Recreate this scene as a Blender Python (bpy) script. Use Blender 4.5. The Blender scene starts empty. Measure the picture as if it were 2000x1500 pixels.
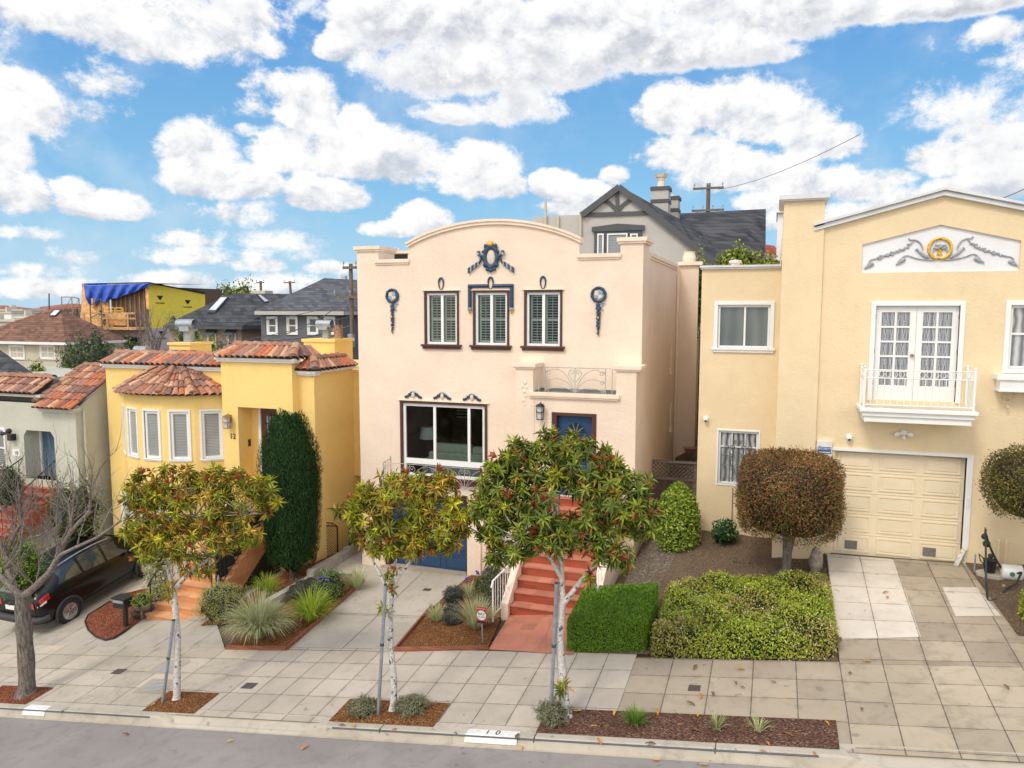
import bpy, math, random
import numpy as np
from mathutils import Vector, Matrix
random.seed(7)
rng = np.random.default_rng(11)
SC = bpy.context.scene
COL = SC.collection
PI = math.pi
rad = math.radians
# ------------------------------------------------------------------ camera
CAM = Vector((0, 0, 7.0))
YAW, PIT, ROL, FPX = rad(19.1226), rad(5.501), rad(.0769), 1475.7
def _axes():
    cy, sy = math.cos(YAW), math.sin(YAW)
    r0 = Vector((cy, sy, 0)); f0 = Vector((-sy, cy, 0)); u0 = Vector((0, 0, 1))
    f = f0*math.cos(PIT) - u0*math.sin(PIT); u = u0*math.cos(PIT) + f0*math.sin(PIT)
    r = r0*math.cos(ROL) + u*math.sin(ROL); u = u*math.cos(ROL) - r0*math.sin(ROL)
    return r, u, f
CR, CU, CF = _axes()
cd = bpy.data.cameras.new('camera'); cd.sensor_width = 36; cd.lens = FPX*36/2000
cd.clip_end = 60000; cd.clip_start = .1
co = bpy.data.objects.new('camera', cd); COL.objects.link(co); SC.camera = co
co.matrix_world = Matrix.Translation(CAM) @ Matrix((CR, CU, -CF)).transposed().to_4x4()
# ------------------------------------------------------------------ sun, sky, exposure
SUN_EL, SUN_AZ = rad(50), rad(200)     # azimuth measured from +Y clockwise: behind and left of the camera
SUN_STR, SUN_ANG, SKY_STR = 1.4, 14, .12
EXPOSURE = .14
SC.view_settings.view_transform = 'Standard'; SC.view_settings.look = 'None'
SC.view_settings.gamma = 1; SC.view_settings.exposure = EXPOSURE
sl = bpy.data.lights.new('sun', 'SUN'); sl.energy = SUN_STR; sl.angle = rad(SUN_ANG); sl.color = (1, .93, .82)
so = bpy.data.objects.new('sun', sl); COL.objects.link(so)
sdir = Vector((math.sin(SUN_AZ)*math.cos(SUN_EL), math.cos(SUN_AZ)*math.cos(SUN_EL), math.sin(SUN_EL)))
so.rotation_euler = sdir.to_track_quat('Z', 'Y').to_euler()

class NT:
    """tiny node-tree helper"""
    def __init__(s, tree): s.t = tree
    def n(s, typ, **kw):
        nd = s.t.nodes.new(typ)
        for k, v in kw.items():
            if k.startswith('_'): setattr(nd, k[1:], v)
            else:
                sock = nd.inputs[int(k[1:])] if k[0] == 'i' and k[1:].isdigit() else nd.inputs[k.replace('__', ' ')]
                if isinstance(v, bpy.types.NodeSocket): s.t.links.new(v, sock)
                else: sock.default_value = v
        return nd
    def m(s, op, a, b=0.0, c=0.0, clamp=False):
        nd = s.n('ShaderNodeMath', _operation=op, i0=a, i1=b, i2=c); nd.use_clamp = clamp
        return nd.outputs[0]
    def ss(s, x, a, b):
        nd = s.n('ShaderNodeMapRange', _interpolation_type='SMOOTHSTEP', Value=x)
        nd.inputs['From Min'].default_value = a; nd.inputs['From Max'].default_value = b
        return nd.outputs[0]
    def mr(s, x, a, b, c, d):
        nd = s.n('ShaderNodeMapRange', Value=x)
        for k, v in (('From Min', a), ('From Max', b), ('To Min', c), ('To Max', d)): nd.inputs[k].default_value = v
        return nd.outputs[0]
    def mix(s, f, a, b, typ='MIX'):
        nd = s.t.nodes.new('ShaderNodeMix'); nd.data_type = 'RGBA'; nd.blend_type = typ
        for i, v in ((0, f), (6, a), (7, b)):
            if isinstance(v, bpy.types.NodeSocket): s.t.links.new(v, nd.inputs[i])
            else: nd.inputs[i].default_value = v if i == 0 else (v if len(v) == 4 else (*v, 1))
        return nd.outputs[2]
    def noise(s, vec, scale, detail=3, rough=.55, dist=0.0, out=0):
        nd = s.n('ShaderNodeTexNoise', Scale=scale, Detail=detail, Roughness=rough, Distortion=dist)
        if vec is not None: s.t.links.new(vec, nd.inputs['Vector'])
        return nd.outputs[out]

def px_dir(px, py):
    return (CF*FPX + CR*(px-1000) - CU*(py-750)).normalized()
def azel(px, py):
    d = px_dir(px, py)
    return math.atan2(d.x, d.y), math.asin(d.z)

def make_world():
    w = bpy.data.worlds.new('World'); SC.world = w; w.use_nodes = True
    t = w.node_tree; t.nodes.clear(); N = NT(t)
    out = t.nodes.new('ShaderNodeOutputWorld')
    sky = N.n('ShaderNodeTexSky', _sky_type='NISHITA', _sun_disc=False, _sun_elevation=SUN_EL, _sun_rotation=SUN_AZ,
              _air_density=1.0, _dust_density=.6, _ozone_density=3.0, _altitude=100)
    g = N.n('ShaderNodeNewGeometry')      # incoming direction at infinity
    tc = N.n('ShaderNodeTexCoord')
    vec = tc.outputs['Generated']
    sep = N.n('ShaderNodeSeparateXYZ', Vector=vec)
    x, y, z = sep.outputs
    az = N.m('ARCTAN2', x, y); el = N.m('ARCSINE', z)
    # fractal wobble of the cloud edges, sampled on the direction sphere with flattened height
    sv = N.n('ShaderNodeCombineXYZ', X=az, Y=N.m('MULTIPLY', el, 1.25), Z=0.0).outputs[0]
    big = N.noise(sv, 5.5, 3, .6); fine = N.noise(sv, 17, 9, .68, .15); mid = N.noise(sv, 8, 6, .62, .3)
    sv2 = N.n('ShaderNodeVectorMath', _operation='ADD', i0=sv, i1=(-.012, .022, 0)).outputs[0]
    emb = N.m('ADD', N.m('MULTIPLY', N.m('SUBTRACT', fine, N.noise(sv2, 17, 9, .68, .15)), 1.6), N.m('MULTIPLY', N.m('SUBTRACT', mid, N.noise(sv2, 8, 6, .62, .3)), 3.2))
    wob = N.m('ADD', N.m('MULTIPLY', N.m('SUBTRACT', fine, .5), 2.3), N.m('MULTIPLY', N.m('SUBTRACT', mid, .5), 1.9))
    azw = N.m('ADD', az, N.m('MULTIPLY', N.m('SUBTRACT', mid, .5), .05))
    tot = None; low = None
    def blobs(lst):
        tot = None; sw = None; sv_ = None
        for (px, py, rw, rh, wt) in lst:
            a0, e0 = azel(px, py); ra, re = rw/FPX, rh/FPX
            dx = N.m('MULTIPLY', N.m('SUBTRACT', azw, a0), 1/ra)
            dy = N.m('MULTIPLY', N.m('SUBTRACT', el, e0), 1/re)
            # flat bases: the lower half is squeezed
            dyl = N.m('MINIMUM', dy, N.m('MULTIPLY', dy, 1.5))
            r2 = N.m('MULTIPLY_ADD', dx, dx, N.m('MULTIPLY', dyl, dyl))
            v = N.m('MULTIPLY', N.m('SUBTRACT', 1.0, N.m('MINIMUM', r2, 3.0)), wt)
            wgt = N.m('MAXIMUM', N.m('ADD', v, .35), 0.0)
            tot = v if tot is None else N.m('SMOOTH_MAX', tot, v, .15)
            sw = wgt if sw is None else N.m('ADD', sw, wgt)
            q = N.m('MULTIPLY', wgt, dy)
            sv_ = q if sv_ is None else N.m('ADD', sv_, q)
        return tot, N.m('DIVIDE', sv_, N.m('ADD', sw, .01))
    # (px, py, half width, half height, weight) in the sky of the photograph; true directions of the world
    white = [(70, 25, 150, 45, .7), (330, 60, 215, 80, .85), (470, 30, 90, 70, .7), (520, 95, 45, 30, .7), (40, 185, 75, 45, .85), (60, 225, 65, 50, .8), (200, 165, 60, 40, .5), (180, 225, 80, 28, .4), (15, 290, 40, 70, .9), (30, 385, 65, 45, .9),
             (205, 405, 85, 34, 1.0), (150, 370, 35, 25, .8), (395, 300, 75, 62, 1.0), (440, 360, 100, 50, 1.0), (470, 420, 75, 40, .7), (600, 225, 78, 75, 1.1), (560, 290, 75, 60, .9), (680, 305, 140, 70, 1.15), (640, 385, 90, 42, 1.1), (545, 175, 80, 40, .45), (480, 215, 50, 30, .4), (475, 255, 32, 20, .6), (800, 320, 90, 70, 1.0), (930, 340, 100, 65, 1.0), (985, 365, 60, 35, .9), (655, 100, 30, 24, .8), (700, 50, 45, 90, .8),
             (820, 435, 70, 45, 1.2), (600, 170, 60, 35, .6), (385, 270, 40, 30, .9), (690, 250, 50, 45, 1.0), (770, 450, 60, 22, .8), (500, 470, 120, 25, .35), (400, 500, 170, 22, .35), (1085, 365, 50, 35, 1.1), (1150, 385, 70, 35, 1.0), (1200, 345, 30, 24, .8), (1130, 410, 100, 20, .7),
             (1330, 225, 85, 60, 1.1), (1470, 225, 110, 75, 1.2), (1600, 285, 75, 50, 1.1), (1560, 250, 80, 50, .9), (1350, 305, 110, 50, 1.0), (1470, 345, 160, 45, .9), (1600, 360, 90, 40, .8), (1690, 370, 70, 35, .9), (1820, 320, 85, 42, 1.1), (1740, 350, 60, 30, .9),
             (1950, 330, 80, 55, 1.1), (1990, 270, 30, 30, .8), (1870, 375, 190, 35, .9), (1760, 410, 150, 25, .8), (1560, 430, 110, 32, .8), (1490, 395, 60, 30, .7), (1960, 60, 35, 25, .6), (520, 560, 200, 26, .4), (330, 555, 120, 22, .45), (100, 565, 160, 24, .5), (160, 505, 70, 16, .3), (280, 500, 40, 14, .5), (40, 455, 50, 16, .4), (650, 525, 50, 18, .6),
             (500, 515, 60, 26, .45), (60, 530, 80, 16, .3), (370, 470, 60, 16, .5)]
    grey = [(900, 40, 210, 100, 1.1), (880, 150, 170, 70, 1.0), (1080, 60, 260, 80, 1.1), (1060, 140, 150, 75, .9), (1000, 215, 120, 45, .8), (870, 225, 90, 30, .7), (1310, 100, 190, 55, 1.0), (1500, 30, 260, 75, 1.0), (1750, 15, 230, 40, 1.0), (1950, 0, 160, 28, .8), (760, 30, 70, 90, .8), (1440, 110, 120, 30, .7), (1180, 10, 160, 60, .9),
            (300, -20, 330, 34, .5), (1000, -180, 700, 140, .8), (1900, -200, 500, 140, .7), (-300, 150, 250, 150, .5), (2500, 200, 450, 200, .7), (3200, 100, 400, 250, .7), (-1000, 100, 420, 250, .7),
            (0, -500, 420, 240, .6), (1400, -700, 600, 260, .6)]
    tw, hw = blobs(white); tg, hg = blobs(grey)
    dw = N.m('ADD', tw, wob); dg = N.m('ADD', tg, wob)
    # unseen bright clouds behind the camera and overhead, added as soft frontal fill
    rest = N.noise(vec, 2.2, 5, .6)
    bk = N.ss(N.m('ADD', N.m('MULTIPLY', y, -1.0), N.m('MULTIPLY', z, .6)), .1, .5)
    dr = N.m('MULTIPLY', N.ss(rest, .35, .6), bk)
    mw = N.ss(dw, -.08, .50); mg = N.ss(dg, -.05, .55)
    # thin veil
    veil = N.m('MULTIPLY', N.ss(N.m('ADD', big, N.m('MULTIPLY', fine, .5)), .66, 1.0), .34)
    hor = N.ss(el, .16, .0)
    # puffs shading
    relw = N.m('ADD', N.m('MULTIPLY', hw, .8), N.m('MULTIPLY', emb, 1.5))
    shw = N.ss(relw, -1.1, .45)
    relg = N.m('ADD', N.m('MULTIPLY', hg, 1.0), N.m('MULTIPLY', emb, 1.25))
    shg = N.ss(relg, -.75, .55)
    cw = N.mix(shw, (.53, .58, .66), (.94, .93, .92)); cg = N.mix(shg, (.47, .50, .57), (.93, .93, .93))
    # edges of the grey mass stay bright
    edge = N.m('SUBTRACT', 1.0, N.ss(dg, .25, .9))
    cg = N.mix(N.m('MULTIPLY', edge, .75), cg, (.94, .94, .94))
    blue = N.mix(N.ss(el, .02, .55), (.25, .56, .80), (.036, .235, .68))
    skyb = N.n('ShaderNodeVectorMath', _operation='MULTIPLY', i0=sky.outputs[0], i1=(1.0, 1.0, 1.0)).outputs[0]
    skyc = N.mix(.80, N.mix(1.0, skyb, (SKY_STR, SKY_STR, SKY_STR), 'MULTIPLY'), blue)
    c = N.mix(N.m('MULTIPLY', hor, .55), skyc, (.54, .70, .82))
    c = N.mix(veil, c, (.70, .77, .85))
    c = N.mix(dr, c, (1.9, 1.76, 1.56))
    c = N.mix(mw, c, cw); c = N.mix(mg, c, cg)
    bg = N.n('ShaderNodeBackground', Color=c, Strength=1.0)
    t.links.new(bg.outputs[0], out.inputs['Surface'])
    w.cycles.sampling_method = 'MANUAL'; w.cycles.sample_map_resolution = 512
make_world()

# ------------------------------------------------------------------ placing
def P(px, py, y):
    d = px_dir(px, py); return CAM + d*(y/d.y)
def PX(px, py, x):
    d = px_dir(px, py); return CAM + d*(x/d.x)
def PZ(px, py, z):
    d = px_dir(px, py); return CAM + d*((z-CAM.z)/d.z)
YB, YC = 13.1, 10.65          # back of the sidewalk, kerb
def lerp(a, b, t): return a+(b-a)*t
BASE = [(-60, -6.2), (-40, -3.8), (-26, -1.9), (-20.5, -1.05), (-19.5, -.8), (-17, -.6), (-14.9, -.55), (-12.7, -.33), (-12.0, -.12), (-11.4, -.05), (-10.7, -.03), (-7.4, .03), (-7.0, .1), (-5.3, .55),
        (-3.4, .85), (-2.9, 1.2), (-2.5, 1.6), (-1.6, 1.86), (.1, 1.8), (.9, 1.85), (1.2, 2.02), (3.9, 2.02), (4.4, 2.0), (8, 2.6), (40, 7), (60, 9.5)]
def pw(tab, x):
    if x <= tab[0][0]: return tab[0][1]
    for (a, b), (c, d) in zip(tab, tab[1:]):
        if x <= c: return lerp(b, d, (x-a)/(c-a))
    return tab[-1][1]
def walk(x, y): return 1.27 + .137*(x-1.19) + .07*(y-YB)
def road(x, y): return walk(x, 10.5) - .14 + .025*min(10.5-y, 4) - .02*max(0, 6.5-y)
def H(x, y):
    x_ = max(-60, min(60, x))
    if y < 10.5: return road(x_, y)
    if y <= YB: return walk(x_, y)
    s = walk(x_, YB); b = pw(BASE, x_)
    t = (y-YB)/(18-YB)
    if y <= 18: return lerp(s, b, t)
    return b
def back(x, y):               # land behind the houses
    b = H(x, 18)
    if y <= 20: return b
    right = 4.6 + .04*(y-30)
    left = -1.0 - .02*(y-20)
    k = min(1, max(0, (x+14)/14 + (y-20)*.006)); tgt = lerp(left, right, k)
    return lerp(b, tgt, min(1, (y-20)/9))
def GH(px, py):               # where the line of sight meets the front ground
    d = px_dir(px, py); t = 9.0
    while t < 40:
        p = CAM + d*t
        if p.z <= (H(p.x, p.y) if p.y < 18 else back(p.x, p.y)): return p
        t += .01
    return CAM + d*20
def mpp(p):                   # metres per photograph pixel at p
    return (Vector(p)-CAM).dot(CF)/FPX

# ------------------------------------------------------------------ mesh builder
class MB:
    def __init__(s): s.v = []; s.f = []; s.mi = []; s.c = []; s.M = None; s.m = 0; s.col = None; s.sm = []; s.smooth = False; s.usec = False
    def add(s, verts, faces, col=None):
        o = len(s.v)
        if s.M is not None: verts = [s.M @ Vector(p) for p in verts]
        s.v.extend([tuple(p) for p in verts])
        cc = col or s.col
        if cc: s.usec = True
        for f in faces:
            s.f.append(tuple(i+o for i in f)); s.mi.append(s.m); s.c.append(cc or (1, 1, 1)); s.sm.append(s.smooth)
        return s
    def box(s, x0, x1, y0, y1, z0, z1):
        if x0 > x1: x0, x1 = x1, x0
        if y0 > y1: y0, y1 = y1, y0
        if z0 > z1: z0, z1 = z1, z0
        return s.add([(x0, y0, z0), (x1, y0, z0), (x1, y1, z0), (x0, y1, z0), (x0, y0, z1), (x1, y0, z1), (x1, y1, z1), (x0, y1, z1)],
                     [(0, 3, 2, 1), (4, 5, 6, 7), (0, 1, 5, 4), (1, 2, 6, 5), (2, 3, 7, 6), (3, 0, 4, 7)])
    def slab(s, pts, up):      # polygon extruded by vector
        n = len(pts); up = Vector(up)
        q = [Vector(p) for p in pts]; w = [p+up for p in q]
        return s.add(q+w, [tuple(range(n))[::-1], tuple(range(n, 2*n))]+[(i, (i+1) % n, n+(i+1) % n, n+i) for i in range(n)])
    def pxz(s, pts, y0, y1):   # polygon given in x,z between two depths
        return s.slab([(x, y0, z) for x, z in pts], (0, y1-y0, 0))
    def poly(s, pts): return s.add(pts, [tuple(range(len(pts)))])
    def grid(s, rows, closed=False):
        nr, nc = len(rows), len(rows[0]); fs = []
        for i in range(nr-1):
            for j in range(nc if closed else nc-1):
                k = (j+1) % nc
                fs.append((i*nc+j, i*nc+k, (i+1)*nc+k, (i+1)*nc+j))
        return s.add([p for r in rows for p in r], fs)
    def tube(s, pts, r, n=6, cap=True, closed=False):
        pts = [Vector(p) for p in pts]; k = len(pts)
        rs = r if hasattr(r, '__len__') else [r]*k
        rows = []; up = None
        for i, p in enumerate(pts):
            if closed: t = pts[(i+1) % k]-pts[i-1]
            else: t = pts[min(i+1, k-1)]-pts[max(i-1, 0)]
            t = t.normalized() if t.length > 1e-9 else Vector((0, 0, 1))
            if up is None:
                up = Vector((0, 0, 1)) if abs(t.z) < .9 else Vector((1, 0, 0))
            a = t.cross(up)
            if a.length < 1e-4: a = t.orthogonal()
            a.normalize(); b = t.cross(a).normalized(); up = -b if False else b.cross(t)*-1 if False else up
            rows.append([p + a*math.cos(2*PI*j/n)*rs[i] + b*math.sin(2*PI*j/n)*rs[i] for j in range(n)])
        if closed: rows.append(rows[0])
        s.grid(rows, True)
        if cap and not closed:
            s.add(rows[0], [tuple(range(n))]); s.add(rows[-1], [tuple(range(n))[::-1]])
        return s
    def lathe(s, c, prof, n=16, axis=(0, 0, 1), sx=1, sy=1):
        ax = Vector(axis).normalized(); a = ax.orthogonal().normalized(); b = ax.cross(a); c = Vector(c)
        if abs(ax.z) > .99: a, b = Vector((1, 0, 0)), Vector((0, 1, 0))
        rows = [[c + ax*h + a*(math.cos(2*PI*j/n)*r*sx) + b*(math.sin(2*PI*j/n)*r*sy) for j in range(n)] for r, h in prof]
        s.grid(rows, True)
        if prof[0][0] > 1e-6: s.add(rows[0], [tuple(range(n))[::-1]])
        if prof[-1][0] > 1e-6: s.add(rows[-1], [tuple(range(n))])
        return s
    def ball(s, c, r, n=10, m=6, sq=(1, 1, 1)):
        c = Vector(c); rows = []
        for i in range(m+1):
            a = PI*i/m
            rows.append([c+Vector((math.sin(a)*math.cos(2*PI*j/n)*r*sq[0], math.sin(a)*math.sin(2*PI*j/n)*r*sq[1], math.cos(a)*r*sq[2])) for j in range(n)])
        return s.grid(rows, True)
    def mesh(s, name, mats):
        me = bpy.data.meshes.new(name); me.from_pydata(s.v, [], s.f)
        for m in (mats if isinstance(mats, (list, tuple)) else [mats]): me.materials.append(m)
        me.polygons.foreach_set('material_index', s.mi)
        me.polygons.foreach_set('use_smooth', s.sm)
        if s.usec:
            ca = me.color_attributes.new('Col', 'FLOAT_COLOR', 'CORNER')
            arr = np.ones((len(me.loops), 4), np.float32); k = 0
            reps = np.array([len(f) for f in s.f]); cs = np.array(s.c, np.float32)
            arr[:, :3] = np.repeat(cs[:, :3], reps, axis=0)
            ca.data.foreach_set('color', arr.ravel())
        me.update(); return me
    def build(s, name, mats, parent=None, label=None, fixn=True, bevel=0):
        me = s.mesh(name, mats)
        if fixn:
            import bmesh
            bm = bmesh.new(); bm.from_mesh(me); bmesh.ops.recalc_face_normals(bm, faces=bm.faces); bm.to_mesh(me); bm.free()
        o = bpy.data.objects.new(name, me); COL.objects.link(o)
        if bevel:
            b = o.modifiers.new('edge', 'BEVEL'); b.width = bevel; b.segments = 2; b.limit_method = 'ANGLE'; b.angle_limit = rad(40)
        if parent: attach(o, parent)
        if label: o['label'] = label
        return o
def attach(o, parent):
    o.parent = parent
    r = parent
    while r.parent: r = r.parent
    if parent.type == 'EMPTY': o.matrix_parent_inverse = Matrix.Translation(-parent.location)
def tag(o, label=None, cat=None, group=None, kind=None):
    if label: o['label'] = label
    if cat: o['category'] = cat
    if group: o['group'] = group
    if kind: o['kind'] = kind
    return o
def thing(name, label, cat, loc=(0, 0, 0), group=None):
    o = bpy.data.objects.new(name, None); COL.objects.link(o); o.location = loc; o.empty_display_size = .3
    return tag(o, label, cat, group)
def struct(o): o['kind'] = 'structure'; return o
def copy_tree(o, parent=None):
    c = o.copy(); COL.objects.link(c)
    if parent: c.parent = parent
    for ch in [k for k in bpy.data.objects if k.parent == o]: copy_tree(ch, c)
    return c
def frame_of(o, u, n=None):
    """matrix: local x along u (horizontal), y outward normal... z up; origin o"""
    u = Vector(u).normalized(); w = Vector((0, 0, 1)); n = w.cross(u)   # local +y points into the building
    return Matrix.Translation(Vector(o)) @ Matrix((u, n, w)).transposed().to_4x4()
# ------------------------------------------------------------------ materials
def new_mat(name):
    m = bpy.data.materials.new(name); m.use_nodes = True
    t = m.node_tree; b = t.nodes['Principled BSDF']; return m, NT(t), b
def link(N, a, b): N.t.links.new(a, b)
def pos(N): return N.n('ShaderNodeNewGeometry').outputs['Position']
def bump(N, b, h, strength=.3, dist=.02):
    nd = N.n('ShaderNodeBump', Strength=strength, Distance=dist, Height=h); link(N, nd.outputs[0], b.inputs['Normal'])
def plain(name, c, rough=.6, metal=0, coat=0, var=.06, vs=3.0, bs=0, bscale=40, spec=.5):
    m, N, b = new_mat(name); p = pos(N)
    n = N.noise(p, vs, 4)
    col = N.mix(N.ss(n, .3, .7), tuple(x*(1-var) for x in c), tuple(min(1, x*(1+var)) for x in c))
    link(N, col, b.inputs['Base Color'])
    b.inputs['Roughness'].default_value = rough; b.inputs['Metallic'].default_value = metal
    b.inputs['Coat Weight'].default_value = coat; b.inputs['Coat Roughness'].default_value = .05
    b.inputs['Specular IOR Level'].default_value = spec
    if bs: bump(N, b, N.noise(p, bscale, 3), bs)
    return m
def stucco(name, c, stain=(.5, .42, .32), amt=.3, bs=.55):
    m, N, b = new_mat(name); p = pos(N)
    n = N.noise(p, .9, 5, .6); n2 = N.noise(p, 7, 4)
    col = N.mix(N.ss(n, .3, .72), tuple(x*.94 for x in c), tuple(min(1, x*1.03) for x in c))
    col = N.mix(N.m('MULTIPLY', N.ss(n2, .4, .8), .10), col, tuple(x*.8 for x in c))
    mp = N.n('ShaderNodeMapping', Vector=p); mp.inputs['Scale'].default_value = (2.6, 2.6, .28)
    st = N.ss(N.noise(mp.outputs[0], 1.6, 5, .65), .56, .82)
    col = N.mix(N.m('MULTIPLY', st, amt), col, stain)
    link(N, col, b.inputs['Base Color']); b.inputs['Roughness'].default_value = .9; b.inputs['Specular IOR Level'].default_value = .2
    h = N.m('ADD', N.noise(p, 22, 4, .7), N.m('MULTIPLY', N.noise(p, 5, 2), .6))
    bump(N, b, h, bs*.8, .025)
    return m
def glass(name, tint=(.03, .035, .035), rough=.03, blind=0, bcol=(.6, .62, .6), period=.05, axis=2, amp=.25):
    """window pane; blind>0 mixes in what hangs right behind it"""
    m, N, b = new_mat(name); p = pos(N)
    col = tint
    if blind:
        sep = N.n('ShaderNodeSeparateXYZ', Vector=p)
        w = N.m('SINE', N.m('MULTIPLY', sep.outputs[axis] if axis == 2 else N.m('ADD', N.m('ADD', sep.outputs[0], N.m('MULTIPLY', N.noise(p, 1.4, 2), .25)), sep.outputs[1]), 2*PI/period))
        f = N.m('MULTIPLY', N.mr(w, -1, 1, 1-amp*2, 1), blind)
        big = N.noise(p, 1.1, 3)
        f = N.m('MULTIPLY', f, N.mr(big, .2, .8, .75, 1.1))
        col = N.mix(f, tint, bcol)
        link(N, col, b.inputs['Base Color'])
    else: b.inputs['Base Color'].default_value = (*tint, 1)
    b.inputs['Roughness'].default_value = rough; b.inputs['Specular IOR Level'].default_value = .6
    b.inputs['Coat Weight'].default_value = .6; b.inputs['Coat Roughness'].default_value = .02
    return m
def clear_glass(name):
    m, N, b = new_mat(name); t = m.node_tree
    tr = N.n('ShaderNodeBsdfTransparent', Color=(.80, .85, .83, 1)); gl = N.n('ShaderNodeBsdfGlossy', Roughness=.02)
    lw = N.n('ShaderNodeLayerWeight', Blend=.25)
    f = N.mr(lw.outputs['Fresnel'], 0, 1, .05, .7)
    mx = N.n('ShaderNodeMixShader', i0=f, i1=tr.outputs[0], i2=gl.outputs[0])
    link(N, mx.outputs[0], t.nodes['Material Output'].inputs['Surface']); t.nodes.remove(b)
    return m
def leafy(name, rough=.5, trans=.12, spec=.35):
    m, N, b = new_mat(name)
    a = N.n('ShaderNodeAttribute', _attribute_name='Col')
    n = N.noise(pos(N), 2.5, 3)
    c = N.mix(1.0, a.outputs['Color'], N.mix(N.ss(n, .3, .7), (.82, .82, .82), (1.12, 1.1, 1.1)), 'MULTIPLY')
    link(N, c, b.inputs['Base Color']); b.inputs['Roughness'].default_value = rough; b.inputs['Specular IOR Level'].default_value = spec
    if trans:
        t = m.node_tree; tb = N.n('ShaderNodeBsdfTranslucent', Color=c)
        mx = N.n('ShaderNodeMixShader', i0=trans, i1=b.outputs[0], i2=tb.outputs[0])
        link(N, mx.outputs[0], t.nodes['Material Output'].inputs['Surface'])
    return m
def vcol(name, rough=.8, bs=.3, bscale=30, mottle=.3):
    m, N, b = new_mat(name); p = pos(N)
    a = N.n('ShaderNodeAttribute', _attribute_name='Col')
    n = N.noise(p, 14, 5, .65)
    c = N.mix(1.0, a.outputs['Color'], N.mix(N.ss(n, .25, .75), (1-mottle,)*3, (1+mottle,)*3), 'MULTIPLY')
    link(N, c, b.inputs['Base Color']); b.inputs['Roughness'].default_value = rough; b.inputs['Specular IOR Level'].default_value = .25
    if bs: bump(N, b, N.noise(p, bscale, 3), bs, .01)
    return m
def shingle(name, c, row=.14, wid=.3, var=.35):
    m, N, b = new_mat(name); p = pos(N); s = N.n('ShaderNodeSeparateXYZ', Vector=p)
    u = N.m('ADD', s.outputs[0], N.m('MULTIPLY', s.outputs[1], .9)); v = N.m('MULTIPLY', s.outputs[2], 1/row)
    iv = N.m('FLOOR', v); uu = N.m('ADD', N.m('MULTIPLY', u, 1/wid), N.m('MULTIPLY', iv, .37)); iu = N.m('FLOOR', uu)
    wn = N.n('ShaderNodeTexWhiteNoise', _noise_dimensions='2D', Vector=N.n('ShaderNodeCombineXYZ', X=iu, Y=iv).outputs[0]).outputs[0]
    fv = N.m('SUBTRACT', v, iv)
    k = N.mr(wn, 0, 1, 1-var, 1+var*.5); k = N.m('MULTIPLY', k, N.mr(N.ss(fv, .0, .22), 0, 1, .45, 1))
    k = N.m('MULTIPLY', k, N.mr(N.noise(p, .7, 4), .25, .75, .8, 1.15))
    col = N.mix(1.0, c, N.n('ShaderNodeCombineXYZ', X=k, Y=k, Z=k).outputs[0], 'MULTIPLY')
    link(N, col, b.inputs['Base Color']); b.inputs['Roughness'].default_value = .9; b.inputs['Specular IOR Level'].default_value = .2
    bump(N, b, N.m('ADD', N.m('MULTIPLY', fv, -1.0), N.m('MULTIPLY', N.noise(p, 60, 2), .3)), .6, .03)
    return m
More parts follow.
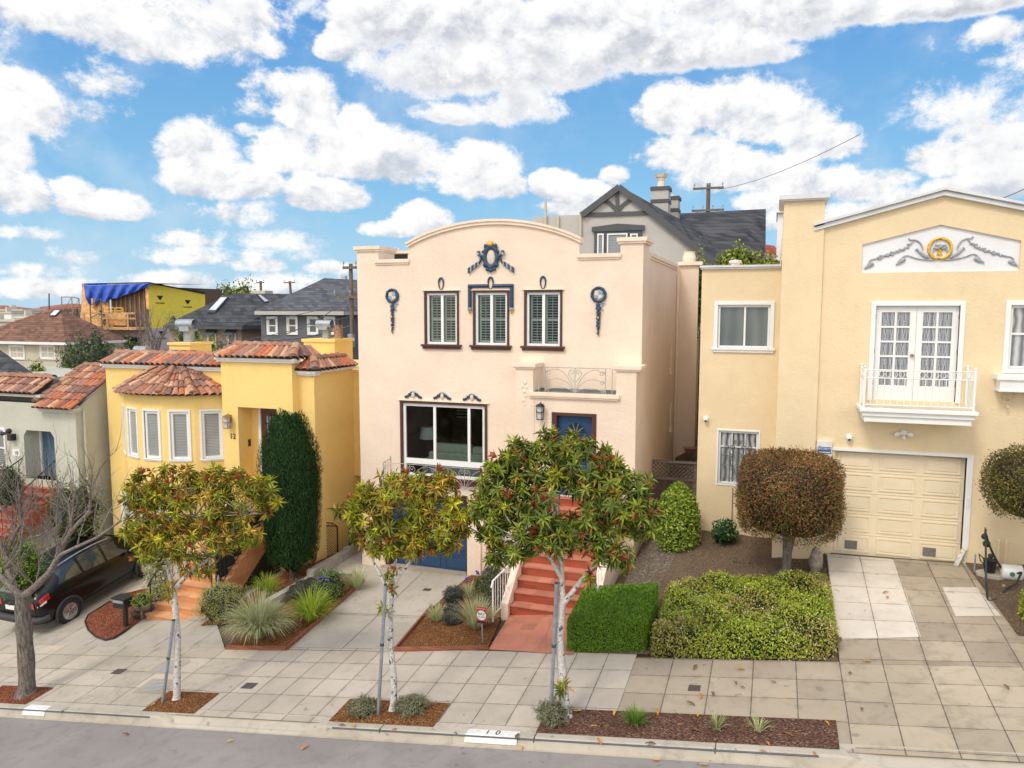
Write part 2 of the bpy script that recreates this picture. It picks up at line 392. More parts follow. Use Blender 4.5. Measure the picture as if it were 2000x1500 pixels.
def concrete(name, base, px=.6, x0=0, ys=(0, .6), dark=.35, slabvar=.09, light=None, jw=.011, warm=(.36, .30, .22), grime=.5, seams=True):
    m, N, b = new_mat(name); p = pos(N); s = N.n('ShaderNodeSeparateXYZ', Vector=p); x, y, z = s.outputs
    n1 = N.noise(p, .55, 5, .6); n2 = N.noise(p, 3.2, 6, .65, .6); n3 = N.noise(p, 45, 3)
    col = N.mix(N.ss(n1, .3, .7), tuple(c*.88 for c in base), tuple(c*1.08 for c in base))
    col = N.mix(N.m('MULTIPLY', N.ss(n2, .46, .68), grime), col, tuple(base[i]*.55+warm[i]*.2 for i in range(3)))
    if seams:
        u = N.m('MULTIPLY', N.m('SUBTRACT', x, x0), 1/px); v = N.m('MULTIPLY', N.m('SUBTRACT', y, ys[0]), 1/ys[1])
        iu, iv = N.m('FLOOR', u), N.m('FLOOR', v)
        wn = N.n('ShaderNodeTexWhiteNoise', _noise_dimensions='2D', Vector=N.n('ShaderNodeCombineXYZ', X=iu, Y=iv).outputs[0]).outputs[0]
        k = N.mr(wn, 0, 1, 1-slabvar, 1+slabvar)
        du = N.m('MULTIPLY', N.m('ABSOLUTE', N.m('SUBTRACT', N.m('SUBTRACT', u, iu), .5)), px)
        dv = N.m('MULTIPLY', N.m('ABSOLUTE', N.m('SUBTRACT', N.m('SUBTRACT', v, iv), .5)), ys[1])
        wob = N.m('MULTIPLY', N.m('SUBTRACT', N.noise(p, 9, 2), .5), .012)
        ju = N.ss(N.m('ADD', du, wob), px/2-jw, px/2-jw*.3); jv = N.ss(N.m('ADD', dv, wob), ys[1]/2-jw*.8, ys[1]/2-jw*.2)
        j = N.m('MAXIMUM', ju, jv)
        # grime gathered along the joints
        ge = N.m('MULTIPLY', N.m('MAXIMUM', N.ss(du, px/2-.09, px/2), N.ss(dv, ys[1]/2-.09, ys[1]/2)), N.ss(n2, .38, .7))
        col = N.mix(1.0, col, N.n('ShaderNodeCombineXYZ', X=k, Y=k, Z=k).outputs[0], 'MULTIPLY')
        col = N.mix(N.m('MULTIPLY', ge, .28), col, tuple(c*.45 for c in base))
        col = N.mix(N.m('MULTIPLY', j, .85), col, (.085, .075, .06))
        bump(N, b, N.m('ADD', N.m('MULTIPLY', j, -1.5), N.m('MULTIPLY', n3, .35)), .5, .012)
    else: bump(N, b, n3, .3, .01)
    col = N.mix(N.m('MULTIPLY', N.ss(n3, .55, .8), .22), col, tuple(c*.6 for c in base))
    sp = N.ss(N.noise(p, 6.5, 3, .5), .68, .72)
    col = N.mix(N.m('MULTIPLY', sp, .45), col, (.13, .12, .11))
    link(N, col, b.inputs['Base Color']); b.inputs['Roughness'].default_value = .9; b.inputs['Specular IOR Level'].default_value = .2
    return m
def mulch(name, a, c, d, scale=26):
    m, N, b = new_mat(name); p = pos(N)
    mp = N.n('ShaderNodeMapping', Vector=p); mp.inputs['Rotation'].default_value = (0, 0, .5); mp.inputs['Scale'].default_value = (1, 1.8, 1)
    v = N.n('ShaderNodeTexVoronoi', Scale=scale, Randomness=1.0, Vector=mp.outputs[0])
    sp = N.n('ShaderNodeSeparateColor', Color=v.outputs['Color'])
    col = N.mix(sp.outputs[0], a, c); col = N.mix(N.ss(sp.outputs[1], .72, .98), col, d)
    col = N.mix(N.m('MULTIPLY', N.ss(v.outputs['Distance'], .35, .7), .75), col, tuple(q*.2 for q in a))
    col = N.mix(N.m('MULTIPLY', N.ss(N.noise(p, 1.6, 4), .42, .7), .4), col, tuple(q*.55 for q in a))
    link(N, col, b.inputs['Base Color']); b.inputs['Roughness'].default_value = .95; b.inputs['Specular IOR Level'].default_value = .15
    bump(N, b, N.m('ADD', N.m('MULTIPLY', v.outputs['Distance'], -1.2), N.noise(p, 60, 2)), .9, .03)
    return m
def wood(name, c, axis=0, var=.4):
    m, N, b = new_mat(name); p = pos(N)
    mp = N.n('ShaderNodeMapping', Vector=p); sc = [22, 22, 22]; sc[axis] = 1.5; mp.inputs['Scale'].default_value = sc
    n = N.noise(mp.outputs[0], 1.0, 5, .6)
    col = N.mix(N.ss(n, .3, .7), tuple(x*(1-var) for x in c), tuple(min(1, x*(1+var*.6)) for x in c))
    link(N, col, b.inputs['Base Color']); b.inputs['Roughness'].default_value = .85; bump(N, b, n, .3, .01); return m
def bark(name, a, c, spots=None, zs=.3):
    m, N, b = new_mat(name); p = pos(N)
    mp = N.n('ShaderNodeMapping', Vector=p); mp.inputs['Scale'].default_value = (1, 1, zs)
    n = N.noise(mp.outputs[0], 26, 5, .65, .8)
    col = N.mix(N.ss(n, .32, .68), a, c)
    if spots:
        s = N.ss(N.noise(p, 11, 3, .6), .57, .63); col = N.mix(s, col, spots)
    link(N, col, b.inputs['Base Color']); b.inputs['Roughness'].default_value = .9; b.inputs['Specular IOR Level'].default_value = .15
    bump(N, b, n, .8, .03); return m

M = {}
M['peach'] = stucco('peach_stucco', (.86, .71, .57), (.66, .54, .42), .34)
M['peach_trim'] = plain('peach_trim', (.84, .69, .55), .75, bs=.15, bscale=25)
M['yellow'] = stucco('yellow_stucco', (.92, .665, .25), (.70, .47, .15), .34)
M['cream'] = stucco('cream_stucco', (.81, .655, .425), (.56, .46, .30), .38, .5)
M['sage'] = stucco('sage_stucco', (.56, .56, .47), (.35, .34, .27), .3, .7)
M['white'] = plain('white_paint', (.82, .82, .80), .55, var=.03, bs=.05)
M['white_metal'] = plain('white_enamel', (.84, .84, .82), .35, var=.03)
M['vinyl'] = plain('white_vinyl', (.86, .86, .85), .4, var=.02)
M['brown'] = plain('brown_paint', (.085, .03, .022), .5, var=.1)
M['navy'] = plain('navy_plaster', (.03, .07, .13), .55, var=.3, vs=25, bs=.4, bscale=40)
M['paleblue'] = plain('pale_blue_plaster', (.28, .38, .50), .6, var=.2, vs=20)
M['silver'] = plain('silver_plaster', (.34, .36, .39), .5, var=.25, vs=30, bs=.3)
M['gold'] = plain('gold_paint', (.72, .42, .04), .4, .3, var=.3, vs=30, bs=.3)
M['door_blue'] = plain('door_blue_paint', (.018, .065, .16), .4, var=.08)
M['garage_blue'] = plain('garage_blue_paint', (.02, .06, .135), .45, var=.1)
M['garage_cream'] = plain('garage_cream_paint', (.82, .70, .50), .5, var=.03)
M['black'] = plain('black_iron', (.015, .015, .017), .45)
M['iron_white'] = plain('pale_iron', (.42, .41, .39), .5)
M['galv'] = plain('galvanised_steel', (.36, .40, .44), .45, .6, var=.15, vs=8)
M['rust'] = plain('rusty_steel', (.35, .22, .14), .7, .3, var=.4, vs=12)
M['pane_dark'] = glass('dark_pane')
M['pane_blind'] = glass('pane_with_blind', (.06, .065, .065), blind=.8, bcol=(.52, .55, .53), period=.045)
M['pane_grey'] = glass('pane_with_screen', (.05, .06, .06), blind=.45, bcol=(.25, .28, .27), period=.3, axis=0)
M['pane_lace'] = glass('pane_with_lace', (.08, .09, .10), blind=.9, bcol=(.55, .57, .58), period=.14, axis=0, amp=.5)
M['pane_far'] = glass('far_pane', (.05, .06, .07), blind=.7, bcol=(.45, .47, .47), period=.07)
M['clear'] = clear_glass('clear_pane')
M['shutter'] = plain('shutter_paint', (.50, .56, .46), .5)
M['sofa'] = plain('sofa_cloth', (.27, .33, .27), .9, bs=.3)
M['lampshade'] = plain('lampshade_cloth', (.62, .72, .74), .8)
M['room'] = plain('room_wall', (.10, .09, .075), .9)
M['dark'] = plain('dark_void', (.02, .02, .02), .9)
M['tile_t'] = vcol('clay_tile', .85, .35, 30, .35)
M['mortar'] = plain('mortar', (.40, .22, .15), .95, var=.3, vs=6, bs=.5)
M['leaf'] = leafy('leaf'); M['needle'] = leafy('needle', .6, .05, .2)
M['grassy'] = leafy('grass_blade', .55, .4, .3)
M['twig'] = bark('twig_bark', (.10, .07, .05), (.2, .16, .12))
M['palebark'] = bark('pale_bark', (.50, .47, .43), (.82, .79, .74), (.12, .10, .09), 1.6)
M['greybark'] = bark('grey_bark', (.09, .075, .065), (.26, .225, .20), None, .25)
M['branchbark'] = bark('branch_bark', (.13, .105, .09), (.30, .26, .23), None, .6)
M['terracotta'] = None
def tiles(name, c, grout, sx, sy, x0=0, y0=0, gw=.008, ris=None, var=.18):
    m, N, b = new_mat(name); p = pos(N); s = N.n('ShaderNodeSeparateXYZ', Vector=p); x, y, z = s.outputs
    u = N.m('MULTIPLY', N.m('SUBTRACT', x, x0), 1/sx); v = N.m('MULTIPLY', N.m('SUBTRACT', y, y0), 1/sy)
    iu, iv = N.m('FLOOR', u), N.m('FLOOR', v)
    wn = N.n('ShaderNodeTexWhiteNoise', _noise_dimensions='3D', Vector=N.n('ShaderNodeCombineXYZ', X=iu, Y=iv, Z=N.m('FLOOR', N.m('MULTIPLY', z, 5))).outputs[0]).outputs[0]
    du = N.m('MULTIPLY', N.m('ABSOLUTE', N.m('SUBTRACT', N.m('SUBTRACT', u, iu), .5)), sx)
    dv = N.m('MULTIPLY', N.m('ABSOLUTE', N.m('SUBTRACT', N.m('SUBTRACT', v, iv), .5)), sy)
    nz = N.n('ShaderNodeSeparateXYZ', Vector=N.n('ShaderNodeNewGeometry').outputs['True Normal']).outputs[2]
    j = N.m('MAXIMUM', N.ss(du, sx/2-gw, sx/2-gw*.4), N.m('MULTIPLY', N.ss(dv, sy/2-gw, sy/2-gw*.4), N.ss(nz, .5, .8)))
    k = N.m('MULTIPLY', N.mr(wn, 0, 1, 1-var, 1+var), N.mr(N.noise(p, 2.5, 4), .25, .75, .85, 1.12))
    col = N.mix(1.0, c, N.n('ShaderNodeCombineXYZ', X=k, Y=k, Z=k).outputs[0], 'MULTIPLY')
    col = N.mix(N.m('MULTIPLY', N.ss(N.noise(p, 1.3, 5, .65), .5, .75), .3), col, tuple(min(1, q*1.25+.08) for q in c))
    col = N.mix(N.m('MULTIPLY', j, .8), col, grout)
    link(N, col, b.inputs['Base Color']); b.inputs['Roughness'].default_value = .6; bump(N, b, N.m('MULTIPLY', j, -1.0), .4, .008)
    return m
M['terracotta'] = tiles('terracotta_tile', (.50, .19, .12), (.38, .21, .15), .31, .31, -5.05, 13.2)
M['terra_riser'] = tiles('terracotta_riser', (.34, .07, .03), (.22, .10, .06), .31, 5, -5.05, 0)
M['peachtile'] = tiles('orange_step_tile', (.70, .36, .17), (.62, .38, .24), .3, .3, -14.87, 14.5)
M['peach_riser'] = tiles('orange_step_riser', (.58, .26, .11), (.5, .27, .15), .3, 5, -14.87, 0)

def curtain():
    m, N, b = new_mat('patterned_curtain'); p = pos(N); s = N.n('ShaderNodeSeparateXYZ', Vector=p); x, y, z = s.outputs
    fold = N.m('SINE', N.m('MULTIPLY', N.m('ADD', x, N.m('MULTIPLY', N.noise(p, 2, 2), .1)), 2*PI/.085))
    w1 = N.m('ADD', x, N.m('MULTIPLY', N.m('SINE', N.m('MULTIPLY', z, 2*PI/.52)), .022)); w2 = N.m('SUBTRACT', x, N.m('MULTIPLY', N.m('SINE', N.m('MULTIPLY', z, 2*PI/.52)), .022))
    l = None
    for w in (w1, w2):
        f = N.m('ABSOLUTE', N.m('SUBTRACT', N.m('FRACT', N.m('MULTIPLY', w, 1/.11)), .5)); k = N.m('SUBTRACT', 1.0, N.ss(f, .02, .09)); l = k if l is None else N.m('MAXIMUM', l, k)
    c = N.mix(N.mr(fold, -1, 1, 0, 1), (.10, .11, .13), (.24, .26, .29)); c = N.mix(N.m('MULTIPLY', l, .6), c, (.55, .58, .62))
    link(N, c, b.inputs['Base Color']); b.inputs['Roughness'].default_value = .05; b.inputs['Coat Weight'].default_value = .5; return m
M['curtain'] = curtain()
M['brass'] = plain('dull_brass', (.30, .20, .09), .45, .5)
# ------------------------------------------------------------------ building parts
I4 = Matrix.Identity(4)
def FY(y, x=0, z=0): return Matrix.Translation((x, y, z))      # facade facing -Y: local x = world x, local y inward
def wallgrid(mb, F, u0, u1, v0, v1, holes, rev=.14, thick=0):
    us = sorted({u0, u1, *[h[0] for h in holes], *[h[1] for h in holes]}); us = [u for u in us if u0 <= u <= u1]
    vs = sorted({v0, v1, *[h[2] for h in holes], *[h[3] for h in holes]}); vs = [v for v in vs if v0 <= v <= v1]
    mb.M = F
    for a, b in zip(us, us[1:]):
        for c, d in zip(vs, vs[1:]):
            mu, mv = (a+b)/2, (c+d)/2
            if any(h[0] < mu < h[1] and h[2] < mv < h[3] for h in holes): continue
            mb.poly([(a, 0, c), (b, 0, c), (b, 0, d), (a, 0, d)])
    for h in holes:
        a, b, c, d = h[:4]; r = h[4] if len(h) > 4 else rev
        mb.poly([(a, 0, c), (a, 0, d), (a, r, d), (a, r, c)]); mb.poly([(b, 0, c), (b, r, c), (b, r, d), (b, 0, d)])
        mb.poly([(a, 0, d), (b, 0, d), (b, r, d), (a, r, d)]); mb.poly([(a, 0, c), (a, r, c), (b, r, c), (b, 0, c)])
    mb.M = None
def bars(mb, u0, u1, v0, v1, y0, y1, w):
    mb.box(u0, u0+w, y0, y1, v0, v1); mb.box(u1-w, u1, y0, y1, v0, v1)
    mb.box(u0+w, u1-w, y0, y1, v0, v0+w); mb.box(u0+w, u1-w, y0, y1, v1-w, v1)
def window(parent, F, u0, u1, v0, v1, mat='vinyl', fw=.055, inset=.05, mull=(), trans=(), glassm='pane_blind', mw=.04, casing=None, sill=None, shutters=None, label=None):
    """u0..v1 is the opening; mull/trans positions as fractions; casing=(width, material, proud); sill=(extra, height, proud, material)"""
    mb = MB(); mb.M = F; y0, y1 = inset, inset+.06
    bars(mb, u0, u1, v0, v1, y0, y1, fw)
    for k in mull:
        c = lerp(u0, u1, k); mb.box(c-mw/2, c+mw/2, y0+.004, y1-.002, v0+fw, v1-fw)
    for k in trans:
        c = lerp(v0, v1, k); mb.box(u0+fw, u1-fw, y0+.008, y1-.004, c-mw/2, c+mw/2)
    w = mb.build('window', M[mat], parent, label)
    mb = MB(); mb.M = F; mb.poly([(u0+.01, y1-.015, v0+.01), (u1-.01, y1-.015, v0+.01), (u1-.01, y1-.015, v1-.01), (u0+.01, y1-.015, v1-.01)])
    mb.build('pane', M[glassm], w, fixn=False)
    if casing:
        cw, cm, pr = casing; mb = MB(); mb.M = F
        mb.box(u0-cw, u0, -pr, inset+.02, v0-(0 if sill else cw), v1+cw); mb.box(u1, u1+cw, -pr, inset+.02, v0-(0 if sill else cw), v1+cw)
        mb.box(u0, u1, -pr, inset+.02, v1, v1+cw)
        if not sill: mb.box(u0, u1, -pr, inset+.02, v0-cw, v0)
        mb.build('casing', M[cm], w, bevel=.006)
    if sill:
        ex, sh, pr, sm = sill; mb = MB(); mb.M = F
        mb.box(u0-ex, u1+ex, -pr, inset+.03, v0-sh*.45, v0); mb.box(u0-ex+.03, u1+ex-.03, -pr*.6, inset+.02, v0-sh, v0-sh*.45)
        mb.build('sill', M[sm], w, bevel=.006)
    if shutters:
        mb = MB(); mb.M = F; ys = y1+.05
        for (a, b) in shutters:
            A, B = lerp(u0, u1, a)+.03, lerp(u0, u1, b)-.02
            lo, hi = v0+fw+.01, v1-fw-.01; mid = (lo+hi)/2-.02; st = .045
            bars(mb, A, B, lo, hi, ys, ys+.025, st); mb.box(A+st, B-st, ys, ys+.025, mid-.03, mid+.03)
            mb.box((A+B)/2-.006, (A+B)/2+.006, ys-.016, ys-.006, lo+st, hi-st)
            z = lo+st+.035
            while z < hi-st:
                if abs(z-mid) > .045:
                    mb.add([(A+st, ys-.012, z-.004), (B-st, ys-.012, z-.004), (B-st, ys+.03, z+.004), (A+st, ys+.03, z+.004),
                            (A+st, ys-.012, z+.004), (B-st, ys-.012, z+.004), (B-st, ys+.03, z+.013), (A+st, ys+.03, z+.013)], [(0, 1, 5, 4), (4, 5, 6, 7), (3, 2, 1, 0), (0, 4, 7, 3), (1, 2, 6, 5)])
                z += .068
        mb.build('shutters', M['shutter'], w)
        mb = MB(); mb.M = F; mb.box(u0, u1, ys+.3, ys+.32, v0, v1); mb.build('dark_room_sheet', M['dark'], w)  # black sheet behind the slats, painting in the darkness of the room
    return w
TILEC = [(.42, .17, .10), (.46, .21, .125), (.34, .145, .10), (.27, .135, .105), (.52, .30, .18), (.40, .20, .14), (.56, .35, .21), (.22, .13, .11), (.50, .17, .08), (.36, .19, .14), (.30, .18, .15)]
def tile_roof(mb, A, B, C, D, spacing=.2, tlen=.36, seed=1, ridge=True, rr=.105, tone=1.0):
    """clay barrel tiles over the face A-B (eave) to D-C (top)"""
    r_ = random.Random(seed); A, B, C, D = map(Vector, (A, B, C, D))
    n = max(2, round((B-A).length/spacing)); L = ((D-A).length+(C-B).length)/2; k = max(1, round(L/tlen))
    nrm = (B-A).cross(D-A).normalized()
    if nrm.z < 0: nrm = -nrm
    mb.smooth = True
    # pans
    mb.col = (.16, .075, .05); mb.smooth = False; mb.add([A+nrm*-.01, B+nrm*-.01, C+nrm*-.01, D+nrm*-.01], [(0, 1, 2, 3)]); mb.smooth = True
    for i in range(n):
        f = (i+.5)/n; a = A.lerp(B, f); d = D.lerp(C, f); sd = (d-a); ac = (B-A).normalized()
        wtop = (C-D).length/n; wbot = (B-A).length/n
        sdn = sd.normalized(); side = sdn.cross(nrm).normalized()
        off0 = r_.uniform(-.02, .02)
        for j in range(k):
            t0, t1 = j/k - (.02 if j else .05), (j+1)/k+.04
            w0, w1 = lerp(wbot, wtop, max(0, t0))*.52, lerp(wbot, wtop, min(1, t1))*.42
            if w0 < .025: continue
            p0, p1 = a+sd*t0+sdn*off0*(j > 0)+nrm*.035, a+sd*min(1.01, t1)+nrm*.004
            sh = side*r_.uniform(-.008, .008); c = r_.choice(TILEC); q = r_.uniform(.85, 1.15)*tone; mb.col = tuple(x*q for x in c)
            rows = []
            for pp, ww in ((p0, w0), (p1, w1)):
                rows.append([pp+sh+side*(math.cos(PI*m/6)*ww)+nrm*(math.sin(PI*m/6)*ww*.8) for m in range(7)])
            mb.grid(rows)
            if True:       # the open butt end
                mb.smooth = False; cc = mb.col; mb.col = tuple(x*.55 for x in cc)
                inner = [p0+sh+side*(math.cos(PI*m/6)*w0*.8)+nrm*(math.sin(PI*m/6)*w0*.62) for m in range(7)]
                mb.grid([rows[0], inner]); mb.col = (.03, .02, .015) if j == 0 else cc; mb.add(inner, [tuple(range(7))]); mb.smooth = True
    mb.col = None; mb.smooth = False
def ridge_tiles(mb, a, b, r=.11, seg=.36, seed=3):
    r_ = random.Random(seed); a, b = Vector(a), Vector(b); n = max(1, round((b-a).length/seg)); d = (b-a).normalized()
    side = d.cross(Vector((0, 0, 1))).normalized(); up = side.cross(d).normalized()
    for i in range(n):
        p0, p1 = a.lerp(b, i/n)-d*.02+up*.03, a.lerp(b, (i+1)/n)+d*.03
        c = r_.choice(TILEC); q = r_.uniform(.8, 1.1); mb.col = tuple(.6*x*q+.4*y for x, y in zip(c, (.36, .22, .15))); mb.smooth = True
        rows = [[pp+side*math.cos(PI*m/6)*w+up*math.sin(PI*m/6)*w*.85 for m in range(7)] for pp, w in ((p0, r), (p1, r*.85))]
        mb.grid(rows); mb.smooth = False; mb.add(rows[0], [tuple(range(7))])
    mb.col = None
def spiral(c, ux, uz, r0, turns=1.25, a0=0.0, sgn=1, n=16):
    c = Vector(c); return [c+ux*(math.cos(a0+sgn*2*PI*turns*t)*r0*(1-.8*t))+uz*(math.sin(a0+sgn*2*PI*turns*t)*r0*(1-.8*t)) for t in [i/n for i in range(n+1)]]
def qb(p0, p1, p2, n=8):
    p0, p1, p2 = map(Vector, (p0, p1, p2)); return [p0*(1-t)**2+p1*2*t*(1-t)+p2*t*t for t in [i/n for i in range(n+1)]]
def scrollrail(mb, x0, x1, z0, z1, y, r=.008):
    """fan-and-scroll wrought iron panel"""
    ux, uz = Vector((1, 0, 0)), Vector((0, 0, 1)); cx = (x0+x1)/2; h = z1-z0; w = x1-x0
    V = lambda x, z: Vector((x, y, z))
    for x in (x0, x1, cx): mb.tube([V(x, z0), V(x, z1)], r*1.1, 5)
    mb.tube([V(x0, z1), V(x1, z1)], r*1.1, 5)
    for s in (-1, 1):
        ex = cx+s*w/2
        for k, (zz, rr) in enumerate(((.78, .09), (.42, .08), (.08, .07))):
            R = h*rr*1.35; c = V(ex-s*R*1.1, z0+h*zz)
            mb.tube(qb(V(cx, z0), V(lerp(cx, ex, .35), z0+h*(zz*1.35+.25)), c+ux*(s*R)+uz*0, 10)+spiral(c, ux*s, uz, R, 1.2, 0, 1)[1:], r*.8, 4)
        c = V(cx+s*h*.13, z1-h*.18); mb.tube(qb(V(cx+s*.03, z0+h*.45), V(cx+s*h*.34, z0+h*.75), c+ux*s*h*.12, 8)+spiral(c, ux*s, uz, h*.12, 1.2, 0, 1)[1:], r*.8, 4)
def boxtrim(mb, x0, x1, y0, y1, z0, z1, lip=.35):
    """two-step cornice: upper member proud of the lower"""
    h = z1-z0; mb.box(x0, x1, y0, y1, z0+h*lip, z1); mb.box(x0+.03, x1-.03, y0+.03, y1-.03, z0, z0+h*lip)
def text_obj(body, size, loc, mat, parent, ext=.003, name='lettering', rot=(PI/2, 0, 0), sp=1.0, align='CENTER'):
    cu = bpy.data.curves.new(name, 'FONT'); cu.body = body; cu.size = size; cu.extrude = ext; cu.align_x = align; cu.space_character = sp
    tmp = bpy.data.objects.new('tmp', cu); COL.objects.link(tmp); bpy.context.view_layer.update()
    me = bpy.data.meshes.new_from_object(tmp.evaluated_get(bpy.context.evaluated_depsgraph_get())); bpy.data.objects.remove(tmp)
    o = bpy.data.objects.new(name, me); COL.objects.link(o); me.materials.clear(); me.materials.append(mat); o.location = loc; o.rotation_euler = rot
    attach(o, parent); return o
# ------------------------------------------------------------------ ground, road, pavement
M['asphalt'] = concrete('asphalt', (.30, .275, .26), seams=False, grime=.45, warm=(.2, .17, .15))
M['walk_new'] = concrete('pavement_concrete', (.475, .42, .35), .587, -9.14, (12.0-.6*3+.01, .6), grime=.25)
M['walk_old'] = concrete('old_pavement_concrete', (.49, .435, .35), .95, -11.2, (12.0-.6*3, .62), slabvar=.12, grime=.5)
M['walk_brown'] = concrete('brown_pavement_concrete', (.385, .325, .245), .67, -2.165, (10.74+.02, .567), slabvar=.13, grime=.4)
M['walk_drive'] = concrete('driveway_pavement_concrete', (.44, .375, .28), .637, 1.185, (10.72+.01, .567), slabvar=.12, grime=.65)
M['drive_old'] = concrete('stained_driveway_concrete', (.375, .315, .24), .637, 1.185, (13.75, .62), slabvar=.15, grime=.7)
M['drive_light'] = concrete('pale_driveway_concrete', (.64, .58, .50), .64, 1.2, (13.75, .62), slabvar=.05, grime=.25, jw=.008)
M['drive_main'] = concrete('driveway_concrete', (.45, .41, .35), 60, -60, (14.95, 60), grime=.35, slabvar=0)
M['drive_left'] = concrete('left_driveway_concrete', (.45, .41, .345), 1.05, -19.6, (13.1, 1.4), grime=.45)
M['kerb'] = concrete('kerb_concrete', (.49, .445, .37), seams=False, grime=.7)
M['mulch_red'] = mulch('red_bark_mulch', (.27, .075, .035), (.42, .14, .075), (.5, .26, .17))
M['mulch_brown'] = mulch('brown_bark_mulch', (.26, .095, .03), (.40, .18, .07), (.55, .34, .17), 34)
M['mulch_dark'] = mulch('dark_bark_mulch', (.17, .085, .06), (.27, .145, .10), (.42, .27, .19), 30)
M['dirt'] = mulch('dry_dirt', (.24, .165, .11), (.34, .245, .165), (.45, .35, .25), 45)
M['gravel'] = mulch('gravel', (.22, .17, .13), (.32, .27, .21), (.46, .42, .36), 24)
M['far_land'] = plain('far_land', (.10, .12, .08), .95, var=.4, vs=.02)
M['sea'] = plain('sea_water', (.12, .22, .30), .25, var=.05, vs=.001)

def gridsheet(name, x0, x1, y0, y1, fn, off, mat, nx=None, ny=None, kind='structure', rough=0):
    nx = nx or max(2, int(abs(x1-x0)/.5)); ny = ny or max(2, int(abs(y1-y0)/.5))
    mb = MB(); rows = []
    for j in range(ny+1):
        y = lerp(y0, y1, j/ny)
        rows.append([(lerp(x0, x1, i/nx), y, fn(lerp(x0, x1, i/nx), y)+off+rough*random.uniform(-1, 1)) for i in range(nx+1)])
    mb.smooth = True; mb.grid(rows); o = mb.build(name, mat, fixn=False); o['kind'] = kind; return o
def patch(name, left, right, fn, off, mat, n=24, m=10, kind='structure', rough=0.0, dome=0.0):
    """sheet between two polylines of (x, y)"""
    def along(pl, t):
        k = t*(len(pl)-1); i = min(int(k), len(pl)-2); f = k-i
        return (lerp(pl[i][0], pl[i+1][0], f), lerp(pl[i][1], pl[i+1][1], f))
    mb = MB(); rows = []
    for j in range(n+1):
        a, b = along(left, j/n), along(right, j/n); row = []
        for i in range(m+1):
            x, y = lerp(a[0], b[0], i/m), lerp(a[1], b[1], i/m)
            e = math.sin(PI*i/m)*math.sin(PI*j/n)
            row.append((x, y, fn(x, y)+off+rough*random.uniform(-1, 1)*(e > .01)+dome*min(1, e*3)))
        rows.append(row)
    mb.smooth = True; mb.grid(rows); o = mb.build(name, mat, fixn=False); o['kind'] = kind; return o
def ground_z(x, y):
    if y < 10.5: z = road(max(-60, min(60, x)), y)
    else: z = H(x, y) if y <= 20 else back(x, y)
    d = math.hypot(x, y)
    if d > 75:
        t = min(1, (d-75)/900); z = lerp(z, -60, t**.6)
    return z-.05-(.25 if 9.8 < y < 11.2 and d < 80 else 0)
def axis_pts(segs):
    out = []
    for a, b, n in segs: out += [lerp(a, b, i/n) for i in range(n)]
    return out+[segs[-1][1]]
gx = axis_pts([(-30000, -3000, 3), (-3000, -300, 6), (-300, -60, 12), (-60, -24, 24), (-24, 9, 110), (9, 60, 25), (60, 300, 8), (300, 3000, 4), (3000, 30000, 3)])
gy = axis_pts([(-400, -20, 4), (-20, 6, 8), (6, 21, 60), (21, 60, 40), (60, 300, 12), (300, 3000, 8), (3000, 40000, 5)])
mb = MB(); mb.smooth = True
mb.grid([[(x, y, ground_z(x, y)) for x in gx] for y in gy])
struct(mb.build('ground', M['dirt'], fixn=False))
struct(MB().poly([(-40000, 1500, -58), (40000, 1500, -58), (40000, 45000, -58), (-40000, 45000, -58)]).build('water', M['sea'], fixn=False))
gridsheet('road', -60, 60, -1.5, 10.46, lambda x, y: road(x, y), 0, M['asphalt'], 60, 16)
# pavement in four pours
gridsheet('pavement', -60, -10.30, 10.62, YB, walk, 0, M['walk_old'])
gridsheet('pavement', -10.30, -2.165, 10.62, 13.22, walk, .0, M['walk_new'])
gridsheet('pavement', -2.165, 1.185, 10.62, 13.05, walk, 0, M['walk_brown'])
gridsheet('pavement', 1.185, 60, 10.62, 13.02, walk, 0, M['walk_drive'])
gridsheet('driveway', 1.185, 4.4, 13.02, 17.0, H, 0, M['drive_old'], 10, 14)
patch('driveway', [(1.205, 13.70), (1.205, 17.0)], [(2.50, 13.86), (2.49, 16.95)], H, .006, M['drive_light'], 12, 6)
patch('driveway', [(3.16, 14.62), (3.16, 15.78)], [(3.86, 14.70), (3.74, 15.86)], H, .006, M['drive_light'], 6, 4)
patch('driveway', [(-9.62, 13.1), (-9.95, 16.9), (-10.67, 17.6), (-10.67, 18.05)], [(-7.07, 13.1), (-7.40, 15.4), (-7.42, 16.5), (-7.42, 18.05)], H, 0, M['drive_main'], 24, 10)
patch('driveway', [(-11.3, 17.3), (-11.3, 21)], [(-10.6, 17.3), (-10.6, 21)], H, .004, M['drive_main'], 8, 3)
patch('driveway', [(-21.2, 13.1), (-20.8, 19.0)], [(-11.25, 13.1), (-12.6, 14.4), (-12.6, 19)], H, -.012, M['drive_left'], 14, 16)
# seams of the main driveway
def seam(name, a, b, w=.014, mat='dark'):
    a, b = Vector((*a, 0)), Vector((*b, 0)); d = (b-a).normalized(); s = Vector((-d.y, d.x, 0))*w/2; mb = MB(); n = 12
    mb.grid([[(p.x+q.x, p.y+q.y, H(p.x, p.y)+.004) for q in (-s, s)] for p in [a.lerp(b, i/n) for i in range(n+1)]])
    return struct(mb.build(name, M['joint'], fixn=False))
M['joint'] = plain('joint_grime', (.12, .10, .085), .95, var=.2)
seam('driveway_joint', (-8.32, 13.1), (-8.75, 18))
seam('driveway_joint', (-9.85, 15.0), (-7.38, 15.05))
seam('driveway_joint', (-9.62, 13.11), (-7.07, 13.11), .02)
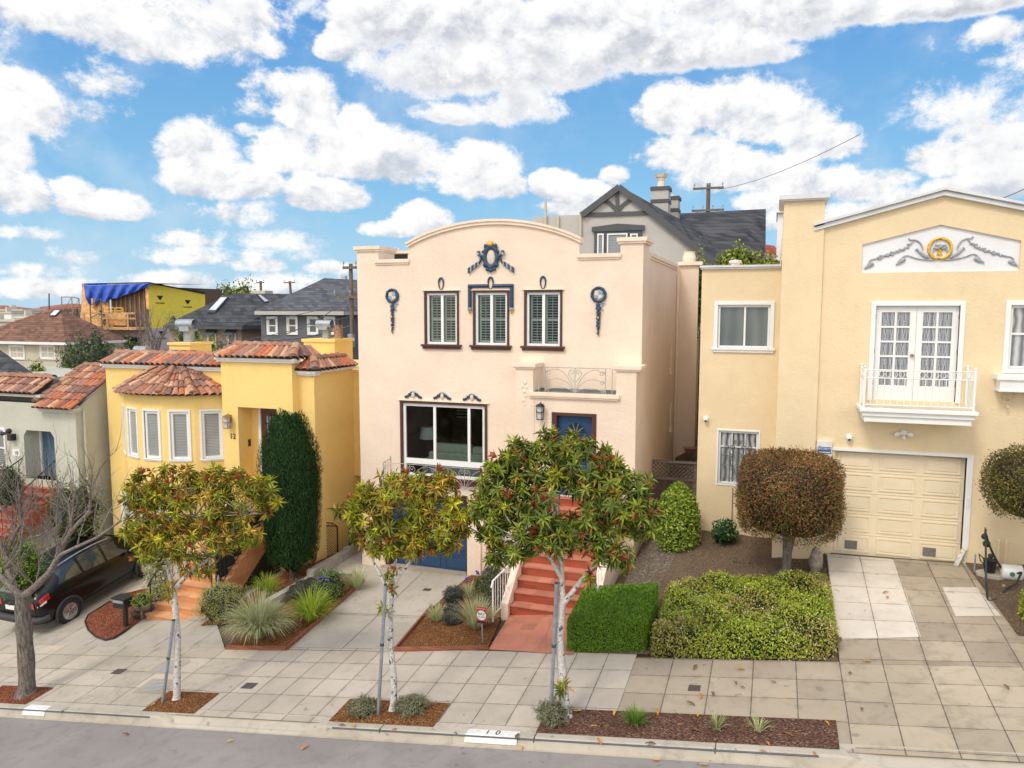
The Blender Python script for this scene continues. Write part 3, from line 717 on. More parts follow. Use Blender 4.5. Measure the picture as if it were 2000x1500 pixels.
# kerb: one swept profile, lowered at the driveways
def kerb_h(x):
    def dip(a, b, r=.35):
        return max(0, min(1, min((x-a)/r, (b-x)/r)))
    return 1 - .9*max(dip(-10.62, -7.05), dip(1.05, 40, .5), dip(-22, -17.9, .5))
mb = MB(); rows = []
xs = [x*.1 for x in range(-300, 300)]
for x in xs:
    h = kerb_h(x); zr = road(x, 10.4); zt = walk(x, 10.6)
    ztop = lerp(zr+.03, zt+.004, h); yf = lerp(10.47, 10.50, h)
    jig = .004*math.sin(x*7)+.003*math.sin(x*17)
    rows.append([(x, 10.80, walk(x, 10.80)+.004), (x, 10.665, lerp(lerp(ztop, zt, .8), zt+.006, h)), (x, yf+.035+jig, ztop+.002), (x, yf+jig, ztop-.025*h), (x, yf-.03, zr+.004), (x, 10.40, zr+.003)])
mb.grid(rows); struct(mb.build('kerb', M['kerb'], fixn=False))
mb = MB()     # steel nosing along the kerb edge
for a, b in ((-17.4, -10.8), (-6.85, .75)):
    n = int((b-a)/.25); mb.tube([(lerp(a, b, i/n), 10.497, walk(lerp(a, b, i/n), 10.6)-.012) for i in range(n+1)], .013, 6)
o = mb.build('kerb_nosing', plain('dark_steel', (.10, .11, .13), .5, .5)); struct(o)
mb = MB()     # dark joints across the kerb
for x in (-13.0, -5.95, -3.28, -.6):
    z = walk(x, 10.6); mb.box(x-.006, x+.006, 10.492, 10.66, z-.13, z+.0085)
struct(mb.build('kerb_joint', M['dark']))
def kerb_paint(x0, x1, label, digits=None):
    t = thing('painted_kerb_number' if digits else 'painted_kerb_patch', label, 'kerb marking', (x0, 10.5, walk(x0, 10.5)))
    mb = MB(); n = 6; rows = []
    for i in range(n+1):
        x = lerp(x0, x1, i/n); z = walk(x, 10.6)
        rows.append([(x, 10.668, z+.011), (x, 10.53, z+.011), (x, 10.492, z-.018), (x, 10.462, z-.10)])
    mb.grid(rows); mb.build('white_paint', plain('kerb_white', (.74, .74, .72), .7, var=.12, vs=14), t, fixn=False)
    if digits:
        xm = (x0+x1)/2; text_obj(digits, .17, (xm, 10.54, walk(xm, 10.6)+.014), M['black'], t, .001, 'digits', (0, -math.atan(.137), 0), 1.25)
    return t
kerb_paint(-4.42, -3.55, 'white painted kerb patch with house number 10 stencilled in black', '1 0')
kerb_paint(-14.05, -13.45, 'blank white painted patch on the kerb beside the bare tree')
# beds
def pit(name, x0, x1, mat, label=None, y0=10.66, y1=11.36, sk=0.0):
    return patch(name, [(x0-sk, y0), (x0, y1)], [(x1-sk, y0), (x1, y1)], walk, .012, mat, 10, 16, kind='stuff', rough=.012, dome=.02)
def G(px, py):
    p = GH(px, py); return (p.x, p.y)
pit('mulch_bed', G(58, 1372)[0]-1.5, G(58, 1372)[0], M['mulch_red'], y1=11.3)
pit('mulch_bed', G(279, 1388)[0], G(379, 1394)[0], M['mulch_brown'])
pit('mulch_bed', G(645, 1406)[0], G(850, 1416)[0], M['mulch_brown'])
pit('mulch_bed', -3.30, 1.02, M['mulch_dark'], y1=11.34)
a, b, c = (-11.25, 13.12), (-9.66, 13.12), (-9.98, 16.85)
patch('mulch_bed', [a, (-11.25, 17.3)], [b, c], H, .015, M['mulch_brown'], 30, 12, 'stuff', .015, .03)
patch('mulch_bed', [(-7.03, 13.14), (-7.36, 15.4), (-7.38, 18)], [(-5.1, 13.3), (-5.38, 14.9), (-5.5, 17.4)], H, .015, M['mulch_brown'], 30, 12, 'stuff', .015, .04)
patch('mulch_bed', [(-12.9, 14.2), (-12.9, 18)], [(-11.55, 14.4), (-11.75, 19)], H, .012, M['mulch_red'], 16, 8, 'stuff', .015, .03)
isl = [G(*q) for q in ((166, 1216), (172, 1232), (186, 1245), (205, 1252), (222, 1248), (240, 1237), (272, 1213))]
patch('mulch_bed', [isl[3], isl[2], isl[1], isl[0], G(172, 1203), G(190, 1192), G(215, 1176), G(245, 1160), G(285, 1150)], [isl[3], isl[4], isl[5], G(252, 1228), G(262, 1221), isl[6], G(290, 1198), G(310, 1180), G(330, 1165)], H, .02, M['mulch_red'], 16, 10, 'stuff', .012, .03)
mb = MB(); mb.tube([(x, y, H(x, y)+.03) for x, y in [G(215, 1176), G(190, 1192), G(172, 1203)]+isl[:6]+[G(255, 1226)]], .018, 6); tag(mb.build('lawn_edging', M['black']), 'thin black plastic edging around the red mulch island by the mailbox', 'edging')
patch('garden_soil', [(-3.32, 13.2), (-2.95, 15), (-2.95, 20)], [(1.17, 13.06), (1.17, 17), (1.17, 18.1)], H, .004, M['dirt'], 30, 16, 'structure', .012)
patch('gravel_path', [(-2.96, 15.5), (-2.96, 20.0), (-2.4, 22), (-2.2, 30)], [(-2.1, 15.5), (-1.55, 20), (-1.4, 22), (-.6, 30)], lambda x, y: H(x, y) if y < 20 else back(x, y), .012, M['gravel'], 40, 5, 'structure', .012)
patch('garden_soil', [(3.93, 14.0), (3.80, 16.9), (3.8, 17.2)], [(12, 13.05), (12, 16.9), (12, 17.2)], H, .01, M['dirt'], 14, 20, 'structure', .012)
# timber edging of the beds
M['edge_wood'] = wood('redwood_edging', (.27, .095, .05))
def edging(pts, label, h=.09, w=.04):
    mb = MB()
    for (a, b) in zip(pts, pts[1:]):
        A, B = Vector((*a, H(*a)-.03)), Vector((*b, H(*b)-.03)); d = (B-A); s = Vector((-d.y, d.x, 0)).normalized()*w/2
        mb.slab([A-s, B-s, B+s, A+s], (0, 0, h+.03))
    tag(mb.build('bed_edging', M['edge_wood'], bevel=.006), label, 'garden edging')
edging([(-11.2, 13.08), (-9.62, 13.08), (-9.96, 16.9)], 'brown timber edging along the driveway side of the grass bed')
edging([(-5.08, 13.27), (-7.05, 13.12), (-7.40, 15.6)], 'brown timber edging around the bed with the alarm sign')
# low wall between the two lots
t = thing('garden_wall', 'long low grey concrete wall between the orange steps and the driveway bed', 'wall', (-11.4, 14, 0))
mb = MB()
for (y0, y1, z0, z1, w) in ((14.3, 16.6, .02, .13, .09), (16.6, 18.4, .17, .22, .11), (18.4, 24, .24, .5, .11)):
    mb.slab([(-11.4-w, y0, -1), (-11.4+w, y0, -1), (-11.4+w, y1, -1), (-11.4-w, y1, -1)], (0, 0, 1+z0))
    mb.slab([(-11.4-w, y0, z0), (-11.4+w, y0, z0), (-11.4+w, y1, z0), (-11.4-w, y1, z0)], (0, 0, .001))
mb.build('wall', concrete('wall_concrete', (.36, .33, .29), seams=False, grime=.6), t, bevel=.015)
# covers set in the pavement
def cover(x, y, w, d, label, mat, name='meter_cover'):
    z = lambda a, b: H(a, b)+.007
    mb = MB(); mb.slab([(x-w/2, y-d/2, z(x-w/2, y-d/2)-.01), (x+w/2, y-d/2, z(x+w/2, y-d/2)-.01), (x+w/2, y+d/2, z(x+w/2, y+d/2)-.01), (x-w/2, y+d/2, z(x-w/2, y+d/2)-.01)], (0, 0, .012))
    tag(mb.build(name, mat), label, 'utility cover')
M['cover'] = plain('cast_iron_cover', (.085, .065, .06), .7, var=.25, vs=30)
x, y = G(232, 1312); cover(x, y, .27, .2, 'small dark cover in the pavement between the bare tree and the staked tree', M['cover'])
x, y = G(487, 1340); cover(x, y, .27, .2, 'small dark cover in the pavement left of the middle staked tree', M['cover'])
x, y = G(834, 1152); cover(x, y, .2, .16, 'small dark cover in the blue garage driveway', M['cover'])
x, y = G(1356, 1345); cover(x, y, .19, .17, 'small dark cover in the brown pavement in front of the large hedge', M['cover'])
M['vault'] = concrete('vault_concrete', (.40, .34, .27), seams=False); M['bluegrate'] = plain('blue_grate', (.36, .42, .44), .6, var=.2, vs=20)
for k, q in enumerate(((305, 1341), (330, 1303))):
    x, y = G(*q)
    t = thing('utility_vault', 'pale blue grated vault lid in the pavement, the one %s the kerb' % ('nearer' if k == 0 else 'farther from'), 'utility cover', (x, y, H(x, y)))
    def zz(a, b): return H(a, b)+.006
    def rect(mb, x0, x1, y0, y1, o):
        mb.add([(x0, y0, zz(x0, y0)+o), (x1, y0, zz(x1, y0)+o), (x1, y1, zz(x1, y1)+o), (x0, y1, zz(x0, y1)+o)], [(0, 1, 2, 3)])
    mb = MB(); rect(mb, x-.36, x+.36, y-.27, y+.27, 0); mb.build('frame', M['vault'], t, fixn=False)
    mb = MB()
    for i in range(8): rect(mb, x-.2, x+.2, y-.2+i*.05, y-.2+i*.05+.028, .005)
    mb.build('grate', M['bluegrate'], t, fixn=False)
# ------------------------------------------------------------------ the peach house, number 10
XL, XR, YF, YP = -10.65, -2.975, 18.0, 17.34
ph = thing('peach_house', 'tall peach stucco house with curved parapet, blue crests and blue garage door in the middle', 'house', ((XL+XR)/2, YF, 0))
F = FY(YF)
wins = [(-8.61, -7.74, 6.14, 7.47), (-7.24, -6.37, 6.14, 7.47), (-5.865, -4.99, 6.14, 7.47)]
BW = (-9.34, -6.98, 2.60, 4.56); GA = (-9.93, -7.49, -.1, 2.13)
mb = MB()
wallgrid(mb, F, XL, XR, -.6, 8.35, [(*w, .16) for w in wins]+[(*BW, .16), (*GA, .35)])
# parapet: piers, arch
arc = [(-9.11, 8.35), (-9.11, 8.70)]
for i in range(25):
    t = i/24; x = lerp(-9.11, -4.53, t); arc.append((x, 8.68+.50*(1-(2*t-1)**2)**.9+.0))
arc += [(-4.53, 8.35)]
mb.pxz(arc, YF, YF+.28)
mb.box(XL, -10.0, YF, YF+.9, 8.35, 8.60); mb.box(-3.52, XR, YF, YF+.9, 8.35, 8.62)
# sides, back, roof
mb.poly([(XR, YF, -.6), (XR, 24.6, -.6), (XR, 24.6, 8.35), (XR, YF, 8.35)])
mb.poly([(XL, YF, -.6), (XL, YF, 8.35), (XL, 27, 8.35), (XL, 27, -.6)])
mb.box(XR-.25, XR-.002, YF+.9, 24.6, 7.9, 8.348); mb.box(XL+.006, XL+.25, YF+.9, 27, 7.9, 8.348)
mb.poly([(XL, YF+.01, 8.0), (XR, YF+.01, 8.0), (XR, 27, 8.0), (XL, 27, 8.0)])
mb.box(XL+.003, -9.95, YF+.004, YF+.3, 8.0, 8.347); mb.box(-9.99, -3.5, YF+.003, YF+.28, 8.0, 8.348)
mb.poly([(XL, 27, -.6), (XR, 27, -.6), (XR, 27, 8.35), (XL, 27, 8.35)])
# rear pilaster and wider rear
mb.box(XR, -2.32, 24.6, 25.4, .5, 8.45); mb.box(XR, -2.75, 25.4, 29, .5, 6.2)
mb.box(-12.0+.6, -10.66, 24.5, 26, 0, 6.0)
mb.build('wall', M['peach'], ph)
mb = MB()
mb.box(-2.975+.02, -2.20, 24.5, 25.5, 8.45, 8.56); mb.lathe((-2.65, 24.95, 8.56), [(.2, 0), (.22, .12), (.17, .3), (.19, .34), (.0, .34)], 14)
mb.build('pier_cap', M['peach_trim'], ph); MB().box(-2.98, -2.62, 25.4, 29, 6.2, 6.3).build('coping', M['peach_trim'], ph)
# rear chimney seen through the left notch
mb = MB(); mb.box(-12.35+.3, -11.3, 22.6, 23.6, 8.0, 8.93) ; 
yq = 19.35; qa, qb_ = P(744, 500, yq), P(800, 500, yq); zt_ = P(770, 492, yq).z; mb = MB(); mb.box(qa.x, qb_.x, yq, yq+.3, 8.0, zt_-.05); mb.box(qa.x, qb_.x, yq-.04, yq+.34, zt_-.05, zt_+.02); q_ = P(772, 490, yq+.3); mb.lathe((q_.x, yq+.3, zt_), [(.14, 0), (.14, .13), (.0, .13)], 14)
mb.build('roof_parapet', M['peach_trim'], ph)
mb = MB(); a_, b_ = P(764, 497, yq-.01), P(796, 505, yq-.01); mb.box(a_.x, b_.x, yq-.012, yq-.002, b_.z-.05, a_.z); mb.build('roof_vent', M['dark'], ph)
# cornices
mb = MB()
boxtrim(mb, XL-.07, -9.93, YF-.07, YF+.95, 8.58, 8.72); boxtrim(mb, -3.60, XR+.09, YF-.07, YF+.95, 8.60, 8.74)
boxtrim(mb, -10.10, -9.11+.03, YF-.06, YF+.34, 8.22, 8.36); boxtrim(mb, -4.56, -3.50, YF-.06, YF+.34, 8.24, 8.38)
for (o, a, b) in ((.085, .055, .115), (.055, -.02, .055)):
    top = [(x, z+b) for x, z in arc[1:-1]]; bot = [(x, z+a) for x, z in arc[1:-1]][::-1]
    top[0] = (top[0][0]-.05, top[0][1]-.02); bot[-1] = (bot[-1][0]-.05, bot[-1][1]-.02); top[-1] = (top[-1][0]+.05, top[-1][1]-.02); bot[0] = (bot[0][0]+.05, bot[0][1]-.02)
    n = len(top)
    for i in range(n-1):
        mb.pxz([bot[n-1-i], bot[n-2-i], top[i+1], top[i]], YF-o, YF+.33)
mb.box(XR-.28, XR+.06, YF+.98, 24.5, 8.352, 8.44); mb.box(XR-.25, XR+.03, YF+.98, 24.5, 8.29, 8.351)
mb.build('cornice', M['peach_trim'], ph)
# upper windows with shutters
for i, w in enumerate(wins):
    o = window(ph, F, *w, mat='vinyl', fw=.06, inset=.03, mull=(.5,), glassm='clear', mw=.07,
           casing=(.055, 'brown', .03), sill=(.13, .12, .10, 'brown'), shutters=[(.05, .5), (.5, .97)])
    mb = MB(); mb.M = F; mb.box(w[0]-.10, w[1]+.10, -.05, .01, w[3]+.056, w[3]+.075); mb.build('drip_ledge', M['peach_trim'], o)
# picture window
w = window(ph, F, *BW, mat='vinyl', fw=.075, inset=.03, glassm='clear', casing=(.07, 'brown', .03))
mb = MB(); mb.M = F
for x in (-8.42, -7.44): mb.box(x-.035, x+.035, .034, .085, 3.0, 4.5)
mb.box(-9.27, -7.05, .022, .088, 2.93, 3.07); mb.build('mullion', M['vinyl'], w)
mb = MB(); mb.M = F; mb.box(BW[0]-.12, BW[1]+.12, -.055, .02, 4.632, 4.655); mb.build('drip_ledge', M['peach_trim'], w); mb = MB(); mb.M = F; mb.box(BW[0]-.1, BW[1]+.1, -.1, .02, 2.45, 2.525); mb.build('sill', M['brown'], w)
# interior
mb = MB(); mb.box(-9.75, -6.3, 18.17, 22.2, 2.3, 2.34); mb.box(-9.8, -9.75, 18.17, 22.2, 2.3, 5.2); mb.box(-6.3, -6.25, 18.17, 22.2, 2.3, 5.2); mb.box(-9.8, -6.3, 22.2, 22.25, 2.3, 5.2); mb.box(-9.8, -6.3, 18.17, 22.2, 5.15, 5.2)
mb.build('room', M['room'], ph)
mb = MB(); mb.box(-8.3, -7.1, 22.15, 22.2, 3.9, 4.9); mb.build('picture_frame', plain('dim_picture', (.13, .12, .08), .7), ph)
mb = MB()
for k in range(12): mb.box(-9.55, -9.1, 22.12, 22.15, 3.6+k*.1, 3.65+k*.1)
mb.build('rear_blind', plain('lit_blind', (.6, .55, .4), .8), ph)
t = thing('sofa', 'pale green sofa seen from behind through the picture window', 'sofa', (-8, 18.9, 2.34))
mb = MB(); mb.box(-8.83, -6.5, 18.50, 18.72, 2.34, 3.18); mb.box(-8.83, -6.5, 18.72, 19.5, 2.34, 2.8); mb.box(-9.02, -8.84, 18.48, 19.5, 2.34, 2.98); mb.build('frame', M['sofa'], t, bevel=.04)
mb = MB(); mb.box(-8.78, -7.66, 18.72, 18.95, 2.85, 3.38); mb.build('cushion', M['sofa'], t, bevel=.06)
mb = MB(); mb.box(-7.64, -6.5, 18.72, 18.95, 2.85, 3.34); mb.build('cushion', M['sofa'], t, bevel=.06)
t = thing('table_lamp', 'table lamp with pale blue drum shade behind the picture window', 'lamp', (-9.42, 19.5, 2.9))
mb = MB(); mb.lathe((-9.30, 19.5, 3.36), [(.26, 0), (.21, .34)], 20); mb.build('lamp_shade', M['lampshade'], t)
mb = MB(); mb.lathe((-9.30, 19.5, 2.75), [(.09, 0), (.13, .15), (.11, .4), (.03, .55), (.02, .7)], 12); mb.build('base', M['dark'], t)
t = thing('side_table', 'dark side table under the lamp by the sofa', 'table', (-9.42, 19.5, 2.34))
mb = MB(); mb.box(-9.6, -9.05, 19.2, 19.8, 2.7, 2.75); mb.build('top', M['dark'], t)
for dx in (-9.57, -9.1):
    for dy in (19.23, 19.75): MB().box(dx, dx+.04, dy, dy+.04, 2.34, 2.7).build('leg', M['dark'], t)
t = thing('armchair', 'dim armchair with a beige cushion deep in the room behind the sofa', 'armchair', (-7.3, 20.6, 2.34))
MB().box(-7.75, -6.9, 20.3, 21.0, 2.34, 2.85).build('seat', M['sofa'], t, bevel=.05); MB().box(-7.7, -6.95, 21.0, 21.2, 2.5, 3.9).build('backrest', plain('armchair_cloth', (.2, .19, .15), .9), t, bevel=.06)
# garage door
mb = MB(); mb.M = F; x0, x1 = GA[0]+.13, GA[1]-.03
mb.box(x0, x1, .2, .25, -.1, 2.05)
for k in range(4):
    z0 = .02+k*.5
    mb.box(x0, x1, .185, .2, z0-.03, z0+.012); 
    for c in range(3):
        a = lerp(x0, x1, c/3)+.07; b = lerp(x0, x1, (c+1)/3)-.07
        bars(mb, a, b, z0+.08, z0+.42, .182, .2, .022)
gd = mb.build('garage_door', M['garage_blue'], ph)
mb = MB(); mb.M = F; mb.box(GA[0], x0, .02, .35, -.1, 2.13); mb.box(x0, GA[1], .02, .35, 2.05, 2.13); mb.box(x1, GA[1], .02, .35, -.1, 2.05); mb.build('garage_frame', M['brown'], ph)
mb = MB(); mb.box(GA[0]-.08, GA[1], YF-.12, YF+.3, -.12, .045); mb.build('threshold', M['vault'], ph)
# portico
DX0, DX1, DZ0, DZ1 = -4.995, -3.904, 2.55, 4.59
mb = MB(); wallgrid(mb, FY(YP), -5.92, XR, .3, 5.0, [(DX0, DX1, DZ0, DZ1, .25)])
mb.poly([(-5.92, YP, .3), (-5.92, YP, 5.0), (-5.92, YF, 5.0), (-5.92, YF, .3)]); mb.poly([(XR, YP, .3), (XR, YF, .3), (XR, YF, 5.0), (XR, YP, 5.0)])
mb.box(-5.92, -5.477, YP, YF, 5.0, 5.62); mb.box(-3.44, XR, YP, YF, 5.0, 5.62)
# raised relief on the left pier
mb.smooth = True
for k, (x, z, r) in enumerate(((-5.68, 5.28, .05), (-5.74, 5.18, .04), (-5.63, 5.17, .04), (-5.70, 5.06, .045), (-5.66, 4.95, .035), (-5.72, 4.84, .035), (-5.69, 4.73, .025))): mb.ball((x, YP-.003, z), r, 8, 5, (1, .3, 1.2))
mb.smooth = False
mb.box(-5.477+.01, -5.44, YP-.012, YP, .6, 4.93)
mb.build('portico_wall', M['peach'], ph)
mb = MB(); boxtrim(mb, -5.99, -5.40, YP-.07, YF, 5.62, 5.74); boxtrim(mb, -3.52, XR+.12, YP-.07, YF, 5.62, 5.74)
boxtrim(mb, -5.57, -3.36, YP-.09, YP+.05, 4.93, 5.06); mb.build('portico_cap', M['peach_trim'], ph)
mb = MB(); mb.box(-5.477, -3.44, YP+.05, YF, 5.0, 5.035); mb.box(-5.477, -3.44, YF-.03, YF-.002, 5.035, 5.10); mb.box(-5.475, -5.445, YP+.06, YF-.03, 5.035, 5.08)
mb.build('balcony_floor', plain('roof_felt', (.20, .20, .21), .9, var=.25, bs=.3), ph)
mb = MB(); scrollrail(mb, -5.20, -3.72, 5.06, 5.66, YP+.10, .011); mb.tube([(-5.36, YP+.1, 5.04), (-5.36, YP+.1, 5.66)], .009, 5); mb.tube([(-3.56, YP+.1, 5.04), (-3.56, YP+.1, 5.66)], .009, 5); mb.tube([(-5.47, YP+.1, 5.66), (-3.44, YP+.1, 5.66)], .007, 5)
mb.build('balcony_railing', M['iron_white'], ph)
# front door
mb = MB(); mb.M = FY(YP); d = .10
mb.box(DX0, DX0+.12, -.02, .25, DZ0, DZ1); mb.box(DX1-.1, DX1, -.02, .25, DZ0, DZ1); mb.box(DX0+.12, DX1-.1, -.02, .25, DZ1-.07, DZ1); mb.build('door_frame', M['brown'], ph)
mb = MB(); mb.M = FY(YP); x0, x1 = DX0+.12, DX1-.1; cx = (x0+x1)/2
mb.box(x0, x1, .14, .19, DZ0, DZ1-.07)
for (a, b, c, e) in ((x0+.12, cx-.05, 3.35, 3.95), (cx+.05, x1-.12, 3.35, 3.95), (x0+.12, cx-.05, 2.72, 3.2), (cx+.05, x1-.12, 2.72, 3.2)): bars(mb, a, b, c, e, .122, .14, .03)
rr = .245; zc = 4.09
mb.tube([(cx+math.cos(PI*k/16)*rr, .137, zc+math.sin(PI*k/16)*rr) for k in range(17)], .018, 5); mb.box(cx-rr-.06, cx+rr+.06, .115, .14, zc-.035, zc)
dr = mb.build('door', M['door_blue'], ph)
mb = MB(); mb.M = FY(YP); mb.poly([(cx+math.cos(PI*k/16)*rr, .134, zc+math.sin(PI*k/16)*rr) for k in range(17)]); mb.build('fanlight', M['pane_dark'], dr, fixn=False)
mb = MB(); mb.M = FY(YP)
for k in range(1, 5):
    a = PI*k/5; mb.tube([(cx+math.cos(a)*.06, .128, zc+math.sin(a)*.06), (cx+math.cos(a)*rr, .128, zc+math.sin(a)*rr)], .007, 4)
mb.tube([(cx+math.cos(PI*k/8)*.06, .128, zc+math.sin(PI*k/8)*.06) for k in range(9)], .008, 4)
mb.build('muntins', M['paleblue'], dr)
mb = MB(); mb.M = FY(YP); mb.lathe((x1-.07, .13, 3.5), [(.0, -.05), (.03, -.045), (.03, -.02), (.012, -.01), (.012, .02)], 10, (0, -1, 0)); mb.build('handle', M['gold'], dr)
# wall lantern
def lantern(parent, x, y, z, h=.27, w=.17, metal='black', gl=None):
    t = parent
    mb = MB(); yy = y-w*.75
    mb.box(x-.04, x+.04, y-.02, y, z-h*.1, z+h*.5); mb.tube([(x, y, z+h*.35), (x, y-w*.4, z+h*.62), (x, yy, z+h*.55)], .01, 5)
    mb.lathe((x, yy, z+h*.36), [(w*.62, 0), (w*.55, .03), (w*.15, h*.2), (0, h*.22)], 6)
    for k in range(4):
        a = PI/4+k*PI/2; mb.tube([(x+math.cos(a)*w*.55, yy+math.sin(a)*w*.55, z+h*.36), (x+math.cos(a)*w*.45, yy+math.sin(a)*w*.45, z-h*.48)], .008, 4)
    mb.lathe((x, yy, z-h*.52), [(w*.5, 0), (w*.5, .015)], 8); mb.lathe((x, yy, z-h*.02), [(w*.56, 0), (w*.56, .01)], 8)
    mb.build('lantern_frame', M[metal], t)
    MB().lathe((x, yy, z-h*.48), [(w*.34, 0), (w*.40, h*.83)], 8).build('lantern_glass', M['frost'], t)
M['frost'] = plain('frosted_glass', (.55, .58, .58), .25)
t = thing('wall_lantern', 'small black lantern on the peach wall left of the blue front door', 'wall lantern', (-5.25, YP, 4.6)); lantern(t, -5.25, YP, 4.60, .36, .19)
# ornaments
def crest(x, z, label, k=1):
    t = thing('wall_ornament', label, 'ornament', (x, YF, z)); y = YF
    mb = MB(); mb.smooth = True; r = .165
    mb.tube([(x+math.cos(2*PI*i/20)*r, y-.03, z+math.sin(2*PI*i/20)*r) for i in range(20)], [.036+.006*math.sin(i*2.5) for i in range(20)], 6, closed=True)
    for i in range(26):
        a = 2*PI*i/26; mb.ball((x+math.cos(a)*r, y-.05, z+math.sin(a)*r), .022, 5, 4, (1, 1, 1.4))
    mb.build('wreath', M['navy'], t)
    mb = MB(); s = .1
    for (a, b, m) in ((0, 0, 1), (1, 1, 1), (1, 0, 0), (0, 1, 0)):
        mb.m = m; x0, x1 = (x-s, x) if a == 0 else (x, x+s); z0, z1 = (z-.01, z+s) if b == 0 else (z-s*1.05, z-.01)
        mb.pxz([(x0, z0 if b == 0 else z0+(.04 if a == 0 else 0)), (x1, z0 if b == 0 else z0+(.04 if a else 0)), (x1, z1), (x0, z1)], y-.04, y-.01)
    mb.build('shield', [M['paleblue'], M['cream_pl']], t)
    mb = MB(); mb.smooth = True; rnd = random.Random(int(x*10))
    for zz, rr in ((z-.26, .062), (z-.34, .075), (z-.42, .06), (z-.50, .058), (z-.58, .058), (z-.66, .055), (z-.75, .05), (z-.83, .042), (z-.90, .035), (z-.95, .024)):
        for q in range(5): mb.ball((x+rnd.uniform(-.5, .5)*rr, y-.03-rnd.uniform(0, .02), zz+rnd.uniform(-.03, .03)), rr*.62, 7, 5, (1, .8, 1))
    mb.build('garland', M['navy'], t)
    mb = MB(); mb.smooth = True; mb.tube(spiral((x+.115, y-.03, z-.23), Vector((1, 0, 0)), Vector((0, 0, 1)), .05, .8, .3)+qb((x+.09, y-.03, z-.26), (x+.04, y-.03, z-.33), (x+.12, y-.03, z-.37), 6), .014, 5); mb.build('ribbon', M['paleblue'], t)
    mb = MB(); mb.ball((x+.005, y-.085, z-.555), .03, 8, 6, (.6, .4, 1.2)); mb.ball((x, y-.03, z-.98), .018, 6, 5); mb.build('gilt_drop', M['gold'], t)
M['cream_pl'] = plain('cream_plaster', (.68, .58, .46), .7, var=.1, vs=15)
crest(-9.59, 7.40, 'round blue wreath crest with hanging garland on the peach wall, left of the upper windows')
crest(-4.03, 7.40, 'round blue wreath crest with hanging garland on the peach wall, right of the upper windows')
def oval(x, z, parent, y=YF, w=.065, h=.15):
    mb = MB(); mb.smooth = True
    mb.tube([(x+math.sin(2*PI*i/22)*w*(1+.12*math.cos(2*PI*i/22)), y-.02, z+math.cos(2*PI*i/22)*h) for i in range(22)], [.019+.008*math.cos(2*PI*i/22) for i in range(22)], 6, closed=True)
    return mb.build('oval_ring', M['navy'], parent)
for x, lb in ((-8.178, 'dark blue plaster oval above the left upper window'), (-5.43, 'dark blue plaster oval above the right upper window')):
    o = oval(x, 7.70, None); o.name = 'oval_ornament'; tag(o, lb, 'ornament')
t = thing('window_hood', 'blue carved hood with gilt drops framing the middle upper window', 'ornament', (-6.81, YF, 7.6)); oval(-6.81, 7.70, t)
mb = MB(); hx0, hx1 = -7.42, -6.20
def rope(mb, a, b, r):
    a, b = Vector(a), Vector(b); n = int((b-a).length/.035); mb.smooth = True
    mb.tube([a.lerp(b, i/n) for i in range(n+1)], [r*(1+.16*math.sin(i*2.2)) for i in range(n+1)], 6)
mb.box(hx0, -6.87, YF-.045, YF, 7.59, 7.68); mb.box(-6.75, hx1, YF-.045, YF, 7.59, 7.68); mb.box(hx0, hx0+.09, YF-.045, YF, 7.08, 7.59); mb.box(hx1-.09, hx1, YF-.045, YF, 7.08, 7.59)
rope(mb, (hx0+.02, YF-.05, 7.635), (-6.88, YF-.05, 7.635), .03); rope(mb, (-6.74, YF-.05, 7.635), (hx1-.02, YF-.05, 7.635), .03)
rope(mb, (hx0+.045, YF-.05, 7.1), (hx0+.045, YF-.05, 7.6), .03); rope(mb, (hx1-.045, YF-.05, 7.1), (hx1-.045, YF-.05, 7.6), .03)
mb.build('hood', M['navy'], t)
mb = MB()
for x in (hx0+.045, hx1-.045): mb.lathe((x, YF-.035, 7.09), [(.055, 0), (.06, -.03), (.05, -.06), (.03, -.09)][::1], 8); mb.ball((x-.04, YF-.05, 7.06), .02, 6, 5); mb.ball((x+.04, YF-.05, 7.06), .02, 6, 5)
mb.build('bracket', M['paleblue'], t)
mb = MB()
for x in (hx0+.045, hx1-.045): mb.lathe((x, YF-.035, 7.01), [(.045, 0), (.02, -.05), (0, -.1)], 8)
mb.build('gilt_drop', M['gold'], t)
# cartouche
cx, cz = -6.80, 8.36
t = thing('wall_cartouche', 'large blue cartouche with gold top and striped ribbons at the centre of the curved parapet', 'ornament', (cx, YF, cz))
mb = MB(); N_ = 48; rows = []
def cr(i):
    a = 2*PI*i/N_; return 1+.10*math.cos(8*a)+.05*math.cos(3*a)
outer = [(cx+math.sin(2*PI*i/N_)*.225*cr(i), cz+math.cos(2*PI*i/N_)*.315*cr(i)) for i in range(N_)]
mid_ = [(cx+math.sin(2*PI*i/N_)*.165, cz+math.cos(2*PI*i/N_)*.25) for i in range(N_)]
inn = [(cx+math.sin(2*PI*i/N_)*.115, cz-.01+math.cos(2*PI*i/N_)*.195) for i in range(N_)]
L = [[(x, YF, z) for x, z in outer], [(x, YF-.05, z) for x, z in outer], [(x, YF-.085, z) for x, z in mid_], [(x, YF-.03, z) for x, z in inn]]
for r in L: r.append(r[0])
mb.smooth = True; mb.grid(L)
for (dx, dz, r) in ((.13, .27, .055), (-.13, .27, .055), (.2, .13, .04), (-.2, .13, .04), (0, -.33, .06), (.09, -.31, .05), (-.09, -.31, .05), (.17, -.2, .045), (-.17, -.2, .045)): mb.ball((cx+dx, YF-.05, cz+dz), r, 8, 6, (1, .6, 1))
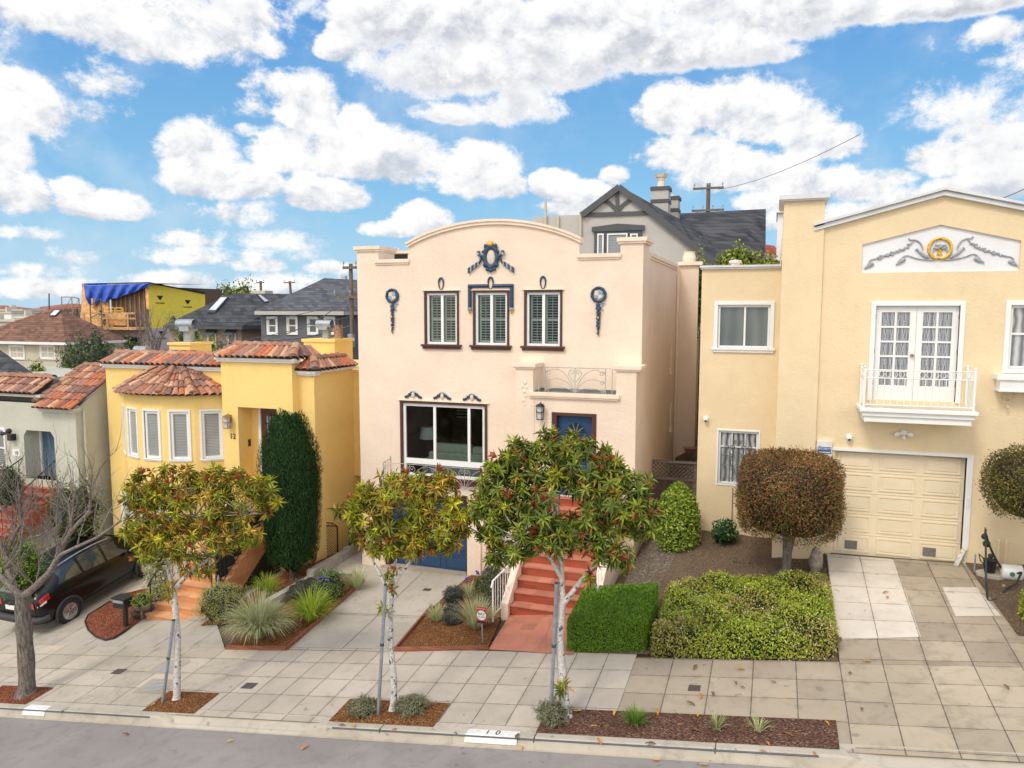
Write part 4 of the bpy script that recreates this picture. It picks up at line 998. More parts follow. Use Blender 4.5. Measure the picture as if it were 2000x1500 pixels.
for s in (-1, 1):
    mb.tube(qb((cx+s*.19, YF-.04, cz+.02), (cx+s*.31, YF-.06, cz+.02), (cx+s*.34, YF-.05, cz+.10), 6)+qb((cx+s*.34, YF-.05, cz+.1), (cx+s*.36, YF-.05, cz+.14), (cx+s*.29, YF-.05, cz+.12), 4)[1:], [.035]*11, 6)
    mb.tube(qb((cx+s*.25, YF-.04, cz+.02), (cx+s*.27, YF-.04, cz-.1), (cx+s*.32, YF-.03, cz-.16), 6), .028, 6)
mb.build('frame', M['navy'], t)
mb = MB(); mb.smooth = True; mb.ball((cx, YF-.005, cz-.01), .12, 18, 10, (1, .3, 1.62)); mb.build('boss', M['cream_pl'], t)
for s in (-1, 1):
    mb = MB()
    for k in range(6):
        mb.m = k % 2; f = k/6; x = cx+s*(.31+f*.30); z = cz-.14-f*.20; w = .05+.02*f
        mb.slab([(x, YF-.02, z-w), (x+s*.055, YF-.02, z-w-.035), (x+s*.055, YF-.02, z+w-.035), (x, YF-.02, z+w)], (0, -.03-.01*(k % 2), 0))
    mb.m = 0; mb.ball((cx+s*.33, YF-.07, cz+.07), .045, 8, 6, (.8, .6, 1))
    mb.build('ribbon', [M['silver'], M['navy']], t)
mb = MB(); mb.smooth = True; mb.ball((cx, YF-.07, cz+.31), .07, 8, 6, (1, .5, .8)); mb.ball((cx, YF-.06, cz+.37), .05, 8, 6, (1.3, .4, .5)); mb.ball((cx-.05, YF-.06, cz+.35), .035, 6, 5); mb.ball((cx+.05, YF-.06, cz+.35), .035, 6, 5); mb.build('gilt_top', M['gold'], t)
for i, (x, z) in enumerate(((-9.01, 4.69), (-8.17, 4.69), (-7.33, 4.685))):
    t = thing('plaster_ornament', 'small blue scrolled plaster ornament over the picture window, %s' % ('nearest the yellow house', 'the middle of three', 'nearest the blue front door')[i], 'ornament', (x, YF, z))
    mb = MB(); mb.smooth = True; ux, uz = Vector((1, 0, 0)), Vector((0, 0, 1))
    for s in (-1, 1):
        for (dx, dz, r) in ((.11, .09, .05), (.165, .045, .045), (.22, .03, .038)):
            mb.tube(spiral((x+s*dx, YF-.025, z+dz), ux*s, uz, r*.75, 1.0, PI/2, -1, 10), .018, 6); mb.ball((x+s*dx, YF-.015, z+dz), r*.8, 7, 5, (1, .4, 1))
        mb.ball((x+s*.065, YF-.02, z+.13), .045, 7, 5, (.7, .4, 1.3))
    mb.build('scrolls', M['navy'], t)
    mb = MB(); mb.smooth = True; mb.ball((x, YF-.03, z+.09), .052, 8, 6, (1, .5, 1.6)); mb.build('boss', M['cream_pl'], t)
    mb = MB(); mb.smooth = True; mb.tube(qb((x-.085, YF-.03, z+.15), (x, YF-.04, z+.235), (x+.085, YF-.03, z+.15), 8), .017, 5); mb.build('crown', M['paleblue'], t)
# window basket railing
mb = MB(); yb = YF-.42; x0, x1 = -9.72, -6.6; zt, zb = 3.0, 2.42
for (xa, xb) in ((x0, lerp(x0, x1, .5)), (lerp(x0, x1, .5), x1)):
    scrollrail(mb, xa+.02, xb-.02, zb, zt, yb, .0085)
mb.tube([(x0, YF, zt+.02), (x0, yb, zt), (x1, yb, zt), (x1, YF, zt+.02)], .009, 5); mb.tube([(x0, YF, zb), (x0, yb, zb), (x1, yb, zb), (x1, YF, zb)], .009, 5)
for x in (x0, x1):
    for k in range(4): mb.tube([(x, lerp(YF-.02, yb, k/3), zb), (x, lerp(YF-.02, yb, k/3), zt+.01)], .0075, 5)
    mb.tube([(x, YF-.02, zt), (x, YF-.02, zt+.1)], .012, 5)
o = mb.build('window_railing', M['iron_white']); tag(o, 'pale wrought iron scroll railing below the picture window', 'railing')
# steps
st = thing('front_steps', 'red terracotta tiled steps climbing to the blue front door', 'steps', (-4.3, 14.87, .5))
mb = MB(); x0, x1 = -5.2, -3.42; n = 10; z0, y0 = .50, 14.87; rise = (2.55-z0)/n; run = (YP-y0)/(n-.5)
for k in range(n):
    ya = y0+k*run; zt = z0+(k+1)*rise; yb_ = min(ya+run, YP-.002) if k < n-1 else YP-.002
    mb.m = 1; mb.poly([(x0, ya, zt-rise), (x1, ya, zt-rise), (x1, ya, zt-.03), (x0, ya, zt-.03)])
    mb.m = 0; mb.box(x0, x1, ya-.018, max(yb_, ya+.02), zt-.03, zt)
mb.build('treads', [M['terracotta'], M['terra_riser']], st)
for (xa, xb) in ((x0-.16, x0), (x1, x1+.16)):
    mb = MB(); sl = (2.55-z0)/(YP-y0)
    mb.add([(xa, y0-.12, .2), (xa, YP-.003, .2), (xa, YP-.003, 2.85), (xa, y0-.12, .76), (xb, y0-.12, .2), (xb, YP-.003, .2), (xb, YP-.003, 2.85), (xb, y0-.12, .76)], [(0, 1, 2, 3), (7, 6, 5, 4), (0, 4, 5, 1), (3, 2, 6, 7), (0, 3, 7, 4), (1, 5, 6, 2)])
    mb.build('side_wall', M['peach'], st, bevel=.01)
def handrail(pts, h, label, mat='white_metal', nb=7, scroll=True, name='stair_railing', parent=None, r=.018, low=.08, ends=True):
    """pts: base points; vertical bars, top and bottom rails"""
    mb = MB(); P_ = [Vector(p) for p in pts]; up = Vector((0, 0, h))
    a, b = P_[0], P_[-1]
    mb.tube([a+up*.93+(a-b).normalized()*.10, a+up]+[q+up for q in P_[1:]], r*1.15, 6); mb.tube([q+Vector((0, 0, low)) for q in P_], r*.7, 5)
    for k in range(nb+1):
        t = k/nb; i = min(int(t*(len(P_)-1)), len(P_)-2); f = t*(len(P_)-1)-i; q = P_[i].lerp(P_[i+1], f)
        e = k in (0, nb) and ends; mb.tube([q+Vector((0, 0, -.05 if e else low)), q+up], r*1.1 if e else r*.5, 5)
        if scroll and not e and k % 2 == 0:
            d = (b-a).normalized()
            for zz in (.3, .45, .6): mb.tube(spiral(q+Vector((0, 0, h*zz)), d, Vector((0, 0, 1)), .045, 1.0, 0, 1 if zz != .45 else -1, 8), .006, 4)
    o = mb.build(name, M[mat], parent)
    if label: tag(o, label, 'railing')
    return o
zz = lambda y: lerp(.55, 2.6, (y-y0)/(YP-y0))
handrail([(x0-.22, y0-.45, .52), (x0-.10, y0+.15, .66), (x0-.10, YP-.1, 2.62)], .84, 'white iron handrail on the left of the red tiled steps', nb=12)
handrail([(x1+.22, y0-.35, .62), (x1+.10, y0+.15, .74), (x1+.10, YP-.1, 2.62)], .84, 'white iron handrail on the right of the red tiled steps, half hidden by the hedge', nb=12)
patch('tiled_path', [(-5.07, 13.24), (-5.2, 14.9)], [(-3.34, 13.10), (-3.42, 14.9)], H, .018, M['terracotta'], 12, 8)
# pipes on the side wall and front, downspout
mb = MB()
for (yy, z0_, z1_) in ((23.4, 3.4, 4.2), (23.2, 5.2, 6.1)): mb.tube([(XR+.03, yy, z0_), (XR+.03, yy, z1_)], .02, 6); mb.box(XR, XR+.07, yy-.04, yy+.04, z0_-.1, z0_+.06)
mb.tube([(XR+.05, 24.4, .9), (XR+.05, 24.4, 8.2)], .04, 8)
mb.build('wall_pipe', M['peach_trim'], ph)
mb = MB(); mb.tube([(-7.1, YF-.04, .15), (-7.1, YF-.04, 1.0)], .02, 6); mb.tube([(-6.95, YF-.04, .15), (-6.95, YF-.04, .9), (-6.95, YF, .95)], .018, 6); mb.build('pipe', M['peach_trim'], ph)
# ------------------------------------------------------------------ the yellow house, number 12
yh = thing('yellow_house', 'yellow stucco house with curved bay window and clay tile roof edges, number 12', 'house', (-16, 18, 0))
AX0, AX1, BX0, BX1, CX1 = -19.62, -15.0, -15.0, -12.60, -12.08
YA, YBt = 18.0, 17.72
mb = MB()
wallgrid(mb, FY(YA), AX0, AX1, -1.6, 5.25, [(-19.25, -17.3, -1.2, 1.35, .2)])
wallgrid(mb, FY(YBt), BX0, BX1, -1.6, 5.58, [(-14.46, -13.14, 2.16, 4.26, .62)])
wallgrid(mb, FY(YA), BX1, CX1, -1.6, 5.22, [])
mb.poly([(BX0, YBt, -1.6), (BX0, YBt, 5.58), (BX0, YA+.4, 5.58), (BX0, YA+.4, -1.6)]); mb.poly([(BX1, YBt, -1.6), (BX1, YA+.4, -1.6), (BX1, YA+.4, 5.58), (BX1, YBt, 5.58)])
S = Matrix.Translation((CX1, YA, 0)) @ Matrix.Rotation(PI/2, 4, 'Z')     # side wall: local x runs back, local y into the house
wallgrid(mb, S, 0, 2.05, -1.2, 5.3, [(1.0, 1.15, .78, .98, .08)])
mb.poly([(AX0, YA, -1.6), (AX0, YA, 5.25), (AX0, 26, 5.25), (AX0, 26, -1.6)])
mb.poly([(AX0, YA+.02, 5.1), (CX1, YA+.02, 5.1), (CX1, 26, 5.1), (AX0, 26, 5.1)])
mb.poly([(AX0, 26, -1.6), (CX1, 26, -1.6), (CX1, 26, 5.1), (AX0, 26, 5.1)])
# rear jut with its window
S2 = Matrix.Translation((CX1+.32, 20.05, 0)) @ Matrix.Rotation(PI/2, 4, 'Z')
wallgrid(mb, S2, 0, 4, 1.95, 5.15, [(.12, .85, 2.95, 4.2, .1)])
mb.box(CX1-.3, CX1+.318, 20.05, 24, 1.949, 1.96); mb.poly([(CX1-.3, 20.05, 1.95), (CX1+.32, 20.05, 1.95), (CX1+.32, 20.05, 5.15), (CX1-.3, 20.05, 5.15)]); mb.poly([(CX1, 20.05, -1.2), (CX1, 26, -1.2), (CX1, 26, 1.95), (CX1, 20.05, 1.95)])
mb.box(-12.32, CX1-.01, 17.93, 18.2, -1.2, .6)
# the bow
R, half = 2.62, 1.98; bx = -17.03; cyb = YA+math.sqrt(R*R-half*half)
a0 = math.asin(half/R); NF = 5
bp = []
for i in range(NF*2+1):
    a = -a0+2*a0*i/(NF*2); bp.append((bx+math.sin(a)*R, cyb-math.cos(a)*R))
facets = []
for i in range(NF):
    pA, pB = Vector((*bp[2*i], 0)), Vector((*bp[2*i+2], 0)); facets.append((pA, pB))
zb, zt, zw0, zw1 = 1.85, 4.62, 2.70, 4.10
for (pA, pB) in facets:
    Ff = frame_of(pA, pB-pA); L = (pB-pA).length
    wallgrid(mb, Ff, 0, L, zb, zt, [(L/2-.27, L/2+.27, zw0, zw1, .12)])
mb.poly([(x, y, zb) for x, y in [(f[0].x, f[0].y) for f in facets]+[(facets[-1][1].x, facets[-1][1].y)]])
mb.build('wall', M['yellow'], yh)
for (pA, pB) in facets:
    Ff = frame_of(pA, pB-pA); L = (pB-pA).length
    window(yh, Ff, L/2-.27, L/2+.27, zw0, zw1, mat='white', fw=.075, inset=.02, glassm='pane_blind', casing=(.055, 'white', .03), sill=(.07, .07, .05, 'white'))
window(yh, S2, .12, .85, 2.95, 4.2, mat='white', fw=.05, inset=.03, trans=(.5,), glassm='pane_blind', casing=(.06, 'white', .02))
window(yh, S, 1.0, 1.15, .78, .98, mat='white', fw=.03, inset=.01, glassm='pane_dark')
mb = MB(); mb.M = FY(YA); bars(mb, -19.25, -17.3, -1.2, 1.35, -.02, .12, .12); mb.build('garage_frame', M['white'], yh)
mb = MB(); mb.M = FY(YA); mb.box(-19.13, -17.42, .12, .16, -1.2, 1.23)
for k in range(4): mb.box(-19.1, -17.45, .105, .12, -1.1+k*.6, -1.02+k*.6)
mb.build('garage_door', M['white'], yh)
# entrance alcove door
mb = MB(); mb.M = FY(YBt)
mb.box(-14.17, -14.09, .52, .61, 2.16, 4.26); mb.box(-14.09, -13.15, .52, .61, 4.17, 4.25); mb.build('door_frame', M['white'], yh)
mb = MB(); mb.M = FY(YBt); mb.box(-14.08, -13.16, .56, .60, 2.16, 4.16)
bars(mb, -13.97, -13.26, 2.5, 4.02, .53, .56, .06)
for f in (1/3, 2/3): x = lerp(-13.97, -13.26, f); mb.box(x-.02, x+.02, .53, .555, 2.5, 4.02)
mb.box(-13.95, -13.28, .53, .555, 3.72, 3.76)
d = mb.build('door', plain('mahogany', (.10, .028, .02), .4), yh)
mb = MB(); mb.M = FY(YBt); mb.poly([(-13.95, .554, 2.52), (-13.28, .554, 2.52), (-13.28, .554, 4.0), (-13.95, .554, 4.0)]); mb.build('pane', M['pane_lace'], d, fixn=False)
MB().box(-14.50, -14.165, 18.325, 18.36, 2.1, 4.3).build('alcove_wall', M['yellow'], yh)
MB().box(-14.455, -14.44, 18.12, 18.22, 3.05, 3.25).build('doorbell', M['black'], yh)
# white cornices
def cornice(mb, x0, x1, y, z, d=.12, h=.13):
    mb.box(x0, x1, y-d, y+.25, z+h*.45, z+h); mb.box(x0+.03, x1-.03, y-d*.6, y+.2, z, z+h*.45)
mb = MB(); cornice(mb, AX0-.08, AX1-.01, YA, 5.25); cornice(mb, BX0-.13, BX1+.15, YBt, 5.56); cornice(mb, BX1+.002, CX1+.1, YA, 5.21)
mb.box(CX1-.1, CX1+.1, YA+.25, 20.15, 5.27, 5.345)
mb.build('cornice', M['white'], yh)
mb = MB(); mb.box(CX1, CX1+.36, 20.0, 24, 5.15, 5.22); mb.build('coping', M['yellow'], yh)
# clay tile edges
mb = MB()
tile_roof(mb, (AX0-.06, YA-.16, 5.38), (AX1, YA-.16, 5.38), (AX1, YA+.36, 5.68), (AX0+.1, YA+.36, 5.68), .205, .62, 1)
ridge_tiles(mb, (AX0+.1, YA+.38, 5.68), (AX1, YA+.38, 5.68), .12, .36, 2)
tile_roof(mb, (BX0-.10, YBt-.16, 5.69), (BX1+.12, YBt-.16, 5.69), (BX1-.12, YBt+.36, 6.02), (BX0+.25, YBt+.36, 6.02), .205, .62, 4)
ridge_tiles(mb, (BX0+.25, YBt+.38, 6.02), (BX1-.15, YBt+.38, 6.02), .12, .36, 5)
ridge_tiles(mb, (BX0-.12, YBt-.1, 5.73), (BX0+.25, YBt+.36, 6.02), .10, .3, 6)
ridge_tiles(mb, (BX1+.14, YBt-.12, 5.75), (BX1-.1, YBt+.38, 6.05), .125, .3, 7)
tile_roof(mb, (BX1+.02, YA-.14, 5.35), (CX1+.12, YA-.14, 5.35), (CX1-.22, YA+.30, 5.66), (BX1+.02, YA+.36, 5.66), .2, .6, 8)
ridge_tiles(mb, (CX1+.12, YA-.12, 5.38), (CX1-.2, YA+.3, 5.68), .12, .3, 9)
tile_roof(mb, (CX1+.12, YA-.12, 5.35), (CX1+.12, 20.1, 5.35), (CX1-.22, 20.0, 5.64), (CX1-.22, YA+.30, 5.64), .2, .6, 10)
ridge_tiles(mb, (CX1-.24, YA+.3, 5.64), (CX1-.24, 20.0, 5.64), .12, .36, 11)
tile_roof(mb, (BX1+.1, YBt-.1, 5.69), (BX1+.1, YBt+1.2, 5.69), (BX1-.15, YBt+1.1, 6.0), (BX1-.15, YBt+.36, 6.0), .2, .6, 12)
mb.build('tile_roof', M['tile_t'], yh, fixn=False)
# tiled half cone over the bow
mb = MB(); apex = Vector((-17.0, YA-.005, 5.36)); e = .20; kk = 0
eave = []
for i in range(NF+1):
    x, y = (facets[i][0].x, facets[i][0].y) if i < NF else (facets[-1][1].x, facets[-1][1].y)
    v = Vector((x-bx, y-cyb, 0)).normalized(); eave.append(Vector((x, y, 4.60))+v*e)
eave[0].y = YA-.01; eave[-1].y = YA-.01
for i in range(NF):
    t0, t1 = i/NF, (i+1)/NF
    d0 = Vector((lerp(-17.75, -16.25, t0), YA-.01-.10*math.sin(PI*t0), 5.33)); d1 = Vector((lerp(-17.75, -16.25, t1), YA-.01-.10*math.sin(PI*t1), 5.33))
    tile_roof(mb, eave[i], eave[i+1], d1, d0, .2, .36, 20+i)
for i in range(1, NF):
    t0 = i/NF; d0 = Vector((lerp(-17.75, -16.25, t0), YA-.02-.10*math.sin(PI*t0), 5.34)); ridge_tiles(mb, eave[i]+Vector((0, 0, .07)), d0+Vector((0, 0, .03)), .10, .36, 40+i)
mb.col = (.10, .05, .035); mb.add([(p.x, p.y, 4.585) for p in eave], [tuple(range(len(eave)))])
mb.build('bay_roof', M['tile_t'], yh, fixn=False)
# chimneys
for k, (x0, x1, y0, z0, z1) in enumerate(((-21.4+.5, -19.95, 22, 5.1, 5.85), (-14.45, -13.3, 21, 5.1, 6.1))):
    mb = MB(); mb.box(x0, x1, y0, y0+1.1, z0, z1-.09); mb.box(x0-.05, x1+.05, y0-.05, y0+1.15, z1-.09, z1); ch = mb.build('chimney', M['yellow'], yh)
    mb = MB(); mb.smooth = True; cx_ = lerp(x0, x1, .45); cy_ = y0+.55; s = (1.0, .72)[k]
    mb.lathe((cx_, cy_, z1), [(.2*s, 0), (.2*s, .35*s), (.24*s, .5*s)], 16)
    mb.tube([(cx_-.38*s, cy_-.1, z1+.66*s), (cx_+.38*s, cy_-.1, z1+.66*s)], .19*s, 12, cap=False)
    mb.smooth = False; mb.box(cx_-.22*s, cx_+.22*s, cy_-.1-.17*s, cy_+.2, z1+.40*s, z1+.62*s)
    mb.build('vent_cowl', M['galv'], ch)
    if k: MB().lathe((x1-.2, cy_, z1), [(.14, 0), (.14, .42), (.16, .44), (0, .44)], 12).build('flue', M['rust'], ch)
mb = MB(); mb.tube([(-21.3+.1, 21.0, 5.15), (-21.2, 21.0, 5.6)], .12, 10); mb.tube([(-21.45, 21, 5.62), (-20.9, 21, 5.62)], .14, 10); mb.build('roof_vent', M['galv'], yh)
mb = MB()
for k in range(5): mb.box(-20.4+k*.02, -18.4, 20.2+k*.09, 20.27+k*.09, 5.45+.03*k, 5.55+.03*k)
tag(mb.build('roof_lumber', wood('old_lumber', (.12, .085, .06))), 'dark old timber boards lying on the yellow house roof by its left chimney', 'lumber')
M['brass'] = plain('dull_brass', (.30, .20, .09), .45, .5)
t = thing('wall_lantern', 'brass framed lantern on the yellow wall above the number 12', 'wall lantern', (-14.72, YBt, 3.85)); lantern(t, -14.72, YBt, 3.84, .36, .22, 'brass')
t = thing('house_number', 'dark metal house number 12 on the yellow wall under the lantern', 'house number', (-14.66, YBt, 3.4)); text_obj('12', .22, (-14.66, YBt-.005, 3.33), M['black'], t, .008, 'digits')
# orange tiled steps
st = thing('front_steps', 'orange tiled steps with dark lattice below their side climbing to the yellow house door', 'steps', (-14, 14.5, -.83))
mb = MB(); x0, x1 = -14.87, -13.2; n = 16; z0, y0 = -.85, 14.5; rise = (2.14-z0)/n; run = .268
for k in range(n):
    ya = y0+k*run; zt = z0+(k+1)*rise; xa = x0+(0 if k < 2 else .1); yb_ = min(ya+run, 18.3) if k < n-1 else 18.33
    if ya > YBt-.05: xa = -14.45
    mb.m = 1; mb.poly([(xa, ya, zt-rise), (x1, ya, zt-rise), (x1, ya, zt), (xa, ya, zt)]); mb.poly([(x1, ya, zt-rise*1.6), (x1, yb_, zt-rise*1.6), (x1, yb_, zt), (x1, ya, zt)]); mb.poly([(xa, ya, zt-rise-.6), (xa, ya, zt), (xa, yb_, zt), (xa, yb_, zt-rise-.6)])
    mb.m = 0; mb.box(xa-.01, x1+.01, ya-.02, yb_, zt-.035, zt+.002)
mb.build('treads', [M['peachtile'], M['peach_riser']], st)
sl = rise/run
mb = MB(); mb.add([(x1+.012, y0+.1, z0-.1), (x1+.012, y0+.75, z0-.1), (x1+.012, YBt, z0-.1+sl*(YBt-y0-.75)), (x1+.012, YBt, z0+sl*(YBt-y0)+.1), (x1+.012, y0+.1, z0+sl*.1+.1)], [(0, 1, 2, 3, 4)])
mb.build('stringer', M['peach_riser'], st, fixn=False)
mb = MB()
for k in range(34):
    yy = y0+.9+k*.09
    ztop = z0+sl*(yy-y0-.75)-.12
    if yy > YBt: break
    mb.tube([(x1+.02, yy, z0-.2), (x1+.02, yy, max(z0-.1, ztop))], .012, 4, cap=False)
for k in range(26):
    zz_ = z0-.05+k*.1; ys = y0+.75+(zz_-z0+.12)/sl
    if ys < YBt: mb.tube([(x1+.035, ys, zz_), (x1+.035, YBt, zz_)], .012, 4, cap=False)
mb.build('lattice', plain('dark_lattice', (.05, .035, .025), .8), st)
MB().box(x1-.25, x1-.2, y0+.9, YBt, z0-.3, 1.4).build('underside', M['dark'], st)
zz = lambda y: z0+(y-y0)*sl+rise
for sx, lb, ya in ((x0+.05, 'left', y0+.12), (x1-.06, 'right', y0+.55)):
    handrail([(sx, ya, zz(ya)-.1), (sx, lerp(ya, YBt, .5), zz(lerp(ya, YBt, .5))), (sx, YBt-.1, zz(YBt-.1))], .82, 'black iron stair railing on the %s side of the orange tiled steps' % lb, 'black', 16, True, r=.017, low=.1)

# ------------------------------------------------------------------ the sage house, number 18
sh = thing('sage_house', 'pale sage stucco house with sloping clay tile roof and arched entry at the left edge', 'house', (-22, 17, 0))
SX0, SX1, SY = -28.5, -19.92, 17.1
def onp(px, py, y=SY): p = P(px, py, y); return p.x, p.z
doorx0, doorz1 = onp(45, 832); doorx1, _ = onp(105, 845); _, dz0 = onp(100, 940)
wx0, wz1 = onp(-60, 835); wx1, wz0 = onp(12, 912)
mb = MB(); wallgrid(mb, FY(SY), SX0, SX1, -2.6, 4.02, [(doorx0, doorx1, dz0, doorz1-.12, .6), (wx0, wx1, wz0, wz1, .12)])
S = Matrix.Translation((SX1, SY, 0)) @ Matrix.Rotation(PI/2, 4, 'Z'); wallgrid(mb, S, 0, 9, -2.2, 4.0, [])
mb.poly([(SX1, SY, 4.0), (SX1, SY+1.75, 4.0), (SX1, SY+1.75, 5.15)]); mb.poly([(SX1-.01, SY+1.75, 4.0), (SX1-.01, 26, 4.0), (SX1-.01, 26, 4.5), (SX1-.01, SY+1.75, 5.15)])
# chamfered entry head
for s, x in ((1, doorx0), (-1, doorx1)): mb.pxz([(x, doorz1-.12), (x+s*.14, doorz1-.121), (x, doorz1-.30)], SY+.001, SY+.59)
mb.build('wall', M['sage'], sh)
mb = MB(); mb.poly([(SX0, SY+.3, 4.1), (SX1, SY+.3, 4.1), (SX1, 26, 4.1), (SX0, 26, 4.1)]); mb.box(SX0, -21.38, SY+.55, SY+.7, 4.1, 4.84); mb.build('flat_roof', plain('grey_felt', (.16, .15, .15), .9), sh)
window(sh, FY(SY), wx0, wx1, wz0, wz1, mat='white', fw=.05, inset=.03, trans=(.5,), mull=(.5,), glassm='pane_far', casing=(.07, 'white', .03))
mb = MB(); mb.M = FY(SY); dm = doorx0+.1; mb.box(dm, doorx1, .55, .59, dz0, doorz1-.13); bars(mb, dm+.12, dm+.55, dz0+.2, dz0+.9, .53, .55, .03); dd = mb.build('door', plain('slate_blue_paint', (.07, .15, .23), .5), sh)
mb = MB(); mb.M = FY(SY); mb.box(dm-.08, dm, .5, .599, dz0, doorz1-.13); mb.build('door_frame', M['white'], sh)
mb = MB(); mb.box(-21.3, SX1+.12, SY-.14, SY+.1, 3.98, 4.06); mb.box(-21.27, SX1+.09, SY-.10, SY+.08, 3.92, 3.98); mb.box(-28.5, -21.2, SY-.1, SY+.1, 4.34, 4.42); mb.tube([(SX1+.06, SY+.25, -1), (SX1+.06, SY+.25, 3.95)], .04, 8); mb.build('gutter', plain('cream_gutter', (.58, .56, .46), .6), sh)
mb = MB()
tile_roof(mb, (-21.35, SY-.18, 4.07), (SX1+.10, SY-.18, 4.07), (SX1+.10, SY+1.75, 5.18), (-21.35, SY+1.75, 5.18), .2, .36, 60)
ridge_tiles(mb, (-21.4, SY+1.77, 5.2), (SX1+.12, SY+1.77, 5.2), .12, .36, 61)
tile_roof(mb, (-28.5, SY-.15, 4.45), (-21.4, SY-.15, 4.45), (-21.4, SY+.55, 4.85), (-28.5, SY+.55, 4.85), .2, .36, 62)
ridge_tiles(mb, (-28.5, SY+.57, 4.86), (-21.4, SY+.57, 4.9), .13, .36, 63); ridge_tiles(mb, (-21.4, SY-.1, 4.2), (-21.4, SY+1.7, 5.2), .12, .36, 64)
mb.build('tile_roof', M['tile_t'], sh, fixn=False)
x, z = onp(27, 850); t = thing('wall_spotlight', 'black spotlight pair on the sage wall left of the arched entry', 'spotlight', (x, SY, z))
mb = MB(); mb.box(x-.09, x+.1, SY-.16, SY, z-.15, z+.05); mb.ball((x+.06, SY-.2, z+.16), .09, 10, 6); mb.lathe((x-.1, SY-.15, z+.08), [(.03, 0), (.07, .16)], 8, (-1, -.5, -.1)); mb.build('lamp_head', M['black'], t)
x, z = onp(33, 884); t = thing('house_number', 'small white tile with house number 18 on the sage wall', 'house number', (x, SY, z))
MB().box(x-.16, x+.16, SY-.02, SY, z-.10, z+.10).build('plate', M['white'], t); text_obj('18', .17, (x, SY-.024, z-.06), M['black'], t, .002, 'digits')
st = thing('front_steps', 'red tiled steps of the sage house behind the bare tree', 'steps', (-20.5, 15, 0))
mb = MB(); n = 12; zt0 = dz0; yb0 = SY+.58
for k in range(n):
    y1_ = SY+.4-k*.26; zt = zt0-k*.18; xl = lerp(doorx0-.05, doorx0-1.2, k/n); xr = lerp(doorx1+.02, doorx1-.3, k/n)
    mb.m = 1; mb.box(xl, xr, y1_-.26, yb0 if k == 0 else y1_, zt-.7, zt-.04); mb.m = 0; mb.box(xl-.01, xr+.01, y1_-.28, yb0 if k == 0 else y1_, zt-.04, zt)
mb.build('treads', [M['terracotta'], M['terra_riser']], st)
for s, lb in ((0, 'left'), (1, 'right')):
    xs_ = (doorx0-.03, doorx0-1.1) if s == 0 else (doorx1, doorx1-.28)
    handrail([(xs_[1], SY+.3-2.9, zt0-1.95), (xs_[0], SY+.2, zt0)], .8, 'black iron railing on the %s of the sage house steps' % lb, 'black', 9, True)
struct_ = None
# ------------------------------------------------------------------ the cream house with the balcony
ch = thing('cream_house', 'pale cream stucco house with white gable panel and French doors at the right', 'house', (2.5, 17, 1.8))
WX0, WX1, TX0, TX1, GX1 = -1.62, .10, .10, .895, 9.5
YW, YT, YG = 18.0, 17.0, 17.06
mb = MB()
wallgrid(mb, FY(YW), WX0, WX1, .9, 8.0, [(-1.24, -.10, 6.17, 7.15, .12), (-1.15, -.27, 3.0, 4.25, .12)])
mb.poly([(WX0, YW, .9), (WX0, YW, 8.0), (WX0, 27, 8.0), (WX0, 27, .9)]); mb.poly([(WX0, YW+.02, 7.8), (WX1, YW+.02, 7.8), (WX1, 27, 7.8), (WX0, 27, 7.8)])
mb.box(WX0, WX1, YW+.001, YW+.25, 7.8, 7.999)
mb.box(TX0, TX1, YT, YW+.6, .6, 9.28)
PN = (1.63, 4.41, 7.79, 8.72); gz = lambda x: 8.72+.60*(1-abs(x-3.05)/2.33)
wallgrid(mb, FY(YG), TX1, GX1, 1.2, 8.72, [(*PN, .001), (1.94, 3.45, 5.20, 7.12, .12), (1.28, 3.72, 1.6, 4.10, .22), (4.31, 5.15, 5.90, 7.13, .12)])
mb.poly([(TX1, YG, 8.72), (5.38, YG, 8.72), (3.05, YG, 9.32)])
for s, xa in ((1, 1.63), (-1, 4.41)):
    mb.poly([(xa, YG, 8.36), (3.03, YG, 8.71), (3.03, YG, 8.72), (xa, YG, 8.72)]); mb.poly([(xa, YG, 8.36), (3.03, YG, 8.71), (3.03, YG+.05, 8.71), (xa, YG+.05, 8.36)])
mb.poly([(1.63, YG, 7.79), (1.63, YG+.05, 7.79), (1.63, YG+.05, 8.36), (1.63, YG, 8.36)]); mb.poly([(4.41, YG, 7.79), (4.41, YG+.05, 7.79), (4.41, YG+.05, 8.36), (4.41, YG, 8.36)])
mb.poly([(1.63, YG, 7.79), (4.41, YG, 7.79), (4.41, YG+.05, 7.79), (1.63, YG+.05, 7.79)])
mb.poly([(TX1, YG+.02, 8.7), (GX1, YG+.02, 8.7), (GX1, 28, 8.7), (TX1, 28, 8.7)]); mb.poly([(TX1, YG+.1, 8.72), (3.05, YG+.1, 9.3), (3.05, 27, 9.3), (TX1, 27, 8.72)]); mb.poly([(5.38, YG+.1, 8.72), (3.05, YG+.1, 9.3), (3.05, 27, 9.3), (5.38, 27, 8.72)])
mb.poly([(WX1-.01, YW+.6, 7.8), (WX1-.01, 27, 7.8), (WX1-.01, 27, 8.8), (WX1-.01, YW+.6, 8.8)])
mb.box(TX0+.0, TX1+.3, YG-.02, YG-.0, .6, 1.85)
mb.build('wall', M['cream'], ch)
mb = MB(); mb.poly([(1.6, YG+.045, 7.76), (4.44, YG+.045, 7.76), (4.44, YG+.045, 8.75), (1.6, YG+.045, 8.75)]); mb.build('gable_panel', stucco('white_stucco', (.80, .80, .82), (.6, .6, .62), .1, .4), ch)
